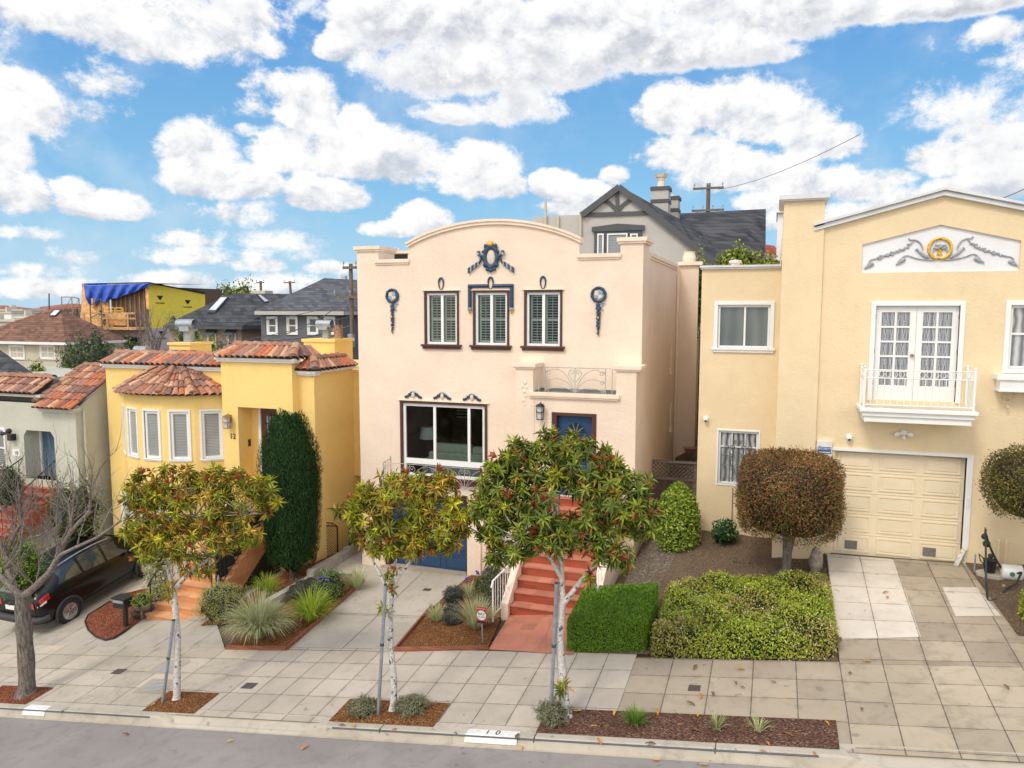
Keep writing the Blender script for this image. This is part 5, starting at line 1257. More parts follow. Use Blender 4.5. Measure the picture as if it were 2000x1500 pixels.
# white mouldings
mb = MB(); mb.box(WX0-.05, WX1-.01, YW-.09, YW+.27, 8.0, 8.045); mb.box(WX0-.03, WX1-.01, YW-.06, YW+.25, 7.96, 8.0)
mb.box(TX0-.07, TX1+.05, YT-.08, YW+.65, 9.28, 9.31); mb.box(TX0-.1, TX1+.08, YT-.11, YW+.68, 9.31, 9.40)
for (xa, xb) in ((.70, 3.05), (5.40, 3.05)):
    for (d0, d1, pr) in ((.0, .07, .09), (.07, .10, .06), (.10, .15, .14)):
        za = 8.66; zb_ = 9.27
        mb.pxz([(xa, za+d0), (xb, zb_+d0), (xb, zb_+d1), (xa, za+d1)], YG-pr, YG+.3)
mb.build('moulding', plain('grey_white_paint', (.66, .67, .68), .6, var=.06), ch)
MB().lathe((-.95, YW+1.2, 7.8), [(.11, 0), (.11, .36), (.15, .37), (.15, .42), (0, .45)], 14).build('roof_vent', M['white'], ch)
w = window(ch, FY(YW), -1.24, -.10, 6.17, 7.15, fw=.05, inset=.03, mull=(.52,), glassm='pane_grey', casing=(.085, 'white', .035), sill=(.12, .10, .07, 'white'))
w = window(ch, FY(YW), -1.15, -.27, 3.0, 4.25, mat='white', fw=.045, inset=.03, trans=(.7,), mull=(.34, .67), glassm='pane_lace', mw=.02, casing=(.04, 'white', .015))
mb = MB(); ux, uz = Vector((1, 0, 0)), Vector((0, 0, 1)); yb = YW+.015
for k in range(5): x = lerp(-1.08, -.34, k/4); mb.tube([(x, yb, 3.05), (x, yb, 3.78)], .010, 4)
for z in (3.15, 3.45): mb.tube([(-1.1, yb, z), (-.32, yb, z)], .007, 4)
for s in (-1, 1):
    for (dx, z, r) in ((.12, 3.85, .07), (.25, 3.85, .07), (.12, 3.65, .07), (.27, 3.62, .08), (.07, 4.0, .04), (.1, 3.32, .06)): mb.tube(spiral((-.71+s*dx, yb, z), ux*s, uz, r, 1.1, .5, 1, 12), .010, 4)
    mb.tube(qb((-.71, yb, 3.2), (-.71+s*.3, yb, 3.5), (-.71, yb, 3.8), 8), .006, 4)
mb.build('window_grille', plain('grey_iron', (.16, .17, .17), .5), w)
# French doors
FD = FY(YG); x0, x1, z0, z1 = 1.94, 3.45, 5.20, 7.12
mb = MB(); mb.M = FD; c = .09
mb.box(x0-c, x0, -.035, .12, z0-.02, z1+c); mb.box(x1, x1+c, -.035, .12, z0-.02, z1+c); mb.box(x0, x1, -.035, .12, z1, z1+c); mb.build('door_casing', M['white'], ch, bevel=.008)
xm = (x0+x1)/2
for i, (a, b) in enumerate(((x0+.005, xm-.003), (xm+.003, x1-.005))):
    mb = MB(); mb.M = FD; st_ = .115; zb_ = z0+.30; zt_ = z1-.13
    mb.box(a, a+st_, .05, .09, z0, z1-.005); mb.box(b-st_, b, .05, .09, z0, z1-.005); mb.box(a+st_, b-st_, .05, .09, z0, zb_); mb.box(a+st_, b-st_, .05, .09, zt_, z1-.005)
    m_ = (a+b)/2; mb.box(m_-.02, m_+.02, .055, .085, zb_, zt_)
    for k in range(1, 5): z = lerp(zb_, zt_, k/5); mb.box(a+st_, b-st_, .056, .084, z-.018, z+.018)
    d = mb.build('french_door', M['white'], ch)
    mb = MB(); mb.M = FD; mb.poly([(a+.1, .082, zb_-.01), (b-.1, .082, zb_-.01), (b-.1, .082, zt_+.01), (a+.1, .082, zt_+.01)]); mb.build('pane', M['curtain'], d, fixn=False)
    if i == 0: MB().lathe((b-.05, YG+.05, 6.12), [(0, .07), (.035, .06), (.035, .03), (.015, .02), (.015, 0)], 10, (0, -1, 0)).build('knob', M['brass'], d)
    mb = MB()
    for zz_ in (5.5, 6.15, 6.85): x = a-.002 if i == 0 else b+.002; mb.box(x-.012, x+.012, YG+.03, YG+.05, zz_, zz_+.1)
    mb.build('hinge', M['brass'], d)
# balcony
bal = (1.70, 3.66, 16.36)
mb = MB(); mb.box(bal[0]-.05, bal[1]+.05, bal[2]-.05, YG, 5.03, 5.10); mb.box(bal[0], bal[1], bal[2], YG, 4.94, 5.03); mb.box(bal[0]+.04, bal[1]-.04, bal[2]+.04, YG, 4.82, 4.94)
mb.build('balcony_slab', M['white'], ch, bevel=.008)
MB().box(bal[0]+.02, bal[1]-.02, bal[2]+.02, YG, 5.10, 5.112).build('balcony_floor', plain('worn_deck', (.60, .53, .42), .8, var=.12, vs=6), ch)
mb = MB(); xa, xb, ya = bal[0]+.02, bal[1]-.03, bal[2]+.03; zt_ = 5.86
for (p, q) in (((xa, ya), (xb, ya)), ((xa, ya), (xa, YG)), ((xb, ya), (xb, YG))):
    for z in (zt_, zt_-.16, 5.17): mb.tube([(*p, z), (*q, z)], .011, 5)
    n = 16 if p[1] == q[1] else 6
    for k in range(n+1):
        x, y = lerp(p[0], q[0], k/n), lerp(p[1], q[1], k/n); mb.tube([(x, y, 5.17), (x, y, zt_-.16)], .008, 4)
        if k < n:
            x2, y2 = lerp(p[0], q[0], (k+.5)/n), lerp(p[1], q[1], (k+.5)/n); d = Vector((q[0]-p[0], q[1]-p[1], 0)).normalized()
            mb.tube([Vector((x2, y2, zt_-.08))+d*math.cos(2*PI*j/8)*.045+Vector((0, 0, 1))*math.sin(2*PI*j/8)*.06 for j in range(8)], .006, 4, closed=True)
for (x, y) in ((xa, ya), (xb, ya), (xa, YG-.03), (xb, YG-.03)): mb.box(x-.018, x+.018, y-.018, y+.018, 5.1, zt_+.04); mb.ball((x, y, zt_+.06), .028, 8, 6)
mb.build('balcony_railing', M['white_metal'], ch)
# right window with box sill
w = window(ch, FY(YG), 4.31, 5.15, 5.90, 7.13, mat='white', fw=.05, inset=.03, trans=(.55,), mull=(), glassm='pane_lace', casing=(.085, 'white', .035))
mb = MB(); mb.box(4.08, 5.4, YG-.32, YG, 5.70, 5.80); mb.box(4.14, 5.34, YG-.28, YG, 5.50, 5.70); mb.box(4.12, 5.36, YG-.30, YG, 5.47, 5.50); mb.build('planter_sill', M['white'], w)
mb = MB(); mb.tube(spiral((4.34, YG-.1, 5.30), ux, uz, .1, 1.0, PI/2), .014, 5); mb.box(4.28, 4.4, YG-.08, YG, 5.3, 5.47); mb.ball((4.34, YG-.1, 5.15), .03, 8, 6); mb.build('bracket', plain('cream_trim', (.66, .53, .32), .7), w)
# garage door
mb = MB(); mb.M = FY(YG); gx0, gx1, gz0, gz1 = 1.28, 3.72, 1.86, 4.10
mb.box(gx0, gx1, .12, .17, gz0-.2, gz1)
for r in range(5):
    for c in range(3):
        a, b = lerp(gx0, gx1, c/3)+.07, lerp(gx0, gx1, (c+1)/3)-.07; e, f = lerp(gz0, gz1, r/5)+.06, lerp(gz0, gz1, (r+1)/5)-.05
        bars(mb, a, b, e, f, .102, .12, .028); mb.box(a+.07, b-.07, .106, .12, e+.06, f-.06)
    if r: mb.box(gx0, gx1, .108, .12, lerp(gz0, gz1, r/5)-.003, lerp(gz0, gz1, r/5)+.003)
g = mb.build('garage_door', M['garage_cream'], ch)
M['mesh_vent'] = plain('perforated_vent', (.18, .17, .15), .6, var=.5, vs=60)
for x in (1.68, 3.16): MB().box(x-.12, x+.12, YG+.095, YG+.105, 1.98, 2.16).build('vent', M['mesh_vent'], g)
mb = MB(); mb.M = FY(YG); mb.box(1.2, 3.84, -.03, .2, 4.10, 4.16); mb.box(3.72, 3.83, -.03, .2, 2.2, 4.10); mb.box(3.74, 3.80, -.05, -.03, 3.1, 3.3); mb.build('garage_casing', M['white'], ch)
mb = MB(); mb.slab([(3.52, YG-.2, 1.86), (3.60, YG-.2, 1.86), (3.80, YG-.06, 2.28), (3.72, YG-.06, 2.28)], (0, -.02, 0)); mb.box(3.76, 3.80, YG-.04, YG, 1.8, 2.2); mb.build('spout_board', plain('peeling_white', (.6, .58, .52), .8, var=.3, vs=20), ch)
mb = MB(); mb.tube([(-.80, YW-.02, 2.0), (-.80, YW-.02, 2.92)], .012, 5); mb.build('wall_pipe', M['rust'], ch)
mb = MB()
for x in (4.35, 4.48): mb.tube([(x, YG-.05, 1.9), (x, YG-.05, 2.45), (x, YG+.02, 2.5)], .016, 6)
mb.build('pipe', M['garage_cream'], ch)
# panel ornament: ringed basket and vines
cx, cz, yo = 3.04, 8.245, YG+.04
t = thing('gable_ornament', 'gold ringed flower basket with silver vines on the white gable panel', 'ornament', (cx, yo, cz))
mb = MB(); mb.smooth = True; mb.tube([(cx+math.cos(2*PI*i/28)*.2, yo-.02, cz+math.sin(2*PI*i/28)*.2) for i in range(28)], .028, 8, closed=True); mb.build('ring', M['gold'], t)
mb = MB(); mb.smooth = True; mb.lathe((cx, yo-.01, cz-.13), [(.04, 0), (.055, .015), (.035, .04), (.045, .09), (.07, .115)], 14, sy=.4); mb.build('basket', M['gold'], t)
mb = MB(); mb.smooth = True; rr = random.Random(5)
for _ in range(40): a = rr.uniform(0, PI); q = rr.uniform(.02, .12); mb.ball((cx+math.cos(a)*q, yo-.03, cz+.0+math.sin(a)*q*.75), rr.uniform(.013, .024), 6, 4)
for s in (-1, 1): mb.tube(qb((cx+s*.07, yo-.03, cz+.0), (cx+s*.14, yo-.03, cz-.01), (cx+s*.12, yo-.03, cz-.09), 6), .011, 5)
mb.build('flowers', M['silver'], t)
mb = MB(); mb.smooth = True
for s in (-1, 1):
    V = lambda dx, z: Vector((cx+s*dx, yo-.015, z))
    mb.tube(qb(V(.08, 8.02), V(.35, 8.02), V(.55, 8.12), 8)+qb(V(.55, 8.12), V(.62, 8.14), V(.68, 8.06), 5)[1:], .012, 5)
    mb.tube(qb(V(.18, 8.06), V(.3, 8.12), V(.42, 8.25), 8), [.02, .03, .035, .03, .035, .03, .025, .02, .03], 6)
    mb.tube(qb(V(.30, 8.22), V(.33, 8.42), V(.48, 8.43), 8)+qb(V(.48, 8.43), V(.56, 8.42), V(.56, 8.47), 4)[1:], .014, 5)
    pts = qb(V(.48, 8.40), V(.62, 8.22), V(.85, 8.17), 8)+qb(V(.85, 8.17), V(1.05, 8.10), V(1.17, 8.06), 8)[1:]
    mb.tube(pts, .012, 5)
    for i, p in enumerate(pts[2:15]):
        for q in range(2): mb.ball(p+Vector((rr.uniform(-.03, .03), 0, rr.uniform(-.03, .03))), rr.uniform(.014, .03), 6, 4, (1.3, .5, .8))
    mb.tube(qb(V(1.15, 8.07), V(1.28, 8.06), V(1.27, 7.97), 6), .012, 5)
    for (dx, z, k) in ((1.26, 7.94, 1), (.68, 8.01, 1)):
        for j in range(9): f = j/8; mb.ball(V(dx+.12*f-.03, z+.02-f*.09)+Vector((rr.uniform(-.01, .01), 0, rr.uniform(-.01, .01))), lerp(.055, .012, f), 7, 5, (1.1, .5, .8))
mb.build('vines', M['silver'], t)
def dome_cam(x, y, z, label):
    t = thing('security_camera', label, 'camera', (x, y, z)); mb = MB(); mb.lathe((x, y, z+.02), [(.055, 0), (.06, .05)], 12, (0, -1, 0)); mb.smooth = True; mb.ball((x, y-.08, z), .06, 12, 8, (1, 1, 1)); mb.build('housing', M['white_metal'], t)
    mb = MB(); mb.smooth = True; mb.ball((x, y-.115, z-.03), .03, 8, 6); mb.build('lens', M['black'], t)
p = P(1379, 818, YW); dome_cam(p.x, YW, p.z, 'small white dome camera on the cream wing above the grilled window')
p = P(1658, 854, YG); dome_cam(p.x, YG, p.z, 'small white dome camera above the cream garage door')
p = P(1764, 846, YG); t = thing('flood_light', 'white twin flood light under the white balcony', 'flood light', (p.x, YG, p.z))
mb = MB(); mb.smooth = True; mb.ball((p.x, YG-.06, p.z+.02), .07, 10, 8, (1, .8, 1))
mb.build('base', M['white_metal'], t)
for s in (-1, 1): mb = MB(); mb.smooth = True; mb.lathe((p.x+s*.05, YG-.08, p.z+.01), [(.02, 0), (.045, .04), (.05, .12), (.0, .15)], 12, (s, -.5, -.25)); mb.build('lamp_head', M['white_metal'], t)
mb = MB(); mb.smooth = True; mb.ball((p.x, YG-.12, p.z-.08), .04, 8, 6); mb.build('sensor', M['white_metal'], t)
t = thing('alarm_box', 'white alarm box with blue SECURITY label beside the cream garage door', 'alarm box', (1.06, YG, 4.0))
MB().box(.915, 1.22, YG-.09, YG, 3.72, 4.30).build('housing', plain('box_white', (.72, .70, .64), .5), t, bevel=.01)
MB().box(.94, 1.20, YG-.098, YG-.09, 4.03, 4.17).build('label', plain('label_blue', (.05, .12, .30), .5), t)
text_obj('SECURITY', .058, (1.07, YG-.1, 4.115), M['white'], t, .001)
MB().box(.96, 1.18, YG-.1, YG-.098, 4.05, 4.065).build('label_line', M['white'], t)
mb = MB()
for k in range(5): mb.box(.95, 1.19, YG-.094, YG-.09, 3.76+k*.035, 3.775+k*.035)
mb.build('louvre', M['mesh_vent'], t)
# ------------------------------------------------------------------ houses and poles behind
M['shingle_dark'] = shingle('dark_shingles', (.08, .08, .085), .24, .5, .45)
M['shingle_grey'] = shingle('grey_shingles', (.12, .125, .135), .15, .32)
M['shingle_brown'] = shingle('brown_shingles', (.22, .12, .085), .16, .35)
M['grey_wall'] = stucco('light_grey_stucco', (.50, .48, .45), (.35, .34, .32), .2)
M['slate_wall'] = stucco('dark_grey_stucco', (.16, .165, .18), (.09, .09, .09), .2)
M['taupe_wall'] = stucco('taupe_stucco', (.36, .29, .22), (.2, .16, .12), .2)
M['beige_wall'] = stucco('beige_stucco', (.58, .53, .42), (.42, .38, .3), .25)
M['pink_wall'] = stucco('pale_pink_stucco', (.60, .50, .48), (.45, .38, .36), .2)
M['trim_dark'] = plain('dark_trim', (.075, .08, .09), .6)
M['osb'] = plain('raw_plywood', (.75, .42, .18), .8, var=.25, vs=3)
M['lumber'] = wood('new_lumber', (.66, .40, .18))
M['pole'] = wood('pole_wood', (.17, .13, .10), 2)
def bgwin(h, y, px0, py0, px1, py1, mat='white', glassm='pane_far', mull=(), trans=(.5,), cas=.1):
    a, b = P(px0, py0, y), P(px1, py1, y)
    return window(h, FY(y), a.x, b.x, b.z, a.z, mat=mat, fw=.07, inset=-.03, mull=mull, trans=trans, glassm=glassm, mw=.06, casing=(cas, mat, .06))
# Tudor house
th = thing('tudor_house', 'grey half timbered gable house with black shingle roof behind the peach house', 'house', (-6, 33, 4)); Y0 = 33
p = lambda a, b, y=Y0: P(a, b, y)
def xz(a, b, y=Y0): q = P(a, b, y); return (q.x, q.z)
mb = MB(); A_, L_, R_ = xz(1210, 367), xz(1140, 419), xz(1412, 524)
mb.pxz([(xz(1040, 421)[0], 3), (R_[0]+1.5, 3), (R_[0]+1.5, 8.0), R_, A_, L_, xz(1040, 424)], Y0, Y0+.3)
mb.poly([(R_[0]+1.5, Y0, 3), (R_[0]+1.5, Y0+14, 3), (R_[0]+1.5, Y0+14, 8), (R_[0]+1.5, Y0, 8)])
mb.build('wall', M['grey_wall'], th)
mb = MB()
NB = [0]
def beam(mb, a, b, w, y=Y0, pr=.08):
    NB[0] += 1; pr += .003*NB[0]; y += .004*NB[0]-.05; pr -= .05
    a, b = Vector((a[0], 0, a[1])), Vector((b[0], 0, b[1])); d = (b-a).normalized(); s = Vector((-d.z, 0, d.x))*w/2
    mb.pxz([((a-s).x, (a-s).z), ((b-s).x, (b-s).z), ((b+s).x, (b+s).z), ((a+s).x, (a+s).z)], y-pr, y+.01)
beam(mb, xz(1210, 366), xz(1412, 526), .26, pr=.2); beam(mb, xz(1211, 366), xz(1138, 421), .26, pr=.2); beam(mb, xz(1142, 420), xz(1268, 416), .17); beam(mb, xz(1206, 372), xz(1206, 418), .15)
for s, e in ((-1, (1182, 393)), (1, (1233, 390))):
    q = [Vector((v.x, 0, v.z)) for v in qb(p(1206, 417), p(1206+s*6, 400), p(*e), 6)]
    for a, b in zip(q, q[1:]): beam(mb, (a.x, a.z), (b.x, b.z), .15)
mb.build('half_timbering', M['trim_dark'], th)
mb = MB(); yr = Y0+10
mb.slab([p(1212, 364), p(1414, 524), P(1500, 524, yr), P(1305, 418, yr), P(1215, 372, Y0+4)], (0, 0, -.12)); mb.slab([P(1305, 418, yr), P(1496, 408, yr+1), P(1495, 507, Y0+4), P(1408, 520, Y0+.3)], (0, 0, -.15))
mb.slab([p(1209, 364), P(1215, 372, Y0+4), P(1150, 418, Y0+6), p(1138, 420)], (0, 0, -.12))
mb.build('roof', M['shingle_dark'], th)
mb = MB(); a = p(1168, 455); b = p(1247, 500); mb.box(a.x-.15, b.x+.15, Y0-.08, Y0, b.z, a.z+.05); mb.pxz([(a.x-.25, a.z+.05), (b.x+.25, a.z+.05), (b.x+.25, a.z+.25), ((a.x+b.x)/2, a.z+.36), (a.x-.25, a.z+.25)], Y0-.14, Y0); mb.build('window_surround', M['trim_dark'], th)
for (x0, x1) in ((1168, 1180), (1187, 1226), (1232, 1246)):
    a, b = p(x0, 457), p(x1, 500); window(th, FY(Y0-.085), a.x, b.x, b.z, a.z, mat='white', fw=.06, inset=-.07, glassm='pane_far')
bgwin(th, Y0, 1354, 585, 1366, 600, 'trim_dark')
for k, (x, y0, y1, yy, w) in enumerate(((1289, 366, 424, Y0+6, .42), (1311, 385, 424, Y0+8, .36))):
    a, b = P(x, y0, yy), P(x, y1, yy); mb = MB(); mb.box(a.x-w, a.x+w, yy, yy+.9, b.z-1.5, a.z)
    c = mb.build('chimney', M['grey_wall'], th)
    mb = MB(); mb.box(a.x-w-.06, a.x+w+.06, yy-.06, yy+.96, a.z-.12, a.z+.05); mb.box(a.x-w-.04, a.x+w+.04, yy-.04, yy+.94, a.z-.75, a.z-.58); mb.build('band', M['trim_dark'], c)
    mb = MB(); mb.lathe((a.x, yy+.4, a.z+.05), [(.2, 0), (.17, .3), (.22, .5)] if k == 0 else [(.15, 0), (.15, .12)], 10)
    if k == 0: mb.lathe((a.x, yy+.4, a.z+.55), [(.28, 0), (.36, .16), (.2, .1)], 6)
    mb.build('chimney_pot', M['peach_trim'], c)
for (x, yt) in ((1067, 390), (1091, 422), (1135, 414)): a = p(x, yt); b = p(x, 470); MB().tube([(a.x, Y0-.1, b.z), (a.x, Y0-.1, a.z)], .06, 6).build('vent_pipe', M['beige_wall'], th)
# small far pieces right of it
h = thing('pink_house', 'small far pink house with red tiled roof left of the cream tower', 'house', tuple(P(1503, 500, 60)))
a, b = P(1494, 495, 60), P(1520, 530, 60); MB().box(a.x, b.x, 60, 66, b.z-3, a.z).build('wall', M['pink_wall'], h); MB().pxz([xz(1488, 496, 59.9), xz(1525, 496, 59.9), xz(1512, 480, 59.9), xz(1496, 478, 59.9)], 59.7, 66).build('roof', plain('red_roof', (.36, .10, .06), .8, var=.3, vs=4), h)
h = thing('white_house', 'sliver of a white parapet house close behind the cream tower', 'house', tuple(P(1525, 500, 40)))
mb = MB(); a, b = P(1519, 415, 40), P(1545, 520, 40); mb.box(a.x, b.x+.5, 40, 44, 4, a.z); mb.build('wall', M['white'], h); a = P(1517, 408, 40); MB().box(a.x, b.x+.5, 39.8, 44, a.z-.2, a.z).build('cornice', M['white'], h)
# hip roofed houses on the left
def hipbox(name, label, wall, roofm, yf, x0, x1, pz, xe0, xe1, ridge, depth, base=-5, eave_m='trim_dark', yr=None):
    """x0,x1,pz: pixel span and wall top; xe: eave ends; ridge: ((px,py),(px,py)) at yr"""
    a, b = P(x0, pz, yf), P(x1, pz, yf); h = thing(name, label, 'house', (lerp(a.x, b.x, .5), yf, base))
    mb = MB(); mb.box(a.x, b.x, yf, yf+depth, base, a.z+.1); mb.build('wall', M[wall], h)
    yr = yr or yf+depth/2; o = .5; z = a.z
    e = [Vector((P(xe0, pz, yf-o).x, yf-o, z)), Vector((P(xe1, pz, yf-o).x, yf-o, z)), Vector((P(xe1, pz, yf-o).x, yf+depth+o, z)), Vector((P(xe0, pz, yf-o).x, yf+depth+o, z))]
    r0, r1 = P(*ridge[0], yr), P(*ridge[1], yr)
    mb = MB(); mb.poly([e[0], e[1], r1, r0] if (r1-r0).length > .3 else [e[0], e[1], r0]); mb.poly([e[1], e[2], r1]); mb.poly([e[2], e[3], r0, r1]); mb.poly([e[3], e[0], r0]); mb.build('roof', M[roofm], h)
    mb = MB(); mb.slab([v+Vector((0, 0, -.22)) for v in e], (0, 0, .2)); mb.build('eave', M[eave_m], h)
    return h, e, r0, r1
gh, e, r0, r1 = hipbox('grey_house', 'dark grey hip roofed house with four white framed windows behind the yellow house', 'slate_wall', 'shingle_grey', 36, 509, 669, 607, 497, 671, ((634, 543), (706, 547)), 14, eave_m='grey_wall')
for x0 in (521, 560, 600, 633): bgwin(gh, 36, x0+3, 621, x0+20, 651, cas=.09)
mb = MB(); q = P(664, 612, 36); mb.tube([(q.x, 35.9, q.z), (q.x, 35.9, q.z-5)], .05, 6); mb.build('downspout', M['trim_dark'], gh)
q = P(670, 542, 45); MB().box(q.x-.15, q.x+.15, 45, 45.3, q.z-1.5, q.z+.1).build('vent_pipe', M['grey_wall'], gh)
th2, e, r0, r1 = hipbox('taupe_house', 'taupe house with black hip roof and two skylights, left of the dark grey house', 'taupe_wall', 'shingle_dark', 40, 330, 471, 635, 318, 473, ((453, 573), (585, 574)), 16)
for x0 in (407, 445, 362): 
    w = bgwin(th2, 40, x0, 652, x0+16, 686, glassm='pane_far', cas=.05)
    a = P(x0-2, 647, 40); b = P(x0+18, 655, 40); mb = MB(); mb.slab([(a.x, 39.5, b.z), (b.x, 39.5, b.z), (b.x, 40, a.z+.1), (a.x, 40, a.z+.1)], (0, 0, .05)); mb.build('awning', M['trim_dark'], w)
def on_roof(px, py, tri):
    a, b, c = tri; n = (b-a).cross(c-a); d = px_dir(px, py); return CAM + d*((a-CAM).dot(n)/d.dot(n)), n.normalized()
def skylight(h, pts, tri, m):
    q = [on_roof(*s, tri) for s in pts]; n = q[0][1]; n = n if n.z > 0 else -n
    mb = MB(); mb.m = 0; mb.slab([a+n*.02 for a, _ in q], n*.12); o = mb.build('skylight', M['trim_dark'], h)
    c = sum((a for a, _ in q), Vector())/len(q); mb = MB(); mb.poly([c+(a-c)*.82+n*.15 for a, _ in q]); mb.build('pane', m, o, fixn=False)
M['sky_pane'] = plain('bright_skylight', (.75, .78, .84), .2)
# front slope of the taupe roof: eave e0-e1, ridge start; side slope
skylight(th2, [(405, 612), (421, 612), (447, 582), (433, 582)], (e[0], e[1], r0), M['sky_pane'])
skylight(th2, [(515, 593), (524, 591), (505, 577), (499, 577)], (e[1], e[2], r1), M['sky_pane'])
q = P(505, 570, 50); MB().box(q.x-.6, q.x+.6, 50, 51, q.z-2, q.z+.1).build('chimney', M['beige_wall'], th2)
bh, e, r0, r1 = hipbox('beige_house', 'beige house with brown hip roof at the far left, left of the scaffolding', 'beige_wall', 'shingle_brown', 42, -60, 125, 664, -75, 128, ((95, 604), (118, 603)), 4.5, eave_m='white')
for x0 in (20, 80): bgwin(bh, 42, x0, 676, x0+28, 700, mull=(.5,), cas=.1)
skylight(bh, [(98, 619), (110, 619), (121, 608), (109, 608)], (e[0], e[1], r0), M['sky_pane'])
nh = thing('near_roof_house', 'dark shingled roof corner low behind the sage house', 'house', tuple(P(0, 720, 30)))
mb = MB(); mb.slab([P(-120, 740, 28), P(78, 738, 28), P(-10, 676, 34), P(-120, 676, 34)], (0, 0, -.2)); mb.build('roof', M['shingle_dark'], nh); a = P(-120, 742, 28.3); b = P(70, 740, 28.3); MB().box(a.x, b.x, 28.3, 38, -3, b.z).build('wall', M['sage'], nh)
# building site
YS = 50; X = lambda px: P(px, 620, YS).x; Zp = lambda py: P(220, py, YS).z
cs = thing('construction_house', 'half built house with blue tarp roof, raw plywood front and yellow sheathed side', 'house', (X(220), YS, -6))
xr = X(292); xl = X(156)
mb = MB(); wallgrid(mb, FY(YS), xl, xr, -8, Zp(640), [(X(176), X(210), Zp(690), Zp(657), .3), (X(239), X(274), Zp(690), Zp(658), .3)]); yb_ = PX(400, 577, xr).y; yb_ = min(yb_, 72)
mb.poly([(xr, YS, -8), (xr, yb_, -8), (xr, yb_, Zp(640)), (xr, YS, Zp(640))]); mb.build('wall', M['pink_wall'], cs)
for (a, b) in ((176, 210), (239, 274)): window(cs, FY(YS), X(a), X(b), Zp(690), Zp(657), mat='trim_dark', fw=.08, inset=.05, mull=(.6,), glassm='pane_dark')
mb = MB(); mb.pxz([(xl-.1, Zp(640)), (X(212), Zp(640)), (X(212), Zp(562)), (X(163), Zp(554)), (X(160), Zp(600))], YS, YS+.2); mb.box(X(286), xr, YS, YS+.2, Zp(604), Zp(554)); mb.box(X(212), X(285), YS+.01, YS+.19, Zp(562), Zp(554))
mb.box(X(212), X(262), YS-.9, YS-.8, Zp(635), Zp(613)); mb.build('plywood', M['osb'], cs)
mb = MB(); zt0, zt1 = Zp(554), PX(400, 577, xr).z; zl = Zp(640)
mb.poly([(xr+.02, YS, zl), (xr+.02, yb_, zl-.3), (xr+.02, yb_, lerp(zt0, zt1, .9)), (xr+.02, YS, zt0)])
M['sheath'] = plain('yellow_sheathing', (.97, .76, .08), .7, var=.05); mb.build('sheathing', M['sheath'], cs, fixn=False)
mb = MB(); 
for r_i in range(3):
    for k in range(6):
        y = YS+1.2+k*3.2+(r_i % 2)*1.4; z = zt0-1.1-r_i*1.5-(y-YS)*.10; s = .2 if r_i % 2 else -.2
        if y < yb_-1: mb.poly([(xr+.05, y-.35, z-s), (xr+.05, y+.35, z-s), (xr+.05, y, z+s)]); mb.box(xr+.04, xr+.05, y-.5, y+.5, z-.45, z-.38)
mb.build('printed_marks', M['dark'], cs)
MB().box(X(213), xr-.05, YS+.3, YS+9, Zp(640), Zp(560)).build('interior', plain('dark_interior', (.14, .09, .06), .9), cs)
mb = MB()
for k in range(9): x = lerp(X(216), xr-.2, k/8); mb.box(x-.05, x+.05, YS+.2, YS+.29, Zp(640), Zp(562))
mb.build('studs', wood('dark_stud', (.32, .19, .11), 2), cs)
mb = MB(); mb.box(X(205), X(290), YS-1.4, YS, Zp(643), Zp(638))
for z in (612, 622): mb.box(X(180), X(290), YS-1.4, YS-1.33, Zp(z+1), Zp(z-2))
for x in (236, 276, 191): mb.box(X(x)-.07, X(x)+.07, YS-1.45, YS-1.38, Zp(642), Zp(612))
mb.box(X(207), X(210), YS-1.4, YS-1.2, Zp(600), Zp(583))
mb.build('deck_railing', M['lumber'], cs)
mb = MB()
for z in (602, 608): mb.box(X(213), X(254), YS-.7, YS-.6, Zp(z), Zp(z-1.6))
for x in (213, 237, 252): mb.box(X(x), X(x)+.1, YS-.7, YS-.6, Zp(612), Zp(600))
mb.build('sawhorse', plain('yellow_frame', (.75, .45, .05), .5), cs)
# tarp
mb = MB(); mb.smooth = True; rows = []; nu, nv = 40, 14
for j in range(nv+1):
    v = j/nv; row = []
    for i in range(nu+1):
        u = i/nu; top = P(lerp(163, 300, u), 552.5, YS+3*(1-v) if v < .3 else YS+.3)
        hang = (601-553)*(max(0, 1-u*1.02)**.75)*(1 if u > .06 else .6+.4*u/.06)
        px = lerp(163, 300, u)+(4*v if u < .1 else 0); py = 553+hang*v+1.2*math.sin(u*34+v*3)*v
        q = P(px, py, YS-.25+.22*math.sin(u*40+v*5)*v); 
        row.append((q.x, q.y if j else YS+6, q.z if j else q.z+.1))
    rows.append(row)
mb.grid(rows)
for s in (0,):
    mb.poly([(X(163), YS-.1, Zp(553)), (xr+.25, YS-.1, Zp(552)), (xr+.3, yb_, zt1+.2), (X(163), yb_, zt1+.3)])
M['tarp'] = plain('blue_tarp', (.03, .10, .50), .4, var=.3, vs=3); mb.build('tarp', M['tarp'], cs, fixn=False)
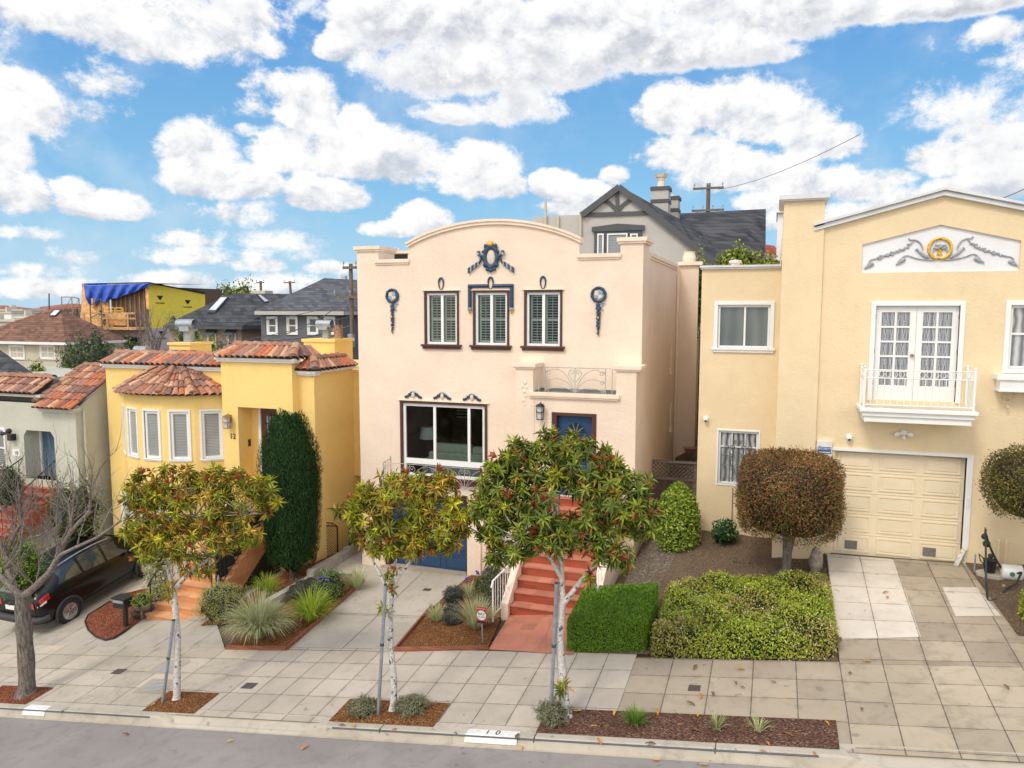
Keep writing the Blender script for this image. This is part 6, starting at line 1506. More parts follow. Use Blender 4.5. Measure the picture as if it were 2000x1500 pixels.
# worker
def person(loc, s, label):
    t = thing('person', label, 'person', tuple(loc))
    me = bpy.data.meshes.new('body'); V_ = [(0, 0, .95), (0, -.03, 1.2), (-.02, -.16, 1.42), (-.06, -.30, 1.52), (-.1, -.42, 1.58), (.10, 0, .9), (.13, .02, .5), (.13, .06, .06), (.13, -.08, .03), (-.10, 0, .9), (-.15, -.05, .5), (-.16, 0, .06), (-.16, -.14, .03), (.16, -.2, 1.38), (.24, -.35, 1.15), (.2, -.5, 1.0), (-.2, -.22, 1.4), (-.32, -.4, 1.2), (-.34, -.55, 1.02)]
    E_ = [(0, 1), (1, 2), (2, 3), (3, 4), (0, 5), (5, 6), (6, 7), (7, 8), (0, 9), (9, 10), (10, 11), (11, 12), (2, 13), (13, 14), (14, 15), (2, 16), (16, 17), (17, 18)]
    R_ = [.15, .14, .16, .07, .11, .1, .07, .05, .045, .1, .07, .05, .045, .065, .045, .035, .065, .045, .035]
    me.from_pydata([(x*s, y*s, z*s) for x, y, z in V_], E_, []); o = bpy.data.objects.new('body', me); COL.objects.link(o)
    md = o.modifiers.new('skin', 'SKIN'); sv = me.skin_vertices[0].data
    for i, r in enumerate(R_): sv[i].radius = (r*s, r*s)
    sv[0].use_root = True; o.modifiers.new('sub', 'SUBSURF').levels = 1; me.materials.append(plain('worker_clothes', (.10, .10, .12), .9)); o.parent = t
    mb = MB(); mb.smooth = True; mb.tube([(0, -.02*s, 1.0*s), (0, -.05*s, 1.2*s), (-.02*s, -.17*s, 1.44*s)], [.17*s, .18*s, .17*s], 10); o = mb.build('shirt', plain('pale_shirt', (.62, .60, .55), .9)); o.parent = t
    mb = MB(); mb.smooth = True; mb.ball((-.1*s, -.43*s, 1.62*s), .115*s, 8, 6); o = mb.build('cap', M['dark']); o.parent = t
    return t
q = P(206, 638, YS-1.0); person(q, .8, 'distant worker in pale shirt and dark trousers bending at the half built house')
# scaffolds
def scaffold(label, pts, mesh_panel=None, r=.045, brace=True, mat='scaf'):
    """pts: list of (px, y, ztop px, zbottom px) standards"""
    mb = MB(); S_ = [(P(a, b, y), P(a, c, y)) for a, y, b, c in pts]
    for t, b in S_: mb.tube([(t.x, t.y, b.z), t], r, 5)
    for (t, b), (t2, b2) in zip(S_, S_[1:]):
        n = 4
        for k in range(n+1):
            f = k/n; mb.tube([Vector((t.x, t.y, lerp(b.z, t.z, f))), Vector((t2.x, t2.y, lerp(b2.z, t2.z, f)))], r*.8, 4)
            if brace and k < n: mb.tube([Vector((t.x, t.y, lerp(b.z, t.z, f))), Vector((t2.x, t2.y, lerp(b2.z, t2.z, (k+1)/n)))], r*.6, 4)
    return tag(mb.build('scaffolding', M[mat]), label, 'scaffolding')
M['scaf'] = plain('scaffold_steel', (.16, .15, .14), .6, .3); M['scaf_rust'] = plain('scaffold_timber_steel', (.36, .26, .16), .8)
scaffold('tall timber and steel scaffolding between the beige house and the half built house', [(120, 46, 580, 705), (140, 46, 580, 705), (154, 47, 583, 700)], mat='scaf_rust')
scaffold('steel scaffold tower standing in front of the plywood wall', [(176, 48, 597, 690), (197, 48, 583, 690)], brace=False)
scaffold('dark scaffold frames standing along the yellow sheathed wall', [(298, 51.5, 590, 650), (308, 51.5, 590, 650), (345, 56, 589, 640), (357, 57, 589, 640), (390, 62, 589, 620), (399, 63, 589, 620)])
mb = MB(); a, b = P(124, 603, 46.6), P(156, 700, 46.6); mb.box(a.x, b.x, 46.6, 46.7, b.z, a.z); tag(mb.build('debris_netting', plain('brown_netting', (.12, .09, .07), .95, var=.4, vs=5)), 'dark brown netting hung behind the tall scaffolding', 'netting')
# utility poles
def pole(px, ptop, y, zb, label, arms=(), r=.14, lean=0, grp=None):
    a = P(px, ptop, y); t = thing('utility_pole', label, 'utility pole', (a.x, y, zb), grp)
    MB().tube([(a.x+lean, y, zb), a], [r*1.15, r*.85], 10).build('pole', M['pole'], t)
    for (py, half, ins) in arms:
        z = P(px, py, y).z; MB().box(a.x-half, a.x+half, y-.16, y-.05, z-.06, z+.06).build('crossarm', M['pole'], t)
        for k in range(ins): x = a.x+lerp(-half*.92, half*.92, k/(ins-1)); MB().lathe((x, y-.1, z+.06), [(.02, 0), (.02, .12), (.05, .14), (.04, .24), (0, .26)], 6).build('insulator', M['galv'], t)
    return a, t
a1, t1 = pole(685, 515, 31, -2, 'wooden utility pole rising beside the left edge of the peach house', ((523, .35, 2), (580, .9, 3)), .11)
mb = MB(); q = P(688, 665, 30.8); mb.lathe((q.x, 30.7, q.z-.3), [(.16, 0), (.16, .6), (0, .62)], 10); mb.build('transformer', M['galv'], t1)
a2, t2 = pole(1384, 358, 48, 5, 'far utility pole with two crossarms above the black Tudor roof', ((368, .9, 3), (411, .95, 4)))
a3, t3 = pole(509, 549, 70, -3, 'small far utility pole over the taupe house roof, the left of two', ((552, .5, 2),), .16)
a4, t4 = pole(566, 549, 70, -3, 'small far leaning utility pole left of the grey roof', ((552, .7, 2),), .16, .8)
def wire(a, b, sag, label, r=.018):
    a, b = Vector(a), Vector(b); n = 14; mb = MB()
    mb.tube([a.lerp(b, i/n)-Vector((0, 0, sag*4*(i/n)*(1-i/n))) for i in range(n+1)], r, 4, cap=False)
    tag(mb.build('overhead_wire', M['wire']), label, 'wire')
M['wire'] = plain('wire_rubber', (.12, .12, .13), .6)
z6 = P(685, 580, 31)
wire(z6, P(492, 672, 24), .3, 'pale service wire running from the near pole down to the yellow house roof', .02)
wire(z6+Vector((.5, 0, -.05)), P(390, 625, 41), .5, 'thin wire crossing in front of the dark grey house toward the taupe roof', .016)
wire(P(686, 636, 31), P(510, 664, 33), .2, 'thick black cable drooping from the near pole past the grey house windows', .03)
wire(P(686, 618, 31), P(0, 702, 38), .8, 'long low wire crossing the back yards to the far left', .014)
wire(P(1402, 370, 48), P(1680, 262, 30), .3, 'upper thin wire from the far crossarm pole toward the cream house', .012)
wire(P(1368, 412, 48), P(1070, 470, 32), .3, 'thin wire crossing the grey Tudor gable wall', .014)
wire(P(1368, 412, 48), P(1358, 632, 30), .1, 'thin wire dropping from the far pole behind the cream wing', .012)
wire(P(1925, 398, 30), P(2040, 350, 22), .05, 'short wire in the sky above the cream gable at the right edge', .014)
# far town
tn = [(0, 45, 607, 'grey_wall'), (45, 78, 606, 'beige_wall'), (78, 118, 600, 'pink_wall'), (28, 60, 622, 'beige_wall'), (-40, 30, 628, 'grey_wall'), (62, 90, 617, 'white'), (-5, 22, 612, 'white'), (-90, -20, 604, 'pink_wall'), (100, 150, 618, 'beige_wall'), (405, 460, 604, 'beige_wall'), (300, 395, 600, 'grey_wall'), (1470, 1500, 545, 'white')]
M['red_roof'] = plain('far_red_roof', (.33, .12, .08), .8, var=.3, vs=2)
for k, (x0, x1, pt, m) in enumerate(tn[:11]):
    yy = 120-(pt-600)*1.9+(k % 3)*6; a, b = P(x0, pt, yy), P(x1, pt, yy)
    h = thing('far_house', ['far grey flat roofed house with a stepped parapet', 'far beige house with red roof and chimney', 'far pink house with a wide red roof', 'small beige house below the far flat roofed one', 'far grey block at the very left edge', 'little white far house with red eaves', 'far white house corner at the left edge', 'far pink house beyond the frame edge', 'far beige house behind the scaffolding', 'far beige house behind the taupe roof', 'far grey house behind the yellow sheathing'][k], 'house', (a.x, yy, -10))
    MB().box(a.x, b.x, yy, yy+12, -20, a.z).build('wall', M[m], h)
    mb = MB(); w = b.x-a.x
    if k in (1, 2, 5, 7, 8): mb.add([(a.x-.4, yy-.5, a.z), (b.x+.4, yy-.5, a.z), (b.x+.4, yy+12, a.z), (a.x-.4, yy+12, a.z), (a.x+w*.3, yy+6, a.z+.9), (b.x-w*.3, yy+6, a.z+.9)], [(0, 1, 5, 4), (1, 2, 5), (2, 3, 4, 5), (3, 0, 4)]); mb.build('roof', M['red_roof'], h)
    else: mb.box(a.x-.2, b.x+.2, yy-.2, yy+12, a.z, a.z+.3); mb.box(a.x+w*.2, a.x+w*.3, yy+1, yy+2, a.z+.3, a.z+1.1); mb.build('parapet', M['beige_wall'], h)
    for j in range(max(2, int(w/2.2))):
        x = a.x+.7+j*2.2
        if x+1.0 < b.x: mb = MB(); mb.box(x-.06, x+.96, yy-.06, yy, a.z-2.3, a.z-.9); wn = mb.build('window', M['white'], h); MB().box(x+.04, x+.86, yy-.075, yy-.06, a.z-2.2, a.z-1.0).build('pane', M['pane_dark'], wn)
MB().tube([P(96, 612, 100), P(96, 573, 100)], .12, 5).build('flue_mast', M['trim_dark'])
tag(bpy.data.objects['flue_mast'], 'thin dark mast standing over the far red roofs at the left', 'mast')
# ------------------------------------------------------------------ the parked car
def make_car(y_axle, z_axle, pitch, xr):
    w = .885
    t = thing('parked_car', 'black compact SUV parked nose in on the sage house driveway behind the bare tree', 'car', (xr-w, y_axle, z_axle))
    R = [(0, .52, .92, .70, .96, .60), (.05, .36, .98, .82, 1.05, .64), (.22, .30, 1.06, .86, 1.18, .62), (.48, .28, 1.12, .885, 1.34, .57), (.85, .27, 1.12, .89, 1.47, .565), (1.5, .27, 1.07, .89, 1.56, .58),
         (2.2, .27, 1.02, .89, 1.57, .585), (2.75, .27, .99, .885, 1.50, .57), (3.1, .27, .98, .88, 1.30, .62), (3.38, .28, .96, .875, 1.06, .68), (3.75, .30, .90, .86, .99, .66), (4.1, .34, .80, .80, .88, .6), (4.25, .42, .66, .66, .74, .5)]
    def ring(r):
        y, zb, zl, wd, zr, wr = r
        return [(wd*.90, zb), (wd*.97, zb+.12), (wd, lerp(zb, zl, .55)), (wd*.985, zl-.06), (wd*.955, zl), (lerp(wd*.955, wr, .85), lerp(zl, zr, .85)), (wr*.92, zr-.012), (wr*.5, zr+.012), (0, zr+.02)]
    from mathutils import geometry
    ys = []
    for a, b in zip(R, R[1:]):
        ys += [lerp(a[0], b[0], k/3) for k in range(3)]
    ys.append(R[-1][0])
    def at_y(y):
        i = max(i for i in range(len(R)) if R[i][0] <= y+1e-6); i = min(i, len(R)-2); f = (y-R[i][0])/(R[i+1][0]-R[i][0])
        # catmull interpolation
        g = lambda k, j: R[max(0, min(len(R)-1, k))][j]
        o = [y]
        for j in range(1, 6):
            p0, p1, p2, p3 = g(i-1, j), g(i, j), g(i+1, j), g(i+2, j)
            o.append(lerp(p1, p2, f)*.5+.5*(.5*(2*p1+(p2-p0)*f+(2*p0-5*p1+4*p2-p3)*f*f+(3*p1-p0-3*p2+p3)*f**3)))
        return ring(o)
    def pt(y, s, side, off=0.0):
        q = at_y(y); k = min(int(s), len(q)-2); f = s-k; x = lerp(q[k][0], q[k+1][0], f); z = lerp(q[k][1], q[k+1][1], f)
        return Vector((side*(x+off), y-.80, z+(off*.5)))
    T = Matrix.Rotation(pitch, 4, 'X')
    def fin(mb, name, mat, parent=t, **k):
        mb.v = [tuple(T @ Vector(v)) for v in mb.v]; me = mb.mesh(name, mat); import bmesh
        bm = bmesh.new(); bm.from_mesh(me); bmesh.ops.recalc_face_normals(bm, faces=bm.faces); bm.to_mesh(me); bm.free()
        o = bpy.data.objects.new(name, me); COL.objects.link(o); o.parent = parent; return o
    paint = plain('black_car_paint', (.005, .005, .006), .3, coat=.35, spec=.3, var=.02); plast = plain('grey_plastic', (.035, .038, .042), .6); gls = glass('car_glass', (.04, .055, .055), .03)
    mb = MB(); mb.smooth = True; rows = []
    for y in ys:
        q = at_y(y); rows.append([(-x, y-.8, z) for x, z in q]+[(x, y-.8, z) for x, z in q[::-1][1:]])
    mb.grid(rows); mb.add(rows[0], [tuple(range(len(rows[0])))]); mb.add(rows[-1], [tuple(range(len(rows[-1])))[::-1]])
    fin(mb, 'body', paint)
    for s in (-1, 1):
        for (a, b) in ((.66, 1.38), (1.46, 2.14), (2.22, 2.95)):
            mb = MB(); mb.smooth = True
            mb.grid([[pt(y, v, s, .006) for y in [lerp(a+(0 if v < 4.5 else .12 if a < 1 else 0), b-(0 if v < 4.5 or b < 2.5 else .28), k/6) for k in range(7)]] for v in (4.12, 4.5, 4.9, 5.35)]); fin(mb, 'side_window', gls)
        mb = MB(); mb.smooth = True; mb.tube([pt(y, 6.1, s, .0) for y in [.6+k*.25 for k in range(9)]], .02, 6); fin(mb, 'roof_rail', M['galv'])
        mb = MB(); mb.grid([[pt(y, v, s, .012) for y in [lerp(.95, 3.1, k/12) for k in range(13)]] for v in (0, .5, 1.0)]); fin(mb, 'sill_trim', plast)
        mb = MB(); mb.smooth = True; mb.ball((s*.98, 2.05, 1.06), .10, 10, 6, (1, .6, .7)); fin(mb, 'wing_mirror', paint)
        mb = MB(); mb.smooth = True; mb.grid([[pt(y, v, s, .014) for y in (.02, .10, .2, .34)] for v in (2.7, 3.3, 4.0)]); mb.grid([[Vector((s*x, -.815+.02*(.8-x), z)) for x in (.40, .6, .72)] for z in (.80, .90, .955)]); fin(mb, 'tail_light', plain('red_lens', (.45, .01, .01), .15, coat=1))
        mb = MB(); mb.grid([[pt(y, v, s, .018) for y in (.03, .12, .24)] for v in (2.55, 2.75)]); fin(mb, 'reverse_light', M['white'])
        for k, ya in enumerate((0, 2.61)):
            cx = s*(.885-.10)
            mb = MB(); mb.smooth = True; mb.tube([(s*.875, ya+math.cos(a)*.385, .36+math.sin(a)*.385-.04) for a in [lerp(-.2, PI+.2, q/16) for q in range(17)]], .045, 6); fin(mb, 'wheel_arch', plast)
            mb = MB(); mb.smooth = True; mb.lathe((cx-s*.10, ya, .33), [(.0, .0), (.24, .0), (.33, .02), (.345, .06), (.345, .19), (.33, .215), (.24, .222), (.215, .20)], 28, (s, 0, 0)); wh = fin(mb, 'wheel', plain('tyre_rubber', (.02, .02, .022), .8))
            mb = MB(); c = Vector((cx+s*.105, ya, .33)); mb.smooth = True; mb.m = 1; mb.lathe(c-Vector((s*.03, 0, 0)), [(.20, .0), (.19, -.01), (0, -.01)], 24, (s, 0, 0)); mb.m = 0; mb.lathe(c-Vector((s*.03, 0, 0)), [(.225, .03), (.205, .035), (.20, .0)], 24, (s, 0, 0)); mb.smooth = False
            for j in range(5):
                a = 2*PI*j/5+.3
                for da in (-.14, .14):
                    d = Vector((0, math.cos(a+da), math.sin(a+da))); e = Vector((0, math.cos(a), math.sin(a))); n = Vector((0, -e.z, e.y))*.018
                    mb.slab([c+e*.04-n, c+e*.04+n, c+d*.205+n, c+d*.205-n], (s*.014, 0, 0))
            mb.lathe(c, [(.05, 0), (.045, .02), (0, .02)], 12, (s, 0, 0)); fin(mb, 'rim', [plain('alloy', (.55, .54, .53), .3, .85), M['dark']], wh)
            mb = MB(); mb.lathe((s*.86, ya, .35), [(.36, 0), (.36, .018), (0, .018)], 24, (s, 0, 0)); fin(mb, 'arch_shade_disc', M['dark'])  # flat black disc painting in the shaded hollow of the wheel arch
    mb = MB(); mb.smooth = True; mb.grid([[Vector((x*k, y-.8-.012, z+.014)) for x in (-.9, -.45, 0, .45, .9)] for (y, z, k) in ((.09, 1.085, .62), (.25, 1.20, .58), (.44, 1.315, .54))]); fin(mb, 'rear_window', gls)
    mb = MB(); mb.smooth = True; mb.grid([[Vector((x*k, y-.8+.01, z+.02)) for x in (-1, -.5, 0, .5, 1)] for (y, z, k) in ((3.34, 1.10, .66), (3.1, 1.30, .62), (2.85, 1.475, .56))]); fin(mb, 'windscreen', gls)
    mb = MB(); mb.box(-.54, .54, -.46, -.20, 1.36, 1.385); fin(mb, 'spoiler', paint)
    mb = MB(); mb.smooth = True; mb.tube([(-.84, -.55, .47), (-.74, -.80, .47), (-.4, -.84, .47), (.4, -.84, .47), (.74, -.80, .47), (.84, -.55, .47)], .10, 8); fin(mb, 'bumper', plast)
    mb = MB(); mb.box(-.26, .26, -.835, -.82, .70, .82); fin(mb, 'number_plate', M['white'])
    mb = MB(); mb.box(.45, .72, -.93, -.90, .44, .50); mb.box(-.72, -.45, -.93, -.90, .44, .50); fin(mb, 'reflector', plain('red_reflector', (.35, .01, .01), .3))
    return t
make_car(14.36, -1.17, math.atan(.15), -17.22)
# ------------------------------------------------------------------ small things in front
x, y = -15.07, 14.05; zb = H(x, y)
t = thing('mailbox', 'black mailbox with pale flap on a post in the red mulch', 'mailbox', (x, y, zb))
MB().box(x-.045, x+.045, y-.045, y+.045, zb-.1, zb+.62).build('post', M['black'], t, bevel=.006)
mb = MB(); mb.box(x-.27, x+.10, y-.12, y+.12, zb+.52, zb+.74); mb.pxz([(x-.30, zb+.74), (x+.13, zb+.74), (x+.13, zb+.78), (x-.08, zb+.83), (x-.30, zb+.78)], y-.15, y+.15); mb.build('box', M['black'], t, bevel=.008)
MB().box(x-.25, x+.07, y-.135, y-.12, zb+.66, zb+.735).build('flap', M['galv'], t)
def pot(x, y, r, h, label, mat, name='plant_pot'):
    z = H(x, y); t = thing(name, label, 'pot', (x, y, z)); mb = MB(); mb.smooth = True
    mb.lathe((x, y, z), [(r*.6, 0), (r*.85, h*.5), (r*.98, h*.85), (r*1.08, h*.86), (r*1.08, h), (r*.92, h), (r*.88, h*.85), (0, h*.83)], 20); mb.build('bowl', mat, t); return t
px_, py_ = G(277, 1207); pot(px_, py_+.12, .24, .26, 'round mauve clay plant pot at the foot of the orange steps', plain('mauve_clay', (.15, .105, .11), .6))
# alarm sign
x, y = G(942, 1258); zb = H(x, y)
t = thing('alarm_sign', 'small red and white BAY ALARM sign on a stake in the brown mulch bed', 'sign', (x, y, zb))
MB().tube([(x+.01, y, zb), (x-.01, y-.01, zb+.52)], .014, 6).build('stake', M['galv'], t)
yy = y-.03; z0 = zb+.44
MB().box(x-.105, x+.095, yy, yy+.012, z0, z0+.33).build('board', plain('sign_red', (.50, .035, .02), .4), t)
MB().box(x-.105, x+.095, yy-.002, yy, z0, z0+.045).build('lower_band', M['black'], t)
MB().lathe((x-.005, yy, z0+.165), [(.098, 0), (.098, .003), (0, .003)], 24, (0, -1, 0)).build('disc', M['white'], t)
text_obj('BAY', .085, (x-.005, yy-.004, z0+.165), M['black'], t, .001); text_obj('ALARM', .046, (x-.005, yy-.004, z0+.115), M['black'], t, .001); text_obj('PROTECTED BY', .026, (x-.005, yy-.003, z0+.29), M['white'], t, .001)
# tree stakes
def stake(pt_, pb, y, label):
    a, b = P(*pt_, y), P(*pb, y); b.z = walk(b.x, y); t = thing('tree_stake', label, 'stake', tuple(b), 'metal tree stakes')
    MB().tube([b-Vector((0, 0, .05)), a], .03, 8).build('pole', M['galv'], t)
    mb = MB(); m_ = b.lerp(a, .55); mb.tube([m_-Vector((0, 0, .02)), m_+Vector((0, 0, .03))], .036, 8); mb.tube([a, a+Vector((0, 0, .02))], .033, 8); mb.build('collar', plain('green_band', (.02, .08, .08), .6), t)
stake((339, 1212), (317, 1375), 10.95, 'short leaning grey stake tied to the left staked tree')
stake((753, 1143), (738, 1398), 10.9, 'tall grey stake left of the middle white trunk tree')
stake((1087, 1140), (1075, 1393), 11.0, 'tall grey stake left of the right white trunk tree')
# wooden gate with lattice top between the peach and cream houses
GY = 20.0; gx0, gx1 = P(1266, 905, GY).x, P(1361, 905, GY).x; zt = P(1310, 900, GY).z; zb = 1.45
t = thing('wooden_gate', 'weathered grey wooden gate with lattice top between the peach and cream houses', 'gate', (lerp(gx0, gx1, .5), GY, zb))
mb = MB()
for k in range(8): a = lerp(gx0, gx1, k/8); b = lerp(gx0, gx1, (k+1)/8); mb.box(a+.004, b-.004, GY+.004*(k % 2), GY+.03, zb-.2, zt-.48)
mb.build('board_panel', wood('weathered_board', (.14, .105, .095), 2), t)
mb = MB(); mb.box(gx0, gx1, GY-.04, GY+.06, zt-.05, zt); mb.box(gx0, gx1, GY-.02, GY+.05, zt-.52, zt-.45); mb.box(gx0, gx0+.07, GY-.01, GY+.04, zb, zt-.05); mb.box(gx1-.07, gx1, GY-.01, GY+.04, zb, zt-.05); mb.build('gate_frame', wood('weathered_rail', (.22, .18, .155)), t)
mb = MB(); n = 12
for k in range(-4, n+1):
    for s in (0, 1):
        a = lerp(gx0, gx1, k/n); b = a+.4; (za, zb_) = (zt-.45, zt-.05) if s == 0 else (zt-.05, zt-.45)
        u0 = max(0, (gx0+.07-a)/.4); u1 = min(1, (gx1-.07-a)/.4)
        if u1 > u0: mb.tube([(a+.4*u0, GY+.01+.012*s, lerp(za, zb_, u0)), (a+.4*u1, GY+.01+.012*s, lerp(za, zb_, u1))], .013, 4)
mb.build('lattice', wood('lattice_wood', (.24, .20, .175)), t)
# chain link gate beside the yellow house
def chain(name, label, a, b, h, cat, step=.09, hoop=False):
    a, b = Vector(a), Vector(b); t = thing(name, label, cat, tuple(a)); d = b-a; L = d.length; up = Vector((0, 0, h))
    mb = MB(); mb.tube([a, a+up], .022, 6); mb.tube([b, b+up], .022, 6); mb.tube([a+up, b+up], .018, 6); mb.tube([a+up*.08, b+up*.08], .015, 6)
    if hoop:
        mb.tube(qb(a+up, a+d*.5+up*1.18, b+up, 8), .012, 5)
        for s in (.3, .5, .7): mb.tube(spiral(a+d*s+up*1.06, d.normalized(), Vector((0, 0, 1)), .05, 1, 0, 1, 8), .008, 4)
    mb.build('frame', M['black'], t)
    mb = MB(); n = int((L+h)/step)
    for k in range(n):
        for s in (0, 1):
            u = k*step; p0 = (u, 0) if u < L else (L, u-L); p1 = (max(0, u-h), min(h, u)) if u <= h else (u-h, h)
            p1 = (u-h, h) if u > h else (0, u)
            if s: p0, p1 = (L-p0[0], p0[1]), (L-p1[0], p1[1])
            mb.tube([a+d*(p0[0]/L)+Vector((0, 0, p0[1])), a+d*(p1[0]/L)+Vector((0, 0, p1[1]))], .005, 3, cap=False)
    mb.build('wire_mesh', M['black'], t); return t
chain('wire_gate', 'black chain link gate with scrolled top beside the yellow house corner', (-12.28, 18.45, -.2), (-11.72, 18.45, -.17), 1.0, 'gate', hoop=True)
chain('wire_fence', 'black chain link fence running back along the low wall behind the wire gate', (-11.42, 18.6, .2), (-11.42, 23.5, .4), 1.15, 'fence', .12)
# things by the cream garage at the right edge
zd = lambda x, y: H(x, y)
t = thing('garden_hose', 'green black hose draped from a stake and snaking across the dirt at the right edge', 'hose', (4.1, 16.2, 2))
q = [P(1922, 1035, 16.3), P(1926, 1075, 16.3), P(1926, 1150, 15.6), P(1927, 1180, 15.3)]
mb = MB(); mb.tube([P(1925, 1033, 16.3), P(1926, 1140, 15.75), P(1930, 1183, 15.25)], .018, 6)
mb.tube(qb(P(1924, 1038, 16.3), P(1935, 1080, 16.25), P(1955, 1108, 16.4), 8)+qb(P(1955, 1108, 16.4), P(1975, 1125, 16.4), P(1995, 1118, 16.2), 6)[1:], .022, 6)
mb.tube([P(1995, 1118, 16.2), P(1985, 1140, 15.9), P(1965, 1150, 15.8), P(1955, 1165, 15.6), P(1935, 1185, 15.3), P(1945, 1205, 14.9), P(1958, 1226, 14.5)], .02, 6)
mb.tube([P(1921, 1090, 16.5), P(1912, 1082, 16.6), P(1915, 1095, 16.6), P(1945, 1125, 16.4)], .012, 5)
for _ in range(14):
    c = P(random.uniform(1930, 1952), random.uniform(1172, 1192), 15.3); mb.tube(spiral(c, Vector((1, 0, 0)), Vector((0, .6, .5)), random.uniform(.05, .12), 1.1, random.uniform(0, 6), 1, 10), .014, 4)
mb.smooth = True; mb.ball(P(1923, 1048, 16.25), .06, 8, 6); mb.ball(P(1927, 1062, 16.25), .07, 8, 6); mb.ball(P(1935, 1086, 16.25), .05, 8, 6)
mb.build('tube', plain('hose_rubber', (.015, .03, .028), .6), t)
MB().tube([P(1924, 1030, 16.32), P(1926, 1150, 16.32)], .014, 5).build('stake', M['rust'], t)
xq = P(1938, 1118, 16.55); z = zd(xq.x, 16.55); t = thing('stepping_slab', 'pale round concrete slab on the dirt by the garage corner', 'slab', (xq.x, 16.55, z)); MB().lathe((xq.x, 16.5, z), [(.30, -.03), (.30, .05), (.28, .06), (0, .06)], 9, sy=.7).build('slab', M['kerb'], t)
t = thing('nursery_pot', 'black plastic nursery pot on the pale slab by the cream wall', 'pot', (xq.x-.06, 16.5, z+.06)); mb = MB(); mb.lathe((xq.x-.06, 16.5, z+.06), [(.09, 0), (.12, .24), (.13, .25), (.11, .24), (0, .2)], 14); mb.build('bowl', M['black'], t)
xq = P(1975, 1115, 16.4); z = zd(xq.x, 16.4); t = thing('white_bucket', 'white plastic tub lying on the dirt against the cream wall', 'tub', (xq.x, 16.4, z)); mb = MB(); mb.smooth = True; mb.lathe((xq.x-.17, 16.4, z+.13), [(.0, 0), (.13, .005), (.145, .03), (.15, .33), (.155, .34), (.0, .33)], 18, (1, 0, 0)); mb.build('shell', M['white_metal'], t)
mb = MB(); mb.lathe((xq.x-.02, 16.245, z+.14), [(.045, 0), (.045, .008), (0, .008)], 14, (0, -1, 0)); mb.build('emblem', plain('green_mark', (.08, .22, .15), .6), t)
xq = P(1904, 1100, 16.6); MB().tube([(xq.x, 16.6, zd(xq.x, 16.6)), (xq.x, 16.6, zd(xq.x, 16.6)+.36)], .015, 6).build('ground_spike', M['galv']); tag(bpy.data.objects['ground_spike'], 'thin grey spike standing in the dirt by the garage corner', 'spike')
xq = P(1592, 1115, 16.4); z = zd(xq.x, 16.4); mb = MB(); mb.smooth = True; rr = random.Random(3); rows = []
for i in range(7):
    a = PI*i/6; rows.append([(xq.x+math.cos(j*PI/5)*math.sin(a)*.15*rr.uniform(.65, 1.2), 16.4+math.sin(j*PI/5)*math.sin(a)*.15*rr.uniform(.75, 1.15), z+.2+math.cos(a)*.30*rr.uniform(.9, 1.1)) for j in range(10)])
mb.grid(rows, True); tag(mb.build('rock', plain('grey_rock', (.33, .27, .22), .9, var=.35, vs=9, bs=.8, bscale=12)), 'rough grey rock at the foot of the round topiary by the driveway', 'rock')
xq = P(1446, 1090, 16.7); z = zd(xq.x, 16.7); MB().box(xq.x-.2, xq.x+.2, 16.55, 16.85, z-.02, z+.03).build('paving_stone', M['dirt']); tag(bpy.data.objects['paving_stone'], 'flat dusty paving stone on the dirt left of the topiary', 'paving stone')
xq = P(470, 1137, 15.9)
t = thing('steel_lantern', 'small steel lantern standing on the orange steps by the railing', 'lantern', tuple(xq)); mb = MB(); c = P(427, 1145, 15.35); mb.lathe(c, [(.05, 0), (.07, .02), (.03, .06), (.035, .2), (.01, .3)], 10); t.location = c; mb.build('body', M['galv'], t)
# potted plants and things in the side passage
for (px, py, y, w, h, m, lb) in ((1352, 800, 27, .30, .35, (.42, .17, .10), 'large terracotta pot in the passage between the peach and cream houses'), (1347, 882, 23.5, .2, .12, (.35, .2, .14), 'low clay saucers stacked in the gravel passage')):
    c = P(px, py, y); t = thing('clay_pot', lb, 'pot', tuple(c)); MB().lathe(c, [(w*.7, 0), (w, h), (w*1.1, h), (w*.8, h*.95), (0, h*.9)], 14).build('bowl', plain('clay', m, .8), t)
# fallen leaves
LC = [('dry orange', (.55, .20, .03)), ('dull brown', (.20, .09, .04)), ('yellow', (.62, .36, .05))]
def leaf_mesh(L, W, seed, c):
    r = random.Random(seed); mb = MB(); mb.smooth = True; rows = []
    for i in range(6):
        t = i/5; w = W*math.sin(PI*(.08+.9*t))**.8; z = .012+.03*math.sin(PI*t)*r.uniform(.4, 1.2)
        rows.append([((t-.5)*L, -w/2, z+.012), ((t-.5)*L, 0, z), ((t-.5)*L, w/2, z+.01)])
    mb.grid(rows); return mb.mesh('fallen_leaf', plain('dry_leaf', c, .7, var=.2, vs=30))
protos = [leaf_mesh(.19, .06, k, LC[k % 3][1]) for k in range(3)]
where = {'road': ('on the grey road', [(245, 1437), (450, 1450), (595, 1462), (668, 1420), (690, 1421), (770, 1429), (1010, 1448), (1018, 1461), (1170, 1455), (1270, 1468), (1375, 1497), (1490, 1480), (890, 1438), (1280, 1488), (1590, 1492)]),
         'walk': ('on the pavement', [(1358, 1306), (1445, 1310), (1510, 1335), (1437, 1337), (1449, 1345), (1368, 1362), (1392, 1358), (1348, 1378), (1660, 1318), (1692, 1295), (1683, 1388), (1965, 1345), (1730, 1160), (1733, 1169), (1640, 1253), (208, 1245)]),
         'bed': ('on a mulch bed by the kerb', [(1170, 1403), (1200, 1395), (1285, 1394), (1325, 1400), (1363, 1400), (1330, 1420), (1360, 1432), (1160, 1422), (1615, 1415), (1540, 1440), (1127, 1393), (1500, 1455), (835, 1372), (300, 1378)])}
k = 0
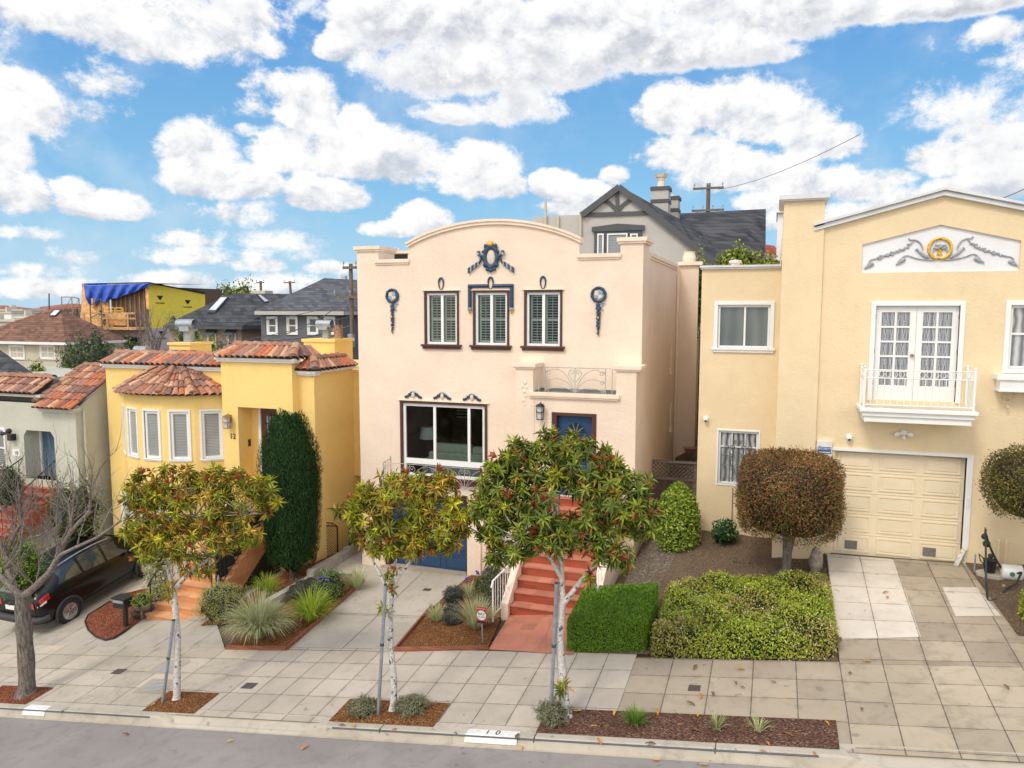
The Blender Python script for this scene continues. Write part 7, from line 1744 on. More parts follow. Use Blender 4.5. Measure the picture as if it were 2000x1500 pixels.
for key, (wh, ps) in where.items():
    for (a, b) in ps:
        c_i = (k*7+len(key)) % 3 if key != 'walk' else (1 if k % 4 else 0)
        o = bpy.data.objects.new('fallen_leaf', protos[c_i]); COL.objects.link(o); p_ = GH(a, b); o.location = (p_.x, p_.y, H(p_.x, p_.y)+.015); o.rotation_euler = (0, -.13, random.uniform(0, 6.28)); s = random.uniform(.5, .95); o.scale = (s, s, s)
        sec = ['near the bare tree', 'before the peach house', 'before the large hedge', 'by the cream driveway'][0 if a < 500 else 1 if a < 1230 else 2 if a < 1620 else 3]
        tag(o, '%s fallen leaf %s %s' % (LC[c_i][0], wh, sec), 'fallen leaf', 'fallen leaves %s' % wh); k += 1
# ------------------------------------------------------------------ foliage
def norm(a): return a/np.maximum(np.linalg.norm(a, axis=1, keepdims=True), 1e-9)
def leaves_mesh(name, base, d, up, L, W, col, mat, fold=.25, droop=.12, extra=None):
    """two-triangle folded leaves; base,d,up (N,3); L,W (N,); col (N,3)"""
    d = norm(d); side = norm(np.cross(d, up)); up2 = np.cross(side, d); L = L[:, None]; W = W[:, None]
    mid = base+d*L*.5; tip = base+d*L-up2*L*droop
    a = mid+side*W*.5+up2*W*fold; b = mid-side*W*.5+up2*W*fold
    N_ = len(base); V = np.empty((N_, 4, 3), np.float32); V[:, 0] = base; V[:, 1] = a; V[:, 2] = tip; V[:, 3] = b
    F = np.array([[0, 1, 2], [0, 2, 3]]); idx = (np.arange(N_)[:, None, None]*4+F[None]).reshape(-1)
    nv, nf = N_*4, N_*2; vv = V.reshape(-1, 3); cc = np.repeat(col, 6, axis=0); exi = []
    loops = idx; starts = np.arange(nf)*3; tot = np.full(nf, 3)
    if extra:      # MB with core / stems: (verts, faces, colour)
        ev = np.array(extra.v, np.float32); el = np.array([i for f in extra.f for i in f])+nv; et = np.array([len(f) for f in extra.f])
        es = np.concatenate([[0], np.cumsum(et)[:-1]])+len(loops); ec = np.repeat(np.array(extra.c), et, axis=0)
        vv = np.concatenate([vv, ev]); loops = np.concatenate([loops, el]); starts = np.concatenate([starts, es]); tot = np.concatenate([tot, et]); cc = np.concatenate([cc, ec])
    me = bpy.data.meshes.new(name); me.vertices.add(len(vv)); me.vertices.foreach_set('co', vv.astype(np.float32).ravel())
    me.loops.add(len(loops)); me.loops.foreach_set('vertex_index', loops.astype(np.int32)); me.polygons.add(len(starts))
    me.polygons.foreach_set('loop_start', starts.astype(np.int32)); me.polygons.foreach_set('loop_total', tot.astype(np.int32))
    ca = me.color_attributes.new('Col', 'FLOAT_COLOR', 'CORNER'); arr = np.ones((len(loops), 4), np.float32); arr[:, :3] = cc; ca.data.foreach_set('color', arr.ravel())
    me.materials.append(mat); me.update(calc_edges=True); me.validate(); return me
def pick(pal, n, jit=.18, r=rng):
    pal = np.array(pal); c = pal[r.integers(0, len(pal), n)]; k = 1+r.uniform(-jit, jit, (n, 1)); return np.clip(c*k*(1+r.uniform(-.06, .06, (n, 3))), 0, 1)
def rdir(n): return norm(rng.normal(size=(n, 3)))
def obj_of(me, name, parent=None):
    o = bpy.data.objects.new(name, me); COL.objects.link(o)
    if parent: attach(o, parent)
    return o
GREEN_YL = [(.26, .29, .02), (.34, .35, .025), (.18, .23, .02), (.12, .17, .025), (.42, .38, .03), (.42, .25, .05), (.36, .22, .06), (.22, .26, .03), (.10, .14, .025)]
GREEN_DK = [(.11, .17, .03), (.14, .20, .035), (.08, .12, .028), (.19, .24, .04), (.07, .10, .03), (.24, .28, .04)]
RED_NEW = [(.34, .08, .04), (.24, .07, .04), (.42, .15, .06), (.32, .16, .05)]
def whorls(pts, axes, pal, red=.12, L=.20, W=.038, n=20, newf=.2):
    """rosettes of long leaves at branch tips"""
    B, D, U, LL, WW, C = [], [], [], [], [], []
    for p, ax in zip(pts, axes):
        ax = ax/np.linalg.norm(ax)+rng.normal(size=3)*.25; ax /= np.linalg.norm(ax); a = np.cross(ax, [.3, .5, .81]); a /= np.linalg.norm(a); b = np.cross(ax, a)
        isr = rng.random() < red; base = np.array(pal[rng.integers(len(pal))])*.55+.45*np.array(pal).mean(0); base = base*rng.uniform(.75, 1.2)
        m = n+rng.integers(-6, 5); sz = rng.uniform(.65, 1.1)
        for k in range(m):
            f = k/m; ph = k*2.4+rng.uniform(-.5, .5); tilt = lerp(1.9, .45, f)+rng.uniform(-.25, .25)
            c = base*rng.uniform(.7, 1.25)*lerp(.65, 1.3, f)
            l = L*sz*rng.uniform(.6, 1.15)*lerp(1.0, .8, f)
            if isr and f > .4: tilt = lerp(.6, .12, f); c = np.array(RED_NEW[rng.integers(4)])*rng.uniform(.8, 1.3); l *= .9
            elif rng.random() < .05: c = np.array((.42, .22, .05))*rng.uniform(.7, 1.2)
            d = ax*math.cos(tilt)+(a*math.cos(ph)+b*math.sin(ph))*math.sin(tilt)
            d[2] -= lerp(.45, .0, f)
            B.append(p-ax*(.07*(1-f))+rng.normal(size=3)*.008); D.append(d); U.append(ax+.001); LL.append(l); WW.append(W*sz*rng.uniform(.7, 1.2)); C.append(c)
    return map(np.array, (B, D, U, LL, WW, C))
def limb(mb, pts, r0, r1, n=8):
    k = len(pts); P_ = []
    for a, b in zip(pts, pts[1:]):
        for j in range(4): P_.append(Vector(a).lerp(Vector(b), j/4))
    P_.append(Vector(pts[-1])); P_ = [P_[0]]+[(P_[i-1]+P_[i]*2+P_[i+1])/4 for i in range(1, len(P_)-1)]+[P_[-1]]
    m = len(P_); mb.smooth = True; mb.tube(P_, [lerp(r0, r1, i/(m-1))*(1+.05*math.sin(i*1.7)) for i in range(m)], n)
def street_tree(label, y0, trunk, limbs, blobs, seed, nw, pal, red, suckers=()):
    """trunk / limbs: photograph points with depth offsets; blobs: (px,py,rx,ry,dy)"""
    global rng; rng = np.random.default_rng(seed); rr = random.Random(seed)
    b = P(*trunk[0][:2], y0); b.z = walk(b.x, y0); t = thing('street_tree', label, 'tree', tuple(b), 'young street trees with white trunks')
    s = mpp(b); q = [b-Vector((0, 0, .06))]+[P(a[0], a[1], y0+a[2]) for a in trunk[1:]]
    mb = MB(); mb.smooth = True; r0 = trunk[0][2]; limb(mb, q, r0, r0*.78, 10); limb(mb, [q[0], q[0]+Vector((0, 0, .16))], r0*1.75, r0*1.0, 10)
    mb.build('trunk', M['palebark'], t)
    mb = MB(); ends = []
    for L_ in limbs:
        w = [P(a[0], a[1], y0+a[2]) for a in L_[1:]]; limb(mb, w, L_[0], L_[0]*.45, 7); ends += w[1:]
    centers = []; pts = []; axes = []
    tot = sum((bl[2]*bl[3]) for bl in blobs)
    for (px, py, rx, ry, dy) in blobs:
        c = P(px, py, y0+dy); m = mpp(c); n = int(nw*rx*ry/tot)+2; R = np.array([rx*m, (rx+ry)/2*m*1.0, ry*m])
        u = rdir(n*2); u = u[u[:, 1] < .8][:n] if n > 6 else u[:n]; k = rng.uniform(.3, 1.0, (len(u), 1))**.5; k *= np.where(rng.random((len(u), 1)) < .16, 1.22, 1.0)
        p_ = np.array(c)+u*R*k; pts.append(p_); axes.append(norm(u*np.array([1, 1, .8])+np.array([0, -.15, .55])))
        centers.append((c, R))
    pts = np.concatenate(pts); axes = np.concatenate(axes)
    # twigs from the nearest limb end to a share of the rosettes
    E_ = np.array([list(e) for e in ends])
    for i in range(0, len(pts), 3):
        e = E_[np.argmin(np.linalg.norm(E_-pts[i], axis=1))]
        if np.linalg.norm(e-pts[i]) > .65: continue
        mid = (e+pts[i])/2+np.array([0, 0, -.06]); mb.smooth = True
        mb.tube(qb(e, mid, pts[i]-axes[i]*.04, 4), [.012, .010, .008, .007, .005], 4, cap=False)
    mb.build('branches', M['palebark'], t)
    for (px, py, dy) in suckers:
        c = P(px, py, y0+dy); pts = np.concatenate([pts, [list(c)]]); axes = np.concatenate([axes, [[rr.uniform(-.3, .3), -.4, .6]]])
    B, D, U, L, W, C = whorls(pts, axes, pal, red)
    # even tint over the crown; leaves low in each rosette are darker
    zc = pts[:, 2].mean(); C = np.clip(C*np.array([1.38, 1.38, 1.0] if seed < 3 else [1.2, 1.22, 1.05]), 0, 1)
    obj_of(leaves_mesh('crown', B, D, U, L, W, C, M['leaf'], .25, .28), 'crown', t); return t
street_tree('young street tree with golden green crown and white trunk before the orange steps', 11.07,
    [(345, 1368, .068), (347, 1250, 0), (342, 1180, 0), (338, 1150, 0)],
    [(.042, (338, 1155, 0), (328, 1110, .05), (322, 1085, .1), (300, 1050, .2)), (.048, (340, 1152, 0), (368, 1120, -.05), (410, 1090, -.1), (450, 1050, 0), (480, 1000, .1)), (.03, (345, 1120, 0), (362, 1080, .2), (380, 1010, .3), (390, 950, .3))],
    [(300, 1010, 62, 62, .1), (385, 985, 85, 68, .1), (470, 985, 72, 55, .1), (270, 960, 35, 45, 0), (345, 945, 75, 38, .2), (430, 935, 45, 26, .2), (510, 960, 34, 28, 0), (300, 1060, 60, 38, -.2), (390, 1060, 70, 42, -.1), (455, 1045, 60, 30, 0), (245, 1035, 12, 12, 0), (540, 975, 8, 8, 0), (390, 1110, 35, 14, 0)],
    1, 470, GREEN_YL, .16, [(322, 1150, -.05), (335, 1142, -.1), (330, 1165, -.05)])
street_tree('middle young street tree with thin leaning limbs in front of the blue garage door', 11.07,
    [(768, 1388, .062), (770, 1330, 0), (762, 1250, 0), (763, 1170, 0)],
    [(.034, (763, 1172, 0), (745, 1125, 0), (722, 1085, .05), (700, 1055, .1)), (.036, (764, 1170, 0), (775, 1130, 0), (800, 1100, -.05), (818, 1060, 0), (835, 1010, .1)), (.03, (764, 1165, 0), (768, 1110, .1), (785, 1060, .2), (790, 990, .3))],
    [(790, 990, 85, 55, .1), (720, 1010, 48, 42, .1), (860, 985, 62, 48, .1), (790, 950, 65, 30, .2), (690, 995, 30, 26, 0), (850, 935, 35, 18, .1), (745, 1050, 62, 30, 0), (850, 1045, 60, 35, 0), (790, 1065, 50, 25, -.1), (725, 962, 35, 16, .1), (900, 1020, 28, 40, .1)],
    2, 330, GREEN_YL, .14, [(762, 1135, -.1), (765, 1150, -.1), (757, 1120, -.1), (772, 1110, 0), (748, 1185, -.05), (758, 1190, -.05)])
street_tree('largest young street tree with dark green crown in front of the red tiled steps', 11.10,
    [(1108, 1400, .075), (1100, 1330, 0), (1092, 1250, 0), (1098, 1175, 0)],
    [(.055, (1098, 1180, 0), (1097, 1120, 0), (1095, 1060, .1), (1090, 990, .2)), (.04, (1097, 1130, 0), (1080, 1100, -.1), (1065, 1075, -.2), (1020, 1050, -.2)), (.045, (1100, 1180, 0), (1130, 1140, 0), (1160, 1105, -.1), (1170, 1060, 0), (1200, 1010, .1)), (.03, (1097, 1090, .05), (1125, 1060, .2), (1160, 960, .3))],
    [(1095, 985, 125, 75, .1), (985, 975, 65, 60, .1), (1205, 985, 75, 60, .1), (1040, 915, 75, 42, .2), (1150, 905, 70, 42, .2), (1090, 870, 55, 26, .2), (1010, 880, 28, 22, .1), (1250, 1010, 42, 45, .1), (1010, 1045, 70, 38, -.1), (1100, 1050, 85, 30, -.2), (1180, 1060, 30, 35, -.2), (945, 1010, 30, 50, 0), (1215, 930, 30, 24, .1), (975, 915, 28, 18, .1), (985, 1085, 42, 16, -.2), (1215, 1085, 26, 22, -.2), (1075, 848, 22, 12, .1)],
    3, 690, GREEN_DK+GREEN_YL[:3], .14, [(1148, 1128, -.15), (1152, 1120, -.1), (1092, 1345, -.1), (1100, 1335, -.12)])
# scattered-foliage volumes
def foliage(kind, name, label, cat, base, pts, nrm_, L, W, pal, mat='leaf', rnd=.8, core=None, parent=None, stem=None, fold=.2, jit=.2, partname='foliage', group=None):
    n = len(pts); d = norm(nrm_*(1-rnd)+rdir(n)*rnd+np.array([0, 0, .15])); C = np.clip(pick(pal, n, jit)*1.3, 0, 1)
    t = parent or thing(name, label, cat, tuple(base), group)
    if stem: stem.build('stem', M['twig'], t)
    obj_of(leaves_mesh(partname, pts, d, norm(nrm_+rdir(n)*.5), L*rng.uniform(.7, 1.25, n), W*rng.uniform(.8, 1.2, n), C, M[mat], fold, .1, core), partname, t)
    return t
def ell(c, R, n, flat=0.0, lump=.12, kmin=.8, seed=0, power=2.0):
    """points and normals near the surface of a lumpy superellipsoid"""
    u = rdir(n); u = u[u[:, 2] > -.75+flat*0]; k = (np.abs(u)**power).sum(1, keepdims=True)**(-1/power); s = u*k
    ph = np.sin(u[:, :1]*5+seed)*np.sin(u[:, 1:2]*6+seed*2)*np.sin(u[:, 2:]*5+1+seed); r_ = (1+lump*ph*2)*rng.uniform(kmin, 1.03, (len(u), 1))
    return np.array(c)+s*np.array(R)*r_, norm(s/np.array(R))
def core_ell(c, R, k, col, power=2.0, lump=.12, seed=0):
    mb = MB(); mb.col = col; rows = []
    for i in range(13):
        a = PI*i/12; row = []
        for j in range(18):
            v = np.array([math.sin(a)*math.cos(2*PI*j/18), math.sin(a)*math.sin(2*PI*j/18), math.cos(a)]); kk = (np.abs(v)**power).sum()**(-1/power)
            ph = math.sin(v[0]*5+seed)*math.sin(v[1]*6+seed*2)*math.sin(v[2]*5+1+seed); v2 = v*kk*np.array(R)*k*(1+lump*2*ph); row.append(tuple(np.array(c)+v2))
        rows.append(row)
    mb.grid(rows, True); return mb
def bush(name, label, cat, px, ptop, pbot, w, pal, L=.05, W=.025, n=2500, power=2.2, y=None, rnd=.75, mat='leaf', lump=.12, core=(.02, .03, .01), depth=1.0, kmin=.75, sink=.1, stem=True, zoff=0, seed=None, group=None, jit=.2):
    """a rounded plant whose foot is seen at (px, pbot)"""
    b = GH(px, pbot) if y is None else P(px, pbot, y); m = mpp(b); R = (w/2*m, w/2*m*depth, (pbot-ptop)/2*m/math.cos(PIT)*1.03)
    if y is None: b = b+Vector((0, R[1]*.75, 0)); 
    c = (b.x, b.y, b.z+R[2]*(1-sink)+zoff); sd = seed if seed is not None else px*.37
    pts, nn = ell(c, R, n, 0, lump, kmin, sd, power); st = None
    if stem: st = MB(); st.tube([(b.x, b.y, b.z-.1), (b.x, b.y, b.z+R[2])], .03, 6)
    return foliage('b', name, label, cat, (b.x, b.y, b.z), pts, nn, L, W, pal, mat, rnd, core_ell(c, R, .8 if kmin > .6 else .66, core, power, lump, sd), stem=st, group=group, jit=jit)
# box hedge and low hedge
def hedge(label, x0, x1, y0, y1, h0, h1, n, pal, L, W, rnd, bumpy=.03, r=.12, name='hedge', flowers=None, seed=1):
    ztop = lambda x, y: H(x, y0)+h0+(y-y0)/(y1-y0)*(h1)+bumpy*(math.sin(x*4.1+seed)*math.sin(y*3.3+seed)+.5*math.sin(x*9+y*7))
    t = thing(name, label, 'hedge', ((x0+x1)/2, (y0+y1)/2, H((x0+x1)/2, y0)))
    A = [((x1-x0)*(y1-y0), 't'), ((x1-x0)*h0, 'f'), ((y1-y0)*h0, 'l'), ((y1-y0)*h0, 'r'), ((x1-x0)*h0*.4, 'b')]; S = sum(a for a, _ in A); Pt, Nn = [], []
    for a, k in A:
        for _ in range(int(n*a/S)):
            u, v = rng.random(), rng.random(); x = lerp(x0, x1, u); y = lerp(y0, y1, v)
            if k == 't': z = ztop(x, y); nv = (0, 0, 1)
            elif k in 'fb': y = y0 if k == 'f' else y1; z = lerp(H(x, y)-.02, ztop(x, y), v); nv = (0, -1 if k == 'f' else 1, .1)
            else: x = x0 if k == 'l' else x1; y = lerp(y0, y1, u); z = lerp(H(x, y)-.02, ztop(x, y), v); nv = (-1 if k == 'l' else 1, 0, .1)
            # round the edges
            ex, ey, ez = max(0, r-(x-x0), r-(x1-x))/r, max(0, r-(y-y0), r-(y1-y))/r, max(0, r-(ztop(x, y)-z))/r
            q = math.sqrt(ex*ex+ey*ey+ez*ez)
            if q > 1: s = (1-1/q)*r*.9; x += s*ex/q*(1 if x-x0 < r else -1); y += s*ey/q*(1 if y-y0 < r else -1); z -= s*ez/q
            Pt.append((x, y, z)); Nn.append(nv)
    Pt, Nn = np.array(Pt), np.array(Nn, float); Pt += rng.normal(size=Pt.shape)*bumpy*.35; Pt -= Nn*rng.uniform(0, .03, (len(Pt), 1))
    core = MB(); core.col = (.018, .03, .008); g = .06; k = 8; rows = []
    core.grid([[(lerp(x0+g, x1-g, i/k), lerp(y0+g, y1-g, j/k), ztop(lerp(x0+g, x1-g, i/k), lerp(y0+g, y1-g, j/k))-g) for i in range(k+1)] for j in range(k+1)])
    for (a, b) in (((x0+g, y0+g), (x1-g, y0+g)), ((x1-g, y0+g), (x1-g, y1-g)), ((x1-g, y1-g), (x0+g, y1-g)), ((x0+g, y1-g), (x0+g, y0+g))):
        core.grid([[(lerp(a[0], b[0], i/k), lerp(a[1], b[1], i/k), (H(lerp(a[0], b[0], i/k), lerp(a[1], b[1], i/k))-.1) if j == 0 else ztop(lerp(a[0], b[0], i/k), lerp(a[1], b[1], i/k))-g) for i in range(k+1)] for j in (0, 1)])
    nn = len(Pt)
    # slow drift of leaf colour over the hedge: patches of age and browning
    f = .5+.5*np.sin(Pt[:, 0]*2.3+seed)*np.sin(Pt[:, 1]*2.9+seed*1.7)+rng.normal(size=nn)*.28
    ps = np.array(pal); ii = np.clip((f*len(ps)).astype(int), 0, len(ps)-1); C = np.clip(ps[ii]*(1+rng.uniform(-.3, .3, (nn, 1))), 0, 1)
    d = norm(Nn*(1-rnd)+rdir(nn)*rnd)
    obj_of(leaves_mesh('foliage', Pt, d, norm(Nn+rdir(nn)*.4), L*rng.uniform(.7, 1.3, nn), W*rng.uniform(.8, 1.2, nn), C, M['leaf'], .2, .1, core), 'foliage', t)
    if flowers:
        k = rng.integers(0, nn, flowers); k = k[Nn[k][:, 2] > .05] if flowers else k; pp = Pt[k]+np.array([0, -.01, .03]); m = len(pp)
        pp3 = np.repeat(pp, 4, axis=0); obj_of(leaves_mesh('blossom', pp3, rdir(len(pp3))+np.array([0, -.3, .4]), rdir(len(pp3)), np.full(len(pp3), .022), np.full(len(pp3), .018), np.tile([[.8, .8, .72]], (len(pp3), 1)), M['leaf']), 'blossom', t)
    return t
rng = np.random.default_rng(21)
BX = [(.13, .27, .014), (.16, .32, .018), (.10, .22, .014), (.20, .35, .025), (.14, .28, .018)]
hx0, hx1 = P(1107, 1270, 13.25).x, P(1262, 1275, 13.25).x; hh = P(1185, 1207, 13.25).z-H(-2.7, 13.25)
bk = PX(1262, 1130, hx1-.05); 
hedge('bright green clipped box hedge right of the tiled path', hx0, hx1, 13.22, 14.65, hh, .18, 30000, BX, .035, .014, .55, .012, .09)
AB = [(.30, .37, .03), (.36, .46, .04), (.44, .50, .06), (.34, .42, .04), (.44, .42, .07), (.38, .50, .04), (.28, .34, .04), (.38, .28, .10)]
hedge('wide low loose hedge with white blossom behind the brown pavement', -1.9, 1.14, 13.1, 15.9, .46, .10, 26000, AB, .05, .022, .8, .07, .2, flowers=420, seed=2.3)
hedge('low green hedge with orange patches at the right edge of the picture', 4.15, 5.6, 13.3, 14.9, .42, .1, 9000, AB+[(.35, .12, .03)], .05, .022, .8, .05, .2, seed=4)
# topiaries
TP = [(.24, .08, .035), (.30, .13, .04), (.18, .10, .03), (.15, .13, .03), (.20, .075, .04), (.36, .17, .05), (.13, .08, .03), (.11, .15, .03)]
def topiary(label, cx, cy, w, h, y, foot, pal, n, power=4.6, seed=1):
    c = P(cx, cy, y); m = mpp(c); R = (w/2*m, w/2*m, h/2*m); t = thing('topiary_tree', label, 'tree', (c.x, y, foot))
    mb = MB(); z = foot; limb(mb, [(c.x, y, z-.1), (c.x+.01, y, z+.2), (c.x, y, c.z-R[2]*.7)], .10, .085, 10); limb(mb, [(c.x, y, z+.3), (c.x-.05, y, c.z-R[2]*.9), (c.x-.25, y, c.z-R[2]*.5)], .07, .05, 7); limb(mb, [(c.x, y, z+.3), (c.x+.12, y+.02, c.z-R[2]*.9), (c.x+.2, y, c.z-R[2]*.5)], .07, .05, 7); limb(mb, [(c.x, y, z-.05), (c.x, y, z+.12)], .2, .10, 10)
    mb.build('trunk', M['greybark'], t)
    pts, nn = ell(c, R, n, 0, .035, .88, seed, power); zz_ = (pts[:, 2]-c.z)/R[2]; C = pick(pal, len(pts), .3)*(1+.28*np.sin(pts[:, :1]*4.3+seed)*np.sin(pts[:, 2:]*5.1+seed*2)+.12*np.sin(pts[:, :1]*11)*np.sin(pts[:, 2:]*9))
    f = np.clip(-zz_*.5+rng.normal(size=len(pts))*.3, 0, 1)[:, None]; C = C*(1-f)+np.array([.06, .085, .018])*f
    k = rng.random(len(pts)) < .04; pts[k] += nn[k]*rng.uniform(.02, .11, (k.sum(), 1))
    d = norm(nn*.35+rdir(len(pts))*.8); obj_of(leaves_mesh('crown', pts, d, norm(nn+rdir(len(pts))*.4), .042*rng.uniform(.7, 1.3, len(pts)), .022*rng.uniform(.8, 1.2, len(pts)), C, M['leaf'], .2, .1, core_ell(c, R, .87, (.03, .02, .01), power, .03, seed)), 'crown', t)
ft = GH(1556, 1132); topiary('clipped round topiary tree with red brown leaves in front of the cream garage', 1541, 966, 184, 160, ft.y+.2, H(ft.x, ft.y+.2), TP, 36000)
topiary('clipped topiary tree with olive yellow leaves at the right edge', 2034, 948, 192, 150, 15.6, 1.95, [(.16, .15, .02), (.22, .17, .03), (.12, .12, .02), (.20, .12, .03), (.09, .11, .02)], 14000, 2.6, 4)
# yew
c = P(567, 972, 16.75); m = mpp(c); R = (57*m, .60, 160*m); t = thing('yew_tree', 'tall dark green columnar yew beside the yellow house', 'tree', (c.x, c.y, H(c.x, c.y)))
n = 30000; pts, nn = ell(c, R, n, 0, .05, .88, 2, 2.7); d = norm(nn*.3+rdir(len(pts))*.4+np.array([0, 0, .9])); zz_ = (pts[:, 2]-c.z)/R[2]
obj_of(leaves_mesh('crown', pts, d, norm(nn), .085*rng.uniform(.6, 1.4, len(pts)), .022*np.ones(len(pts)), pick([(.02, .06, .018), (.03, .085, .02), (.045, .11, .025), (.015, .045, .015)], len(pts), .25), M['needle'], .2, 0, core_ell(c, R, .90, (.006, .014, .005), 2.7, .05, 2)), 'crown', t)
mb = MB(); mb.tube([(c.x, c.y, H(c.x, c.y)-.1), (c.x, c.y, c.z)], .09, 8); mb.build('trunk', M['twig'], t)
# cone bush, shrubs
c = P(1320, 1015, 17.6)
def cone_pts(n):
    f = rng.random(n)**.8; a = rng.uniform(0, 2*PI, n); return f, a
b = GH(1318, 1085); b.y += .45; m = mpp(b); hh_ = 130*m; Rm = 41*m
f, a = cone_pts(6500); prof = np.interp(f, [0, .12, .35, .6, .85, 1], [.72, .95, 1, .92, .66, .12]); rj = rng.uniform(.8, 1.05, len(f)); kz = np.random.default_rng(3).uniform(.9, 1.1, 12)
pts = np.stack([b.x-.1*f*0+np.cos(a)*prof*Rm*rj, b.y+np.sin(a)*prof*Rm*rj, b.z+f*hh_], 1); nn = np.stack([np.cos(a), np.sin(a), .4*np.ones(len(a))], 1)
core = MB(); core.col = (.03, .045, .01); core.grid([[(b.x+math.cos(2*PI*j/14)*np.interp(i/10, [0, .12, .35, .6, .85, 1], [.72, .95, 1, .92, .66, .12])*Rm*.8, b.y+math.sin(2*PI*j/14)*np.interp(i/10, [0, .12, .35, .6, .85, 1], [.72, .95, 1, .92, .66, .12])*Rm*.8, b.z+i/10*hh_*.95) for j in range(14)] for i in range(11)], True)
foliage('c', 'cone_shrub', 'cone shaped bright green shrub in front of the weathered wooden gate', 'shrub', tuple(b), pts, norm(nn), .075, .04, [(.18, .26, .02), (.25, .33, .03), (.12, .19, .02), (.08, .13, .02), (.30, .35, .06)], rnd=.7, core=core)
bush('small_shrub', 'small dark green leafy shrub at the base of the cream wing wall', 'shrub', 1414, 1018, 1068, 46, [(.05, .12, .03), (.08, .17, .05), (.03, .08, .02)], .09, .05, 420, core=(.015, .025, .01))
# flowering and leafy plants: (label..., px, top, bottom, width)
PINKY = [(.32, .27, .14), (.25, .26, .08), (.40, .28, .25), (.30, .33, .07), (.42, .45, .08)]
bush('heath_bush', 'rounded pink and green heath bush beside the orange steps', 'shrub', 412, 1148, 1222, 86, PINKY+[(.24, .30, .03)], .05, .012, 7500, 2.4)
bush('heath_plant', 'sprawling grey purple heath over the low wall', 'shrub', 583, 1138, 1186, 78, [(.13, .10, .095), (.18, .14, .13), (.09, .09, .05)], .05, .008, 3600, 2, lump=.2)
bush('flower_bush', 'green bush with violet flowers in the bed left of the driveway', 'shrub', 630, 1118, 1184, 58, [(.07, .12, .03), (.12, .18, .06), (.18, .22, .10)], .06, .022, 2600, 2.2, lump=.2)
bush('flower_bush', 'large green bush with violet flowers left of the white stair railing', 'shrub', 946, 1125, 1192, 62, [(.08, .12, .03), (.13, .14, .05), (.16, .10, .06), (.05, .08, .02)], .05, .018, 3600, 2.4, lump=.15)
bush('lavender_plant', 'dark purple lavender at the top of the alarm sign bed, by the garage wall', 'lavender', 957, 1112, 1140, 44, [(.09, .07, .10), (.06, .08, .05)], .06, .012, 1200, 2)
for (x, y0, y1, lb) in ((880, 1150, 1184, 'farther'), (879, 1184, 1227, 'nearer')):
    bush('lavender_plant', 'round dark lavender plant by the driveway, the %s of two' % lb, 'lavender', x, y0, y1, 40, [(.07, .08, .06), (.10, .08, .12), (.05, .06, .05), (.12, .13, .11)], .05, .012, 2400, 2.2)
for (x, y0, y1, w, lb) in ((700, 1376, 1406, 62, 'grey green rosemary mound left of the middle white trunk'), (792, 1374, 1404, 70, 'grey green rosemary mound right of the middle white trunk'), (1072, 1380, 1424, 66, 'spiky dark rosemary at the foot of the largest street tree')):
    bush('rosemary', lb, 'shrub', x, y0, y1, w, [(.17, .19, .10), (.26, .26, .15), (.12, .14, .08), (.30, .25, .16)], .05, .009, 3600, 2, lump=.25, core=(.04, .045, .025), kmin=.6)
bush('silver_bush', 'pale silvery olive bush behind the mailbox', 'shrub', 297, 1095, 1200, 56, [(.42, .43, .22), (.54, .54, .30), (.30, .30, .17)], .08, .016, 4600, 2, lump=.2, core=(.16, .15, .09), kmin=.55)
bush('dry_grass', 'small dry tan grass beside the mailbox post', 'grass plant', 262, 1190, 1212, 34, [(.25, .19, .12)], .08, .006, 700, 2, core=(.1, .07, .05))
bush('pot_plant', 'chartreuse spiky plant in the mauve clay pot', 'plant', 277, 1172, 1200, 34, [(.26, .33, .05), (.15, .20, .04)], .08, .02, 420, 2, zoff=.18, y=14.3)
bush('round_shrub', 'dark clipped shrub at the left edge beside the sage house entry', 'shrub', 12, 908, 990, 62, [(.02, .05, .015), (.04, .08, .02), (.10, .12, .02)], .06, .03, 3000, 2.6, y=16.0)
bush('loose_tree', 'loose green shrub tree against the sage house side wall', 'tree', 150, 930, 1075, 112, [(.07, .10, .025), (.12, .16, .035), (.05, .075, .02), (.17, .17, .05)], .11, .028, 3600, 2, y=15.9, lump=.25, core=(.03, .035, .015), kmin=.45)
bush('bright_shrub', 'bright green shrub behind the bare tree beside the car', 'shrub', 46, 1040, 1160, 84, [(.12, .22, .02), (.20, .30, .03), (.07, .14, .02)], .09, .03, 3000, 2, y=13.6, lump=.25, core=(.03, .05, .01), kmin=.5)
# flowers on the two bushes
for (pp, lb) in ((((625, 1130), (632, 1128), (640, 1133)), 'violet flower cluster on the bush left of the driveway'), (((912, 1132), (932, 1118), (950, 1123)), 'violet flower cluster on the bush by the white railing')):
    mb = MB(); mb.smooth = True; g0 = GH(pp[1][0], 1184); 
    for (a, b_) in pp:
        c = P(a, b_, g0.y+.05)
        for _ in range(5): mb.ball(c+Vector((random.uniform(-.04, .04), random.uniform(-.04, .04), random.uniform(-.03, .03))), .026, 5, 4)
    par = [o for o in bpy.data.objects if o.get('label', '').startswith('green bush with violet' if 'left of the driveway' in lb else 'large green bush with violet')][0]
    mb.build('blossom', plain('violet_petal', (.10, .03, .42), .6), par)
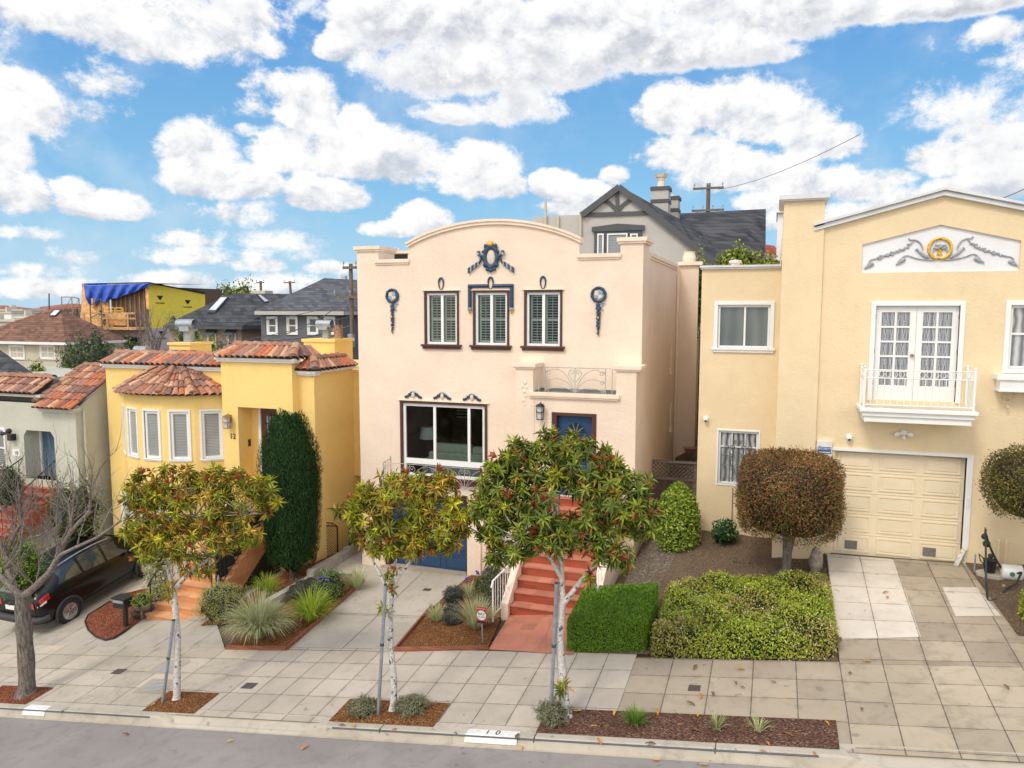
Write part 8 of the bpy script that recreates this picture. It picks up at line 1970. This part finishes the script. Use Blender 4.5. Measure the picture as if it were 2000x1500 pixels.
# strap-leaved grasses
def tuft(name, label, px, ptop, pbot, w, n, pal, width=.014, droop=1.0, cat='grass plant', y=None, up=.9, seg=5, stiff=False, tcol=None):
    b = GH(px, pbot) if y is None else P(px, pbot, y); m = mpp(b); R = w/2*m; Hh = (pbot-ptop)*m
    b = Vector((b.x, b.y+R*.6, 0)); b.z = H(b.x, b.y); mb = MB()
    t = thing(name, label, cat, tuple(b))
    for k in range(n):
        a = random.uniform(0, 2*PI); f = random.random()**.6; r0 = R*.15*random.random(); d = Vector((math.cos(a), math.sin(a), 0)); s = Vector((-d.y, d.x, 0)); L = (Hh*.95+R*.3)*random.uniform(.7, 1.1)
        el = lerp(1.5, .35 if stiff else .75, f); c = random.choice(pal); q = random.uniform(.75, 1.2); mb.col = tuple(x*q for x in c); pv = b+d*r0; v = d*math.cos(el)+Vector((0, 0, math.sin(el))); rows = []
        for j in range(seg+1):
            u = j/seg; wd = width*(1-u)**.5*(1 if u else .6)+.001; rows.append([pv-s*wd/2, pv+s*wd/2]); pv = pv+v*(L/seg); v = (v+Vector((0, 0, -.34*droop*(0.3+f)*u*1.6))).normalized()
            if tcol: pass
        mb.grid(rows)
    mb.build('blades', M['grassy'], t, fixn=False); return t
PALE = [(.62, .66, .36), (.74, .76, .46), (.50, .56, .28), (.38, .46, .20), (.66, .62, .42)]
CHAR = [(.46, .58, .06), (.36, .50, .05), (.56, .64, .10), (.24, .36, .05)]
tuft('fountain_grass', 'big pale green fountain grass at the front corner of the left bed', 488, 1172, 1262, 98, 1100, PALE, .015, 1.9)
tuft('daylily', 'bright yellow green strap leaved clump in the left bed', 592, 1163, 1226, 92, 420, CHAR, .018, 1.7)
tuft('golden_sedge', 'chartreuse sedge clump between the lattice and the low wall', 512, 1128, 1172, 56, 300, CHAR, .016, 1.6)
tuft('pale_grass', 'pale green grass tuft at the top of the left bed by the peach house', 686, 1114, 1158, 54, 380, PALE, .010, .8)
tuft('pale_grass', 'pale grass tuft at the left corner of the alarm sign bed', 848, 1184, 1222, 46, 280, PALE, .010, .9)
tuft('pale_grass', 'large pale grass tuft directly behind the alarm sign', 922, 1178, 1240, 76, 520, PALE+[(.5, .45, .28)], .010, .9)
tuft('pale_grass', 'pale grass tuft behind the upper lavender near the garage', 912, 1142, 1176, 44, 240, PALE, .010, .9)
tuft('green_sedge', 'small green sedge tuft at the left of the dark mulch strip', 1238, 1390, 1426, 42, 300, [(.15, .30, .04), (.22, .38, .06), (.30, .42, .10)], .010, 1.3)
tuft('spider_plant', 'cream striped spider plant in the dark mulch strip, the left of two', 1398, 1405, 1436, 50, 44, [(.62, .62, .36), (.40, .48, .16)], .022, 1.3, 'plant')
tuft('spider_plant', 'cream striped spider plant in the dark mulch strip, the right of two', 1480, 1412, 1440, 52, 44, [(.62, .62, .36), (.40, .48, .16)], .022, 1.3, 'plant')
c = tuft('cordyline', 'spiky purple cordyline with tan lower leaves beside the yew', 545, 1036, 1112, 76, 170, [(.10, .035, .045), (.14, .05, .05), (.42, .27, .12), (.09, .03, .04), (.38, .22, .10)], .035, .35, 'plant', stiff=True)
c.location.z += 0
tuft('bronze_grass', 'small reddish bronze grass at the foot of the cordyline', 560, 1104, 1128, 60, 160, [(.22, .08, .05), (.15, .06, .04)], .008, 1.2)
# bare tree at the left
def bare_tree():
    y0 = 11.0; rr = random.Random(12); b = P(52, 1352, y0); b.z = walk(b.x, y0)
    t = thing('bare_tree', 'leafless street tree with thick grey trunk and tangled twigs at the left edge', 'tree', tuple(b))
    mb = MB(); q = [b-Vector((0, 0, .08)), P(52, 1300, y0), P(47, 1230, y0), P(44, 1185, y0), P(46, 1160, y0)]
    limb(mb, q, .165, .14, 14); limb(mb, [b-Vector((0, 0, .05)), b+Vector((0, 0, .22))], .24, .16, 14); mb.build('trunk', M['greybark'], t)
    mb = MB(); tw = MB(); mains = [
        [.10, (44, 1168, 0), (22, 1145, -.1), (-5, 1120, -.15), (-25, 1080, -.1)], [.10, (46, 1165, 0), (70, 1145, -.05), (100, 1115, -.1), (118, 1075, 0), (140, 1035, 0), (175, 1000, .1)],
        [.085, (30, 1150, -.05), (15, 1115, 0), (12, 1080, .1), (30, 1040, .1), (42, 1020, .1)], [.055, (100, 1115, -.1), (115, 1085, -.2), (150, 1068, -.25), (190, 1050, -.2), (235, 1018, -.1)],
        [.05, (12, 1085, .1), (-15, 1040, .1), (-20, 980, .2)], [.05, (118, 1075, 0), (100, 1040, .2), (120, 1020, .25), (112, 990, .3)], [.045, (42, 1020, .1), (70, 1050, .2), (95, 1035, .2)], [.04, (10, 1110, -.1), (40, 1075, -.2), (45, 1030, -.2)]]
    tips = []
    for mn in mains:
        w = [P(a[0], a[1], y0+a[2]) for a in mn[1:]]; limb(mb, w, mn[0]*.8, mn[0]*.36, 9)
        tips += [(w[-1], mn[0]*.38)]+[(p_, mn[0]*.36) for p_ in w[1:-1]]
    for p_, r_ in tips: mb.smooth = True; mb.ball(p_, r_*1.25, 8, 6)
    def grow(p_, d, L, r_, dep):
        if r_ < .0026 or dep > 5: return
        pts = [p_]; v = d.copy(); n = 4
        for _ in range(n): v = (v+Vector((rr.gauss(0, .16), rr.gauss(0, .16), .07+rr.gauss(0, .08)))).normalized(); pts.append(pts[-1]+v*(L/n))
        (mb if r_ > .014 else tw).tube(pts, [lerp(r_, r_*.6, i/n) for i in range(n+1)], 6 if r_ > .014 else 3, cap=False)
        for _ in range(rr.choice((1, 1, 2, 2))):
            k = rr.randint(1, n); w = (v+Vector((rr.gauss(0, .55), rr.gauss(0, .5), rr.gauss(.05, .35)))).normalized(); grow(pts[k], w, L*rr.uniform(.55, .85), r_*rr.uniform(.42, .62), dep+1)
        grow(pts[-1], v, L*rr.uniform(.6, .8), r_*.58, dep+1)
    for p_, r_ in tips:
        for _ in range(rr.choice((2, 2, 3))): grow(p_, Vector((rr.gauss(0, .35), rr.gauss(0, .35), 1)).normalized(), rr.uniform(.45, .8), min(r_*.62, .028), 0)
    mb.build('branches', M['branchbark'], t); tw.build('twigs', M['branchbark'], t, fixn=False)
bare_tree()
# trees and shrubs behind
BR = [(.22, .26, .03), (.30, .34, .04), (.14, .18, .03), (.08, .11, .02)]
DKG = [(.05, .08, .03), (.08, .11, .04), (.03, .055, .02), (.11, .14, .05)]
for (nm, lb, x, y0, y1, w, yy, pal, n, l) in (
    ('garden_tree', 'bright yellow green tree top above the cream wing roof', 1438, 488, 560, 78, 24.0, BR, 2600, .14),
    ('garden_tree', 'low bright green treetop next to the cream tower behind the wing roof', 1500, 506, 560, 60, 26, BR, 1500, .14),
    ('cypress', 'upright green tree in the gap between the peach and cream houses', 1362, 505, 660, 40, 25, BR[1:]+DKG[:1], 3000, .11),
    ('passage_shrub', 'leafy shrub low in the gap between the peach and cream houses', 1362, 640, 800, 42, 27, DKG+BR[:1], 2200, .12),
    ('yard_tree', 'dark green tree in front of the scaffolding', 185, 655, 760, 90, 33, DKG, 2800, .17),
    ('yard_tree', 'low green tree left of the dark yard tree', 150, 672, 760, 60, 35, DKG+BR[2:3], 1800, .17),
    ('yard_tree', 'green shrub tree between the pink wall and the tall vent cowl', 255, 665, 760, 62, 31, DKG+BR[2:], 1500, .16),
    ('yard_tree', 'airy yellow green tree in front of the taupe house wall', 370, 623, 720, 52, 34, BR[1:], 1100, .16),
    ('yard_shrub', 'bright green shrub below the taupe house windows', 405, 668, 730, 66, 32, BR[:3], 1700, .15),
    ('street_canopy', 'long clipped green treetop behind the taupe roof ridge', 465, 557, 625, 105, 62, BR[1:], 2600, .3),
    ('yard_shrub', 'small green shrub behind the dark roof at the left', 75, 708, 760, 34, 32, BR[1:], 600, .15)):
    bush(nm, lb, 'tree' if 'tree' in lb else 'shrub', x, y0, y1, w, pal, l, l*.45, n, 2, y=yy, lump=.28, kmin=.5, core=(.03, .045, .015), depth=.9, sink=0.0, rnd=.9)
def bare(label, px, pt_, pb_, w, y, seed):
    rr = random.Random(seed); t = thing('bare_shrub', label, 'shrub', tuple(P(px, pb_, y))); mb = MB(); m = mpp(P(px, pb_, y)); Hh = (pb_-pt_)*m
    for k in range(26):
        p_ = P(px+rr.uniform(-w*.2, w*.2), pb_, y+rr.uniform(-.5, .5)); v = Vector((rr.gauss(0, .3), rr.gauss(0, .2), 1)).normalized(); pts = [p_]
        for _ in range(6): v = (v+Vector((rr.gauss(0, .22), rr.gauss(0, .2), .05))).normalized(); pts.append(pts[-1]+v*Hh/6*rr.uniform(.8, 1.1))
        mb.tube(pts, [lerp(.035, .01, i/6) for i in range(7)], 3, cap=False)
        for q in pts[2:6]: mb.tube([q, q+Vector((rr.gauss(0, .4), rr.gauss(0, .3), rr.uniform(.2, .7)))*Hh*.25], [.012, .006], 3, cap=False)
    mb.build('stems', M['branchbark'], t)
bare('leafless brown shrub in front of the yellow sheathed wall', 296, 590, 700, 60, 36, 4); bare('leafless shrub below the taupe house windows', 440, 655, 700, 40, 33, 5)
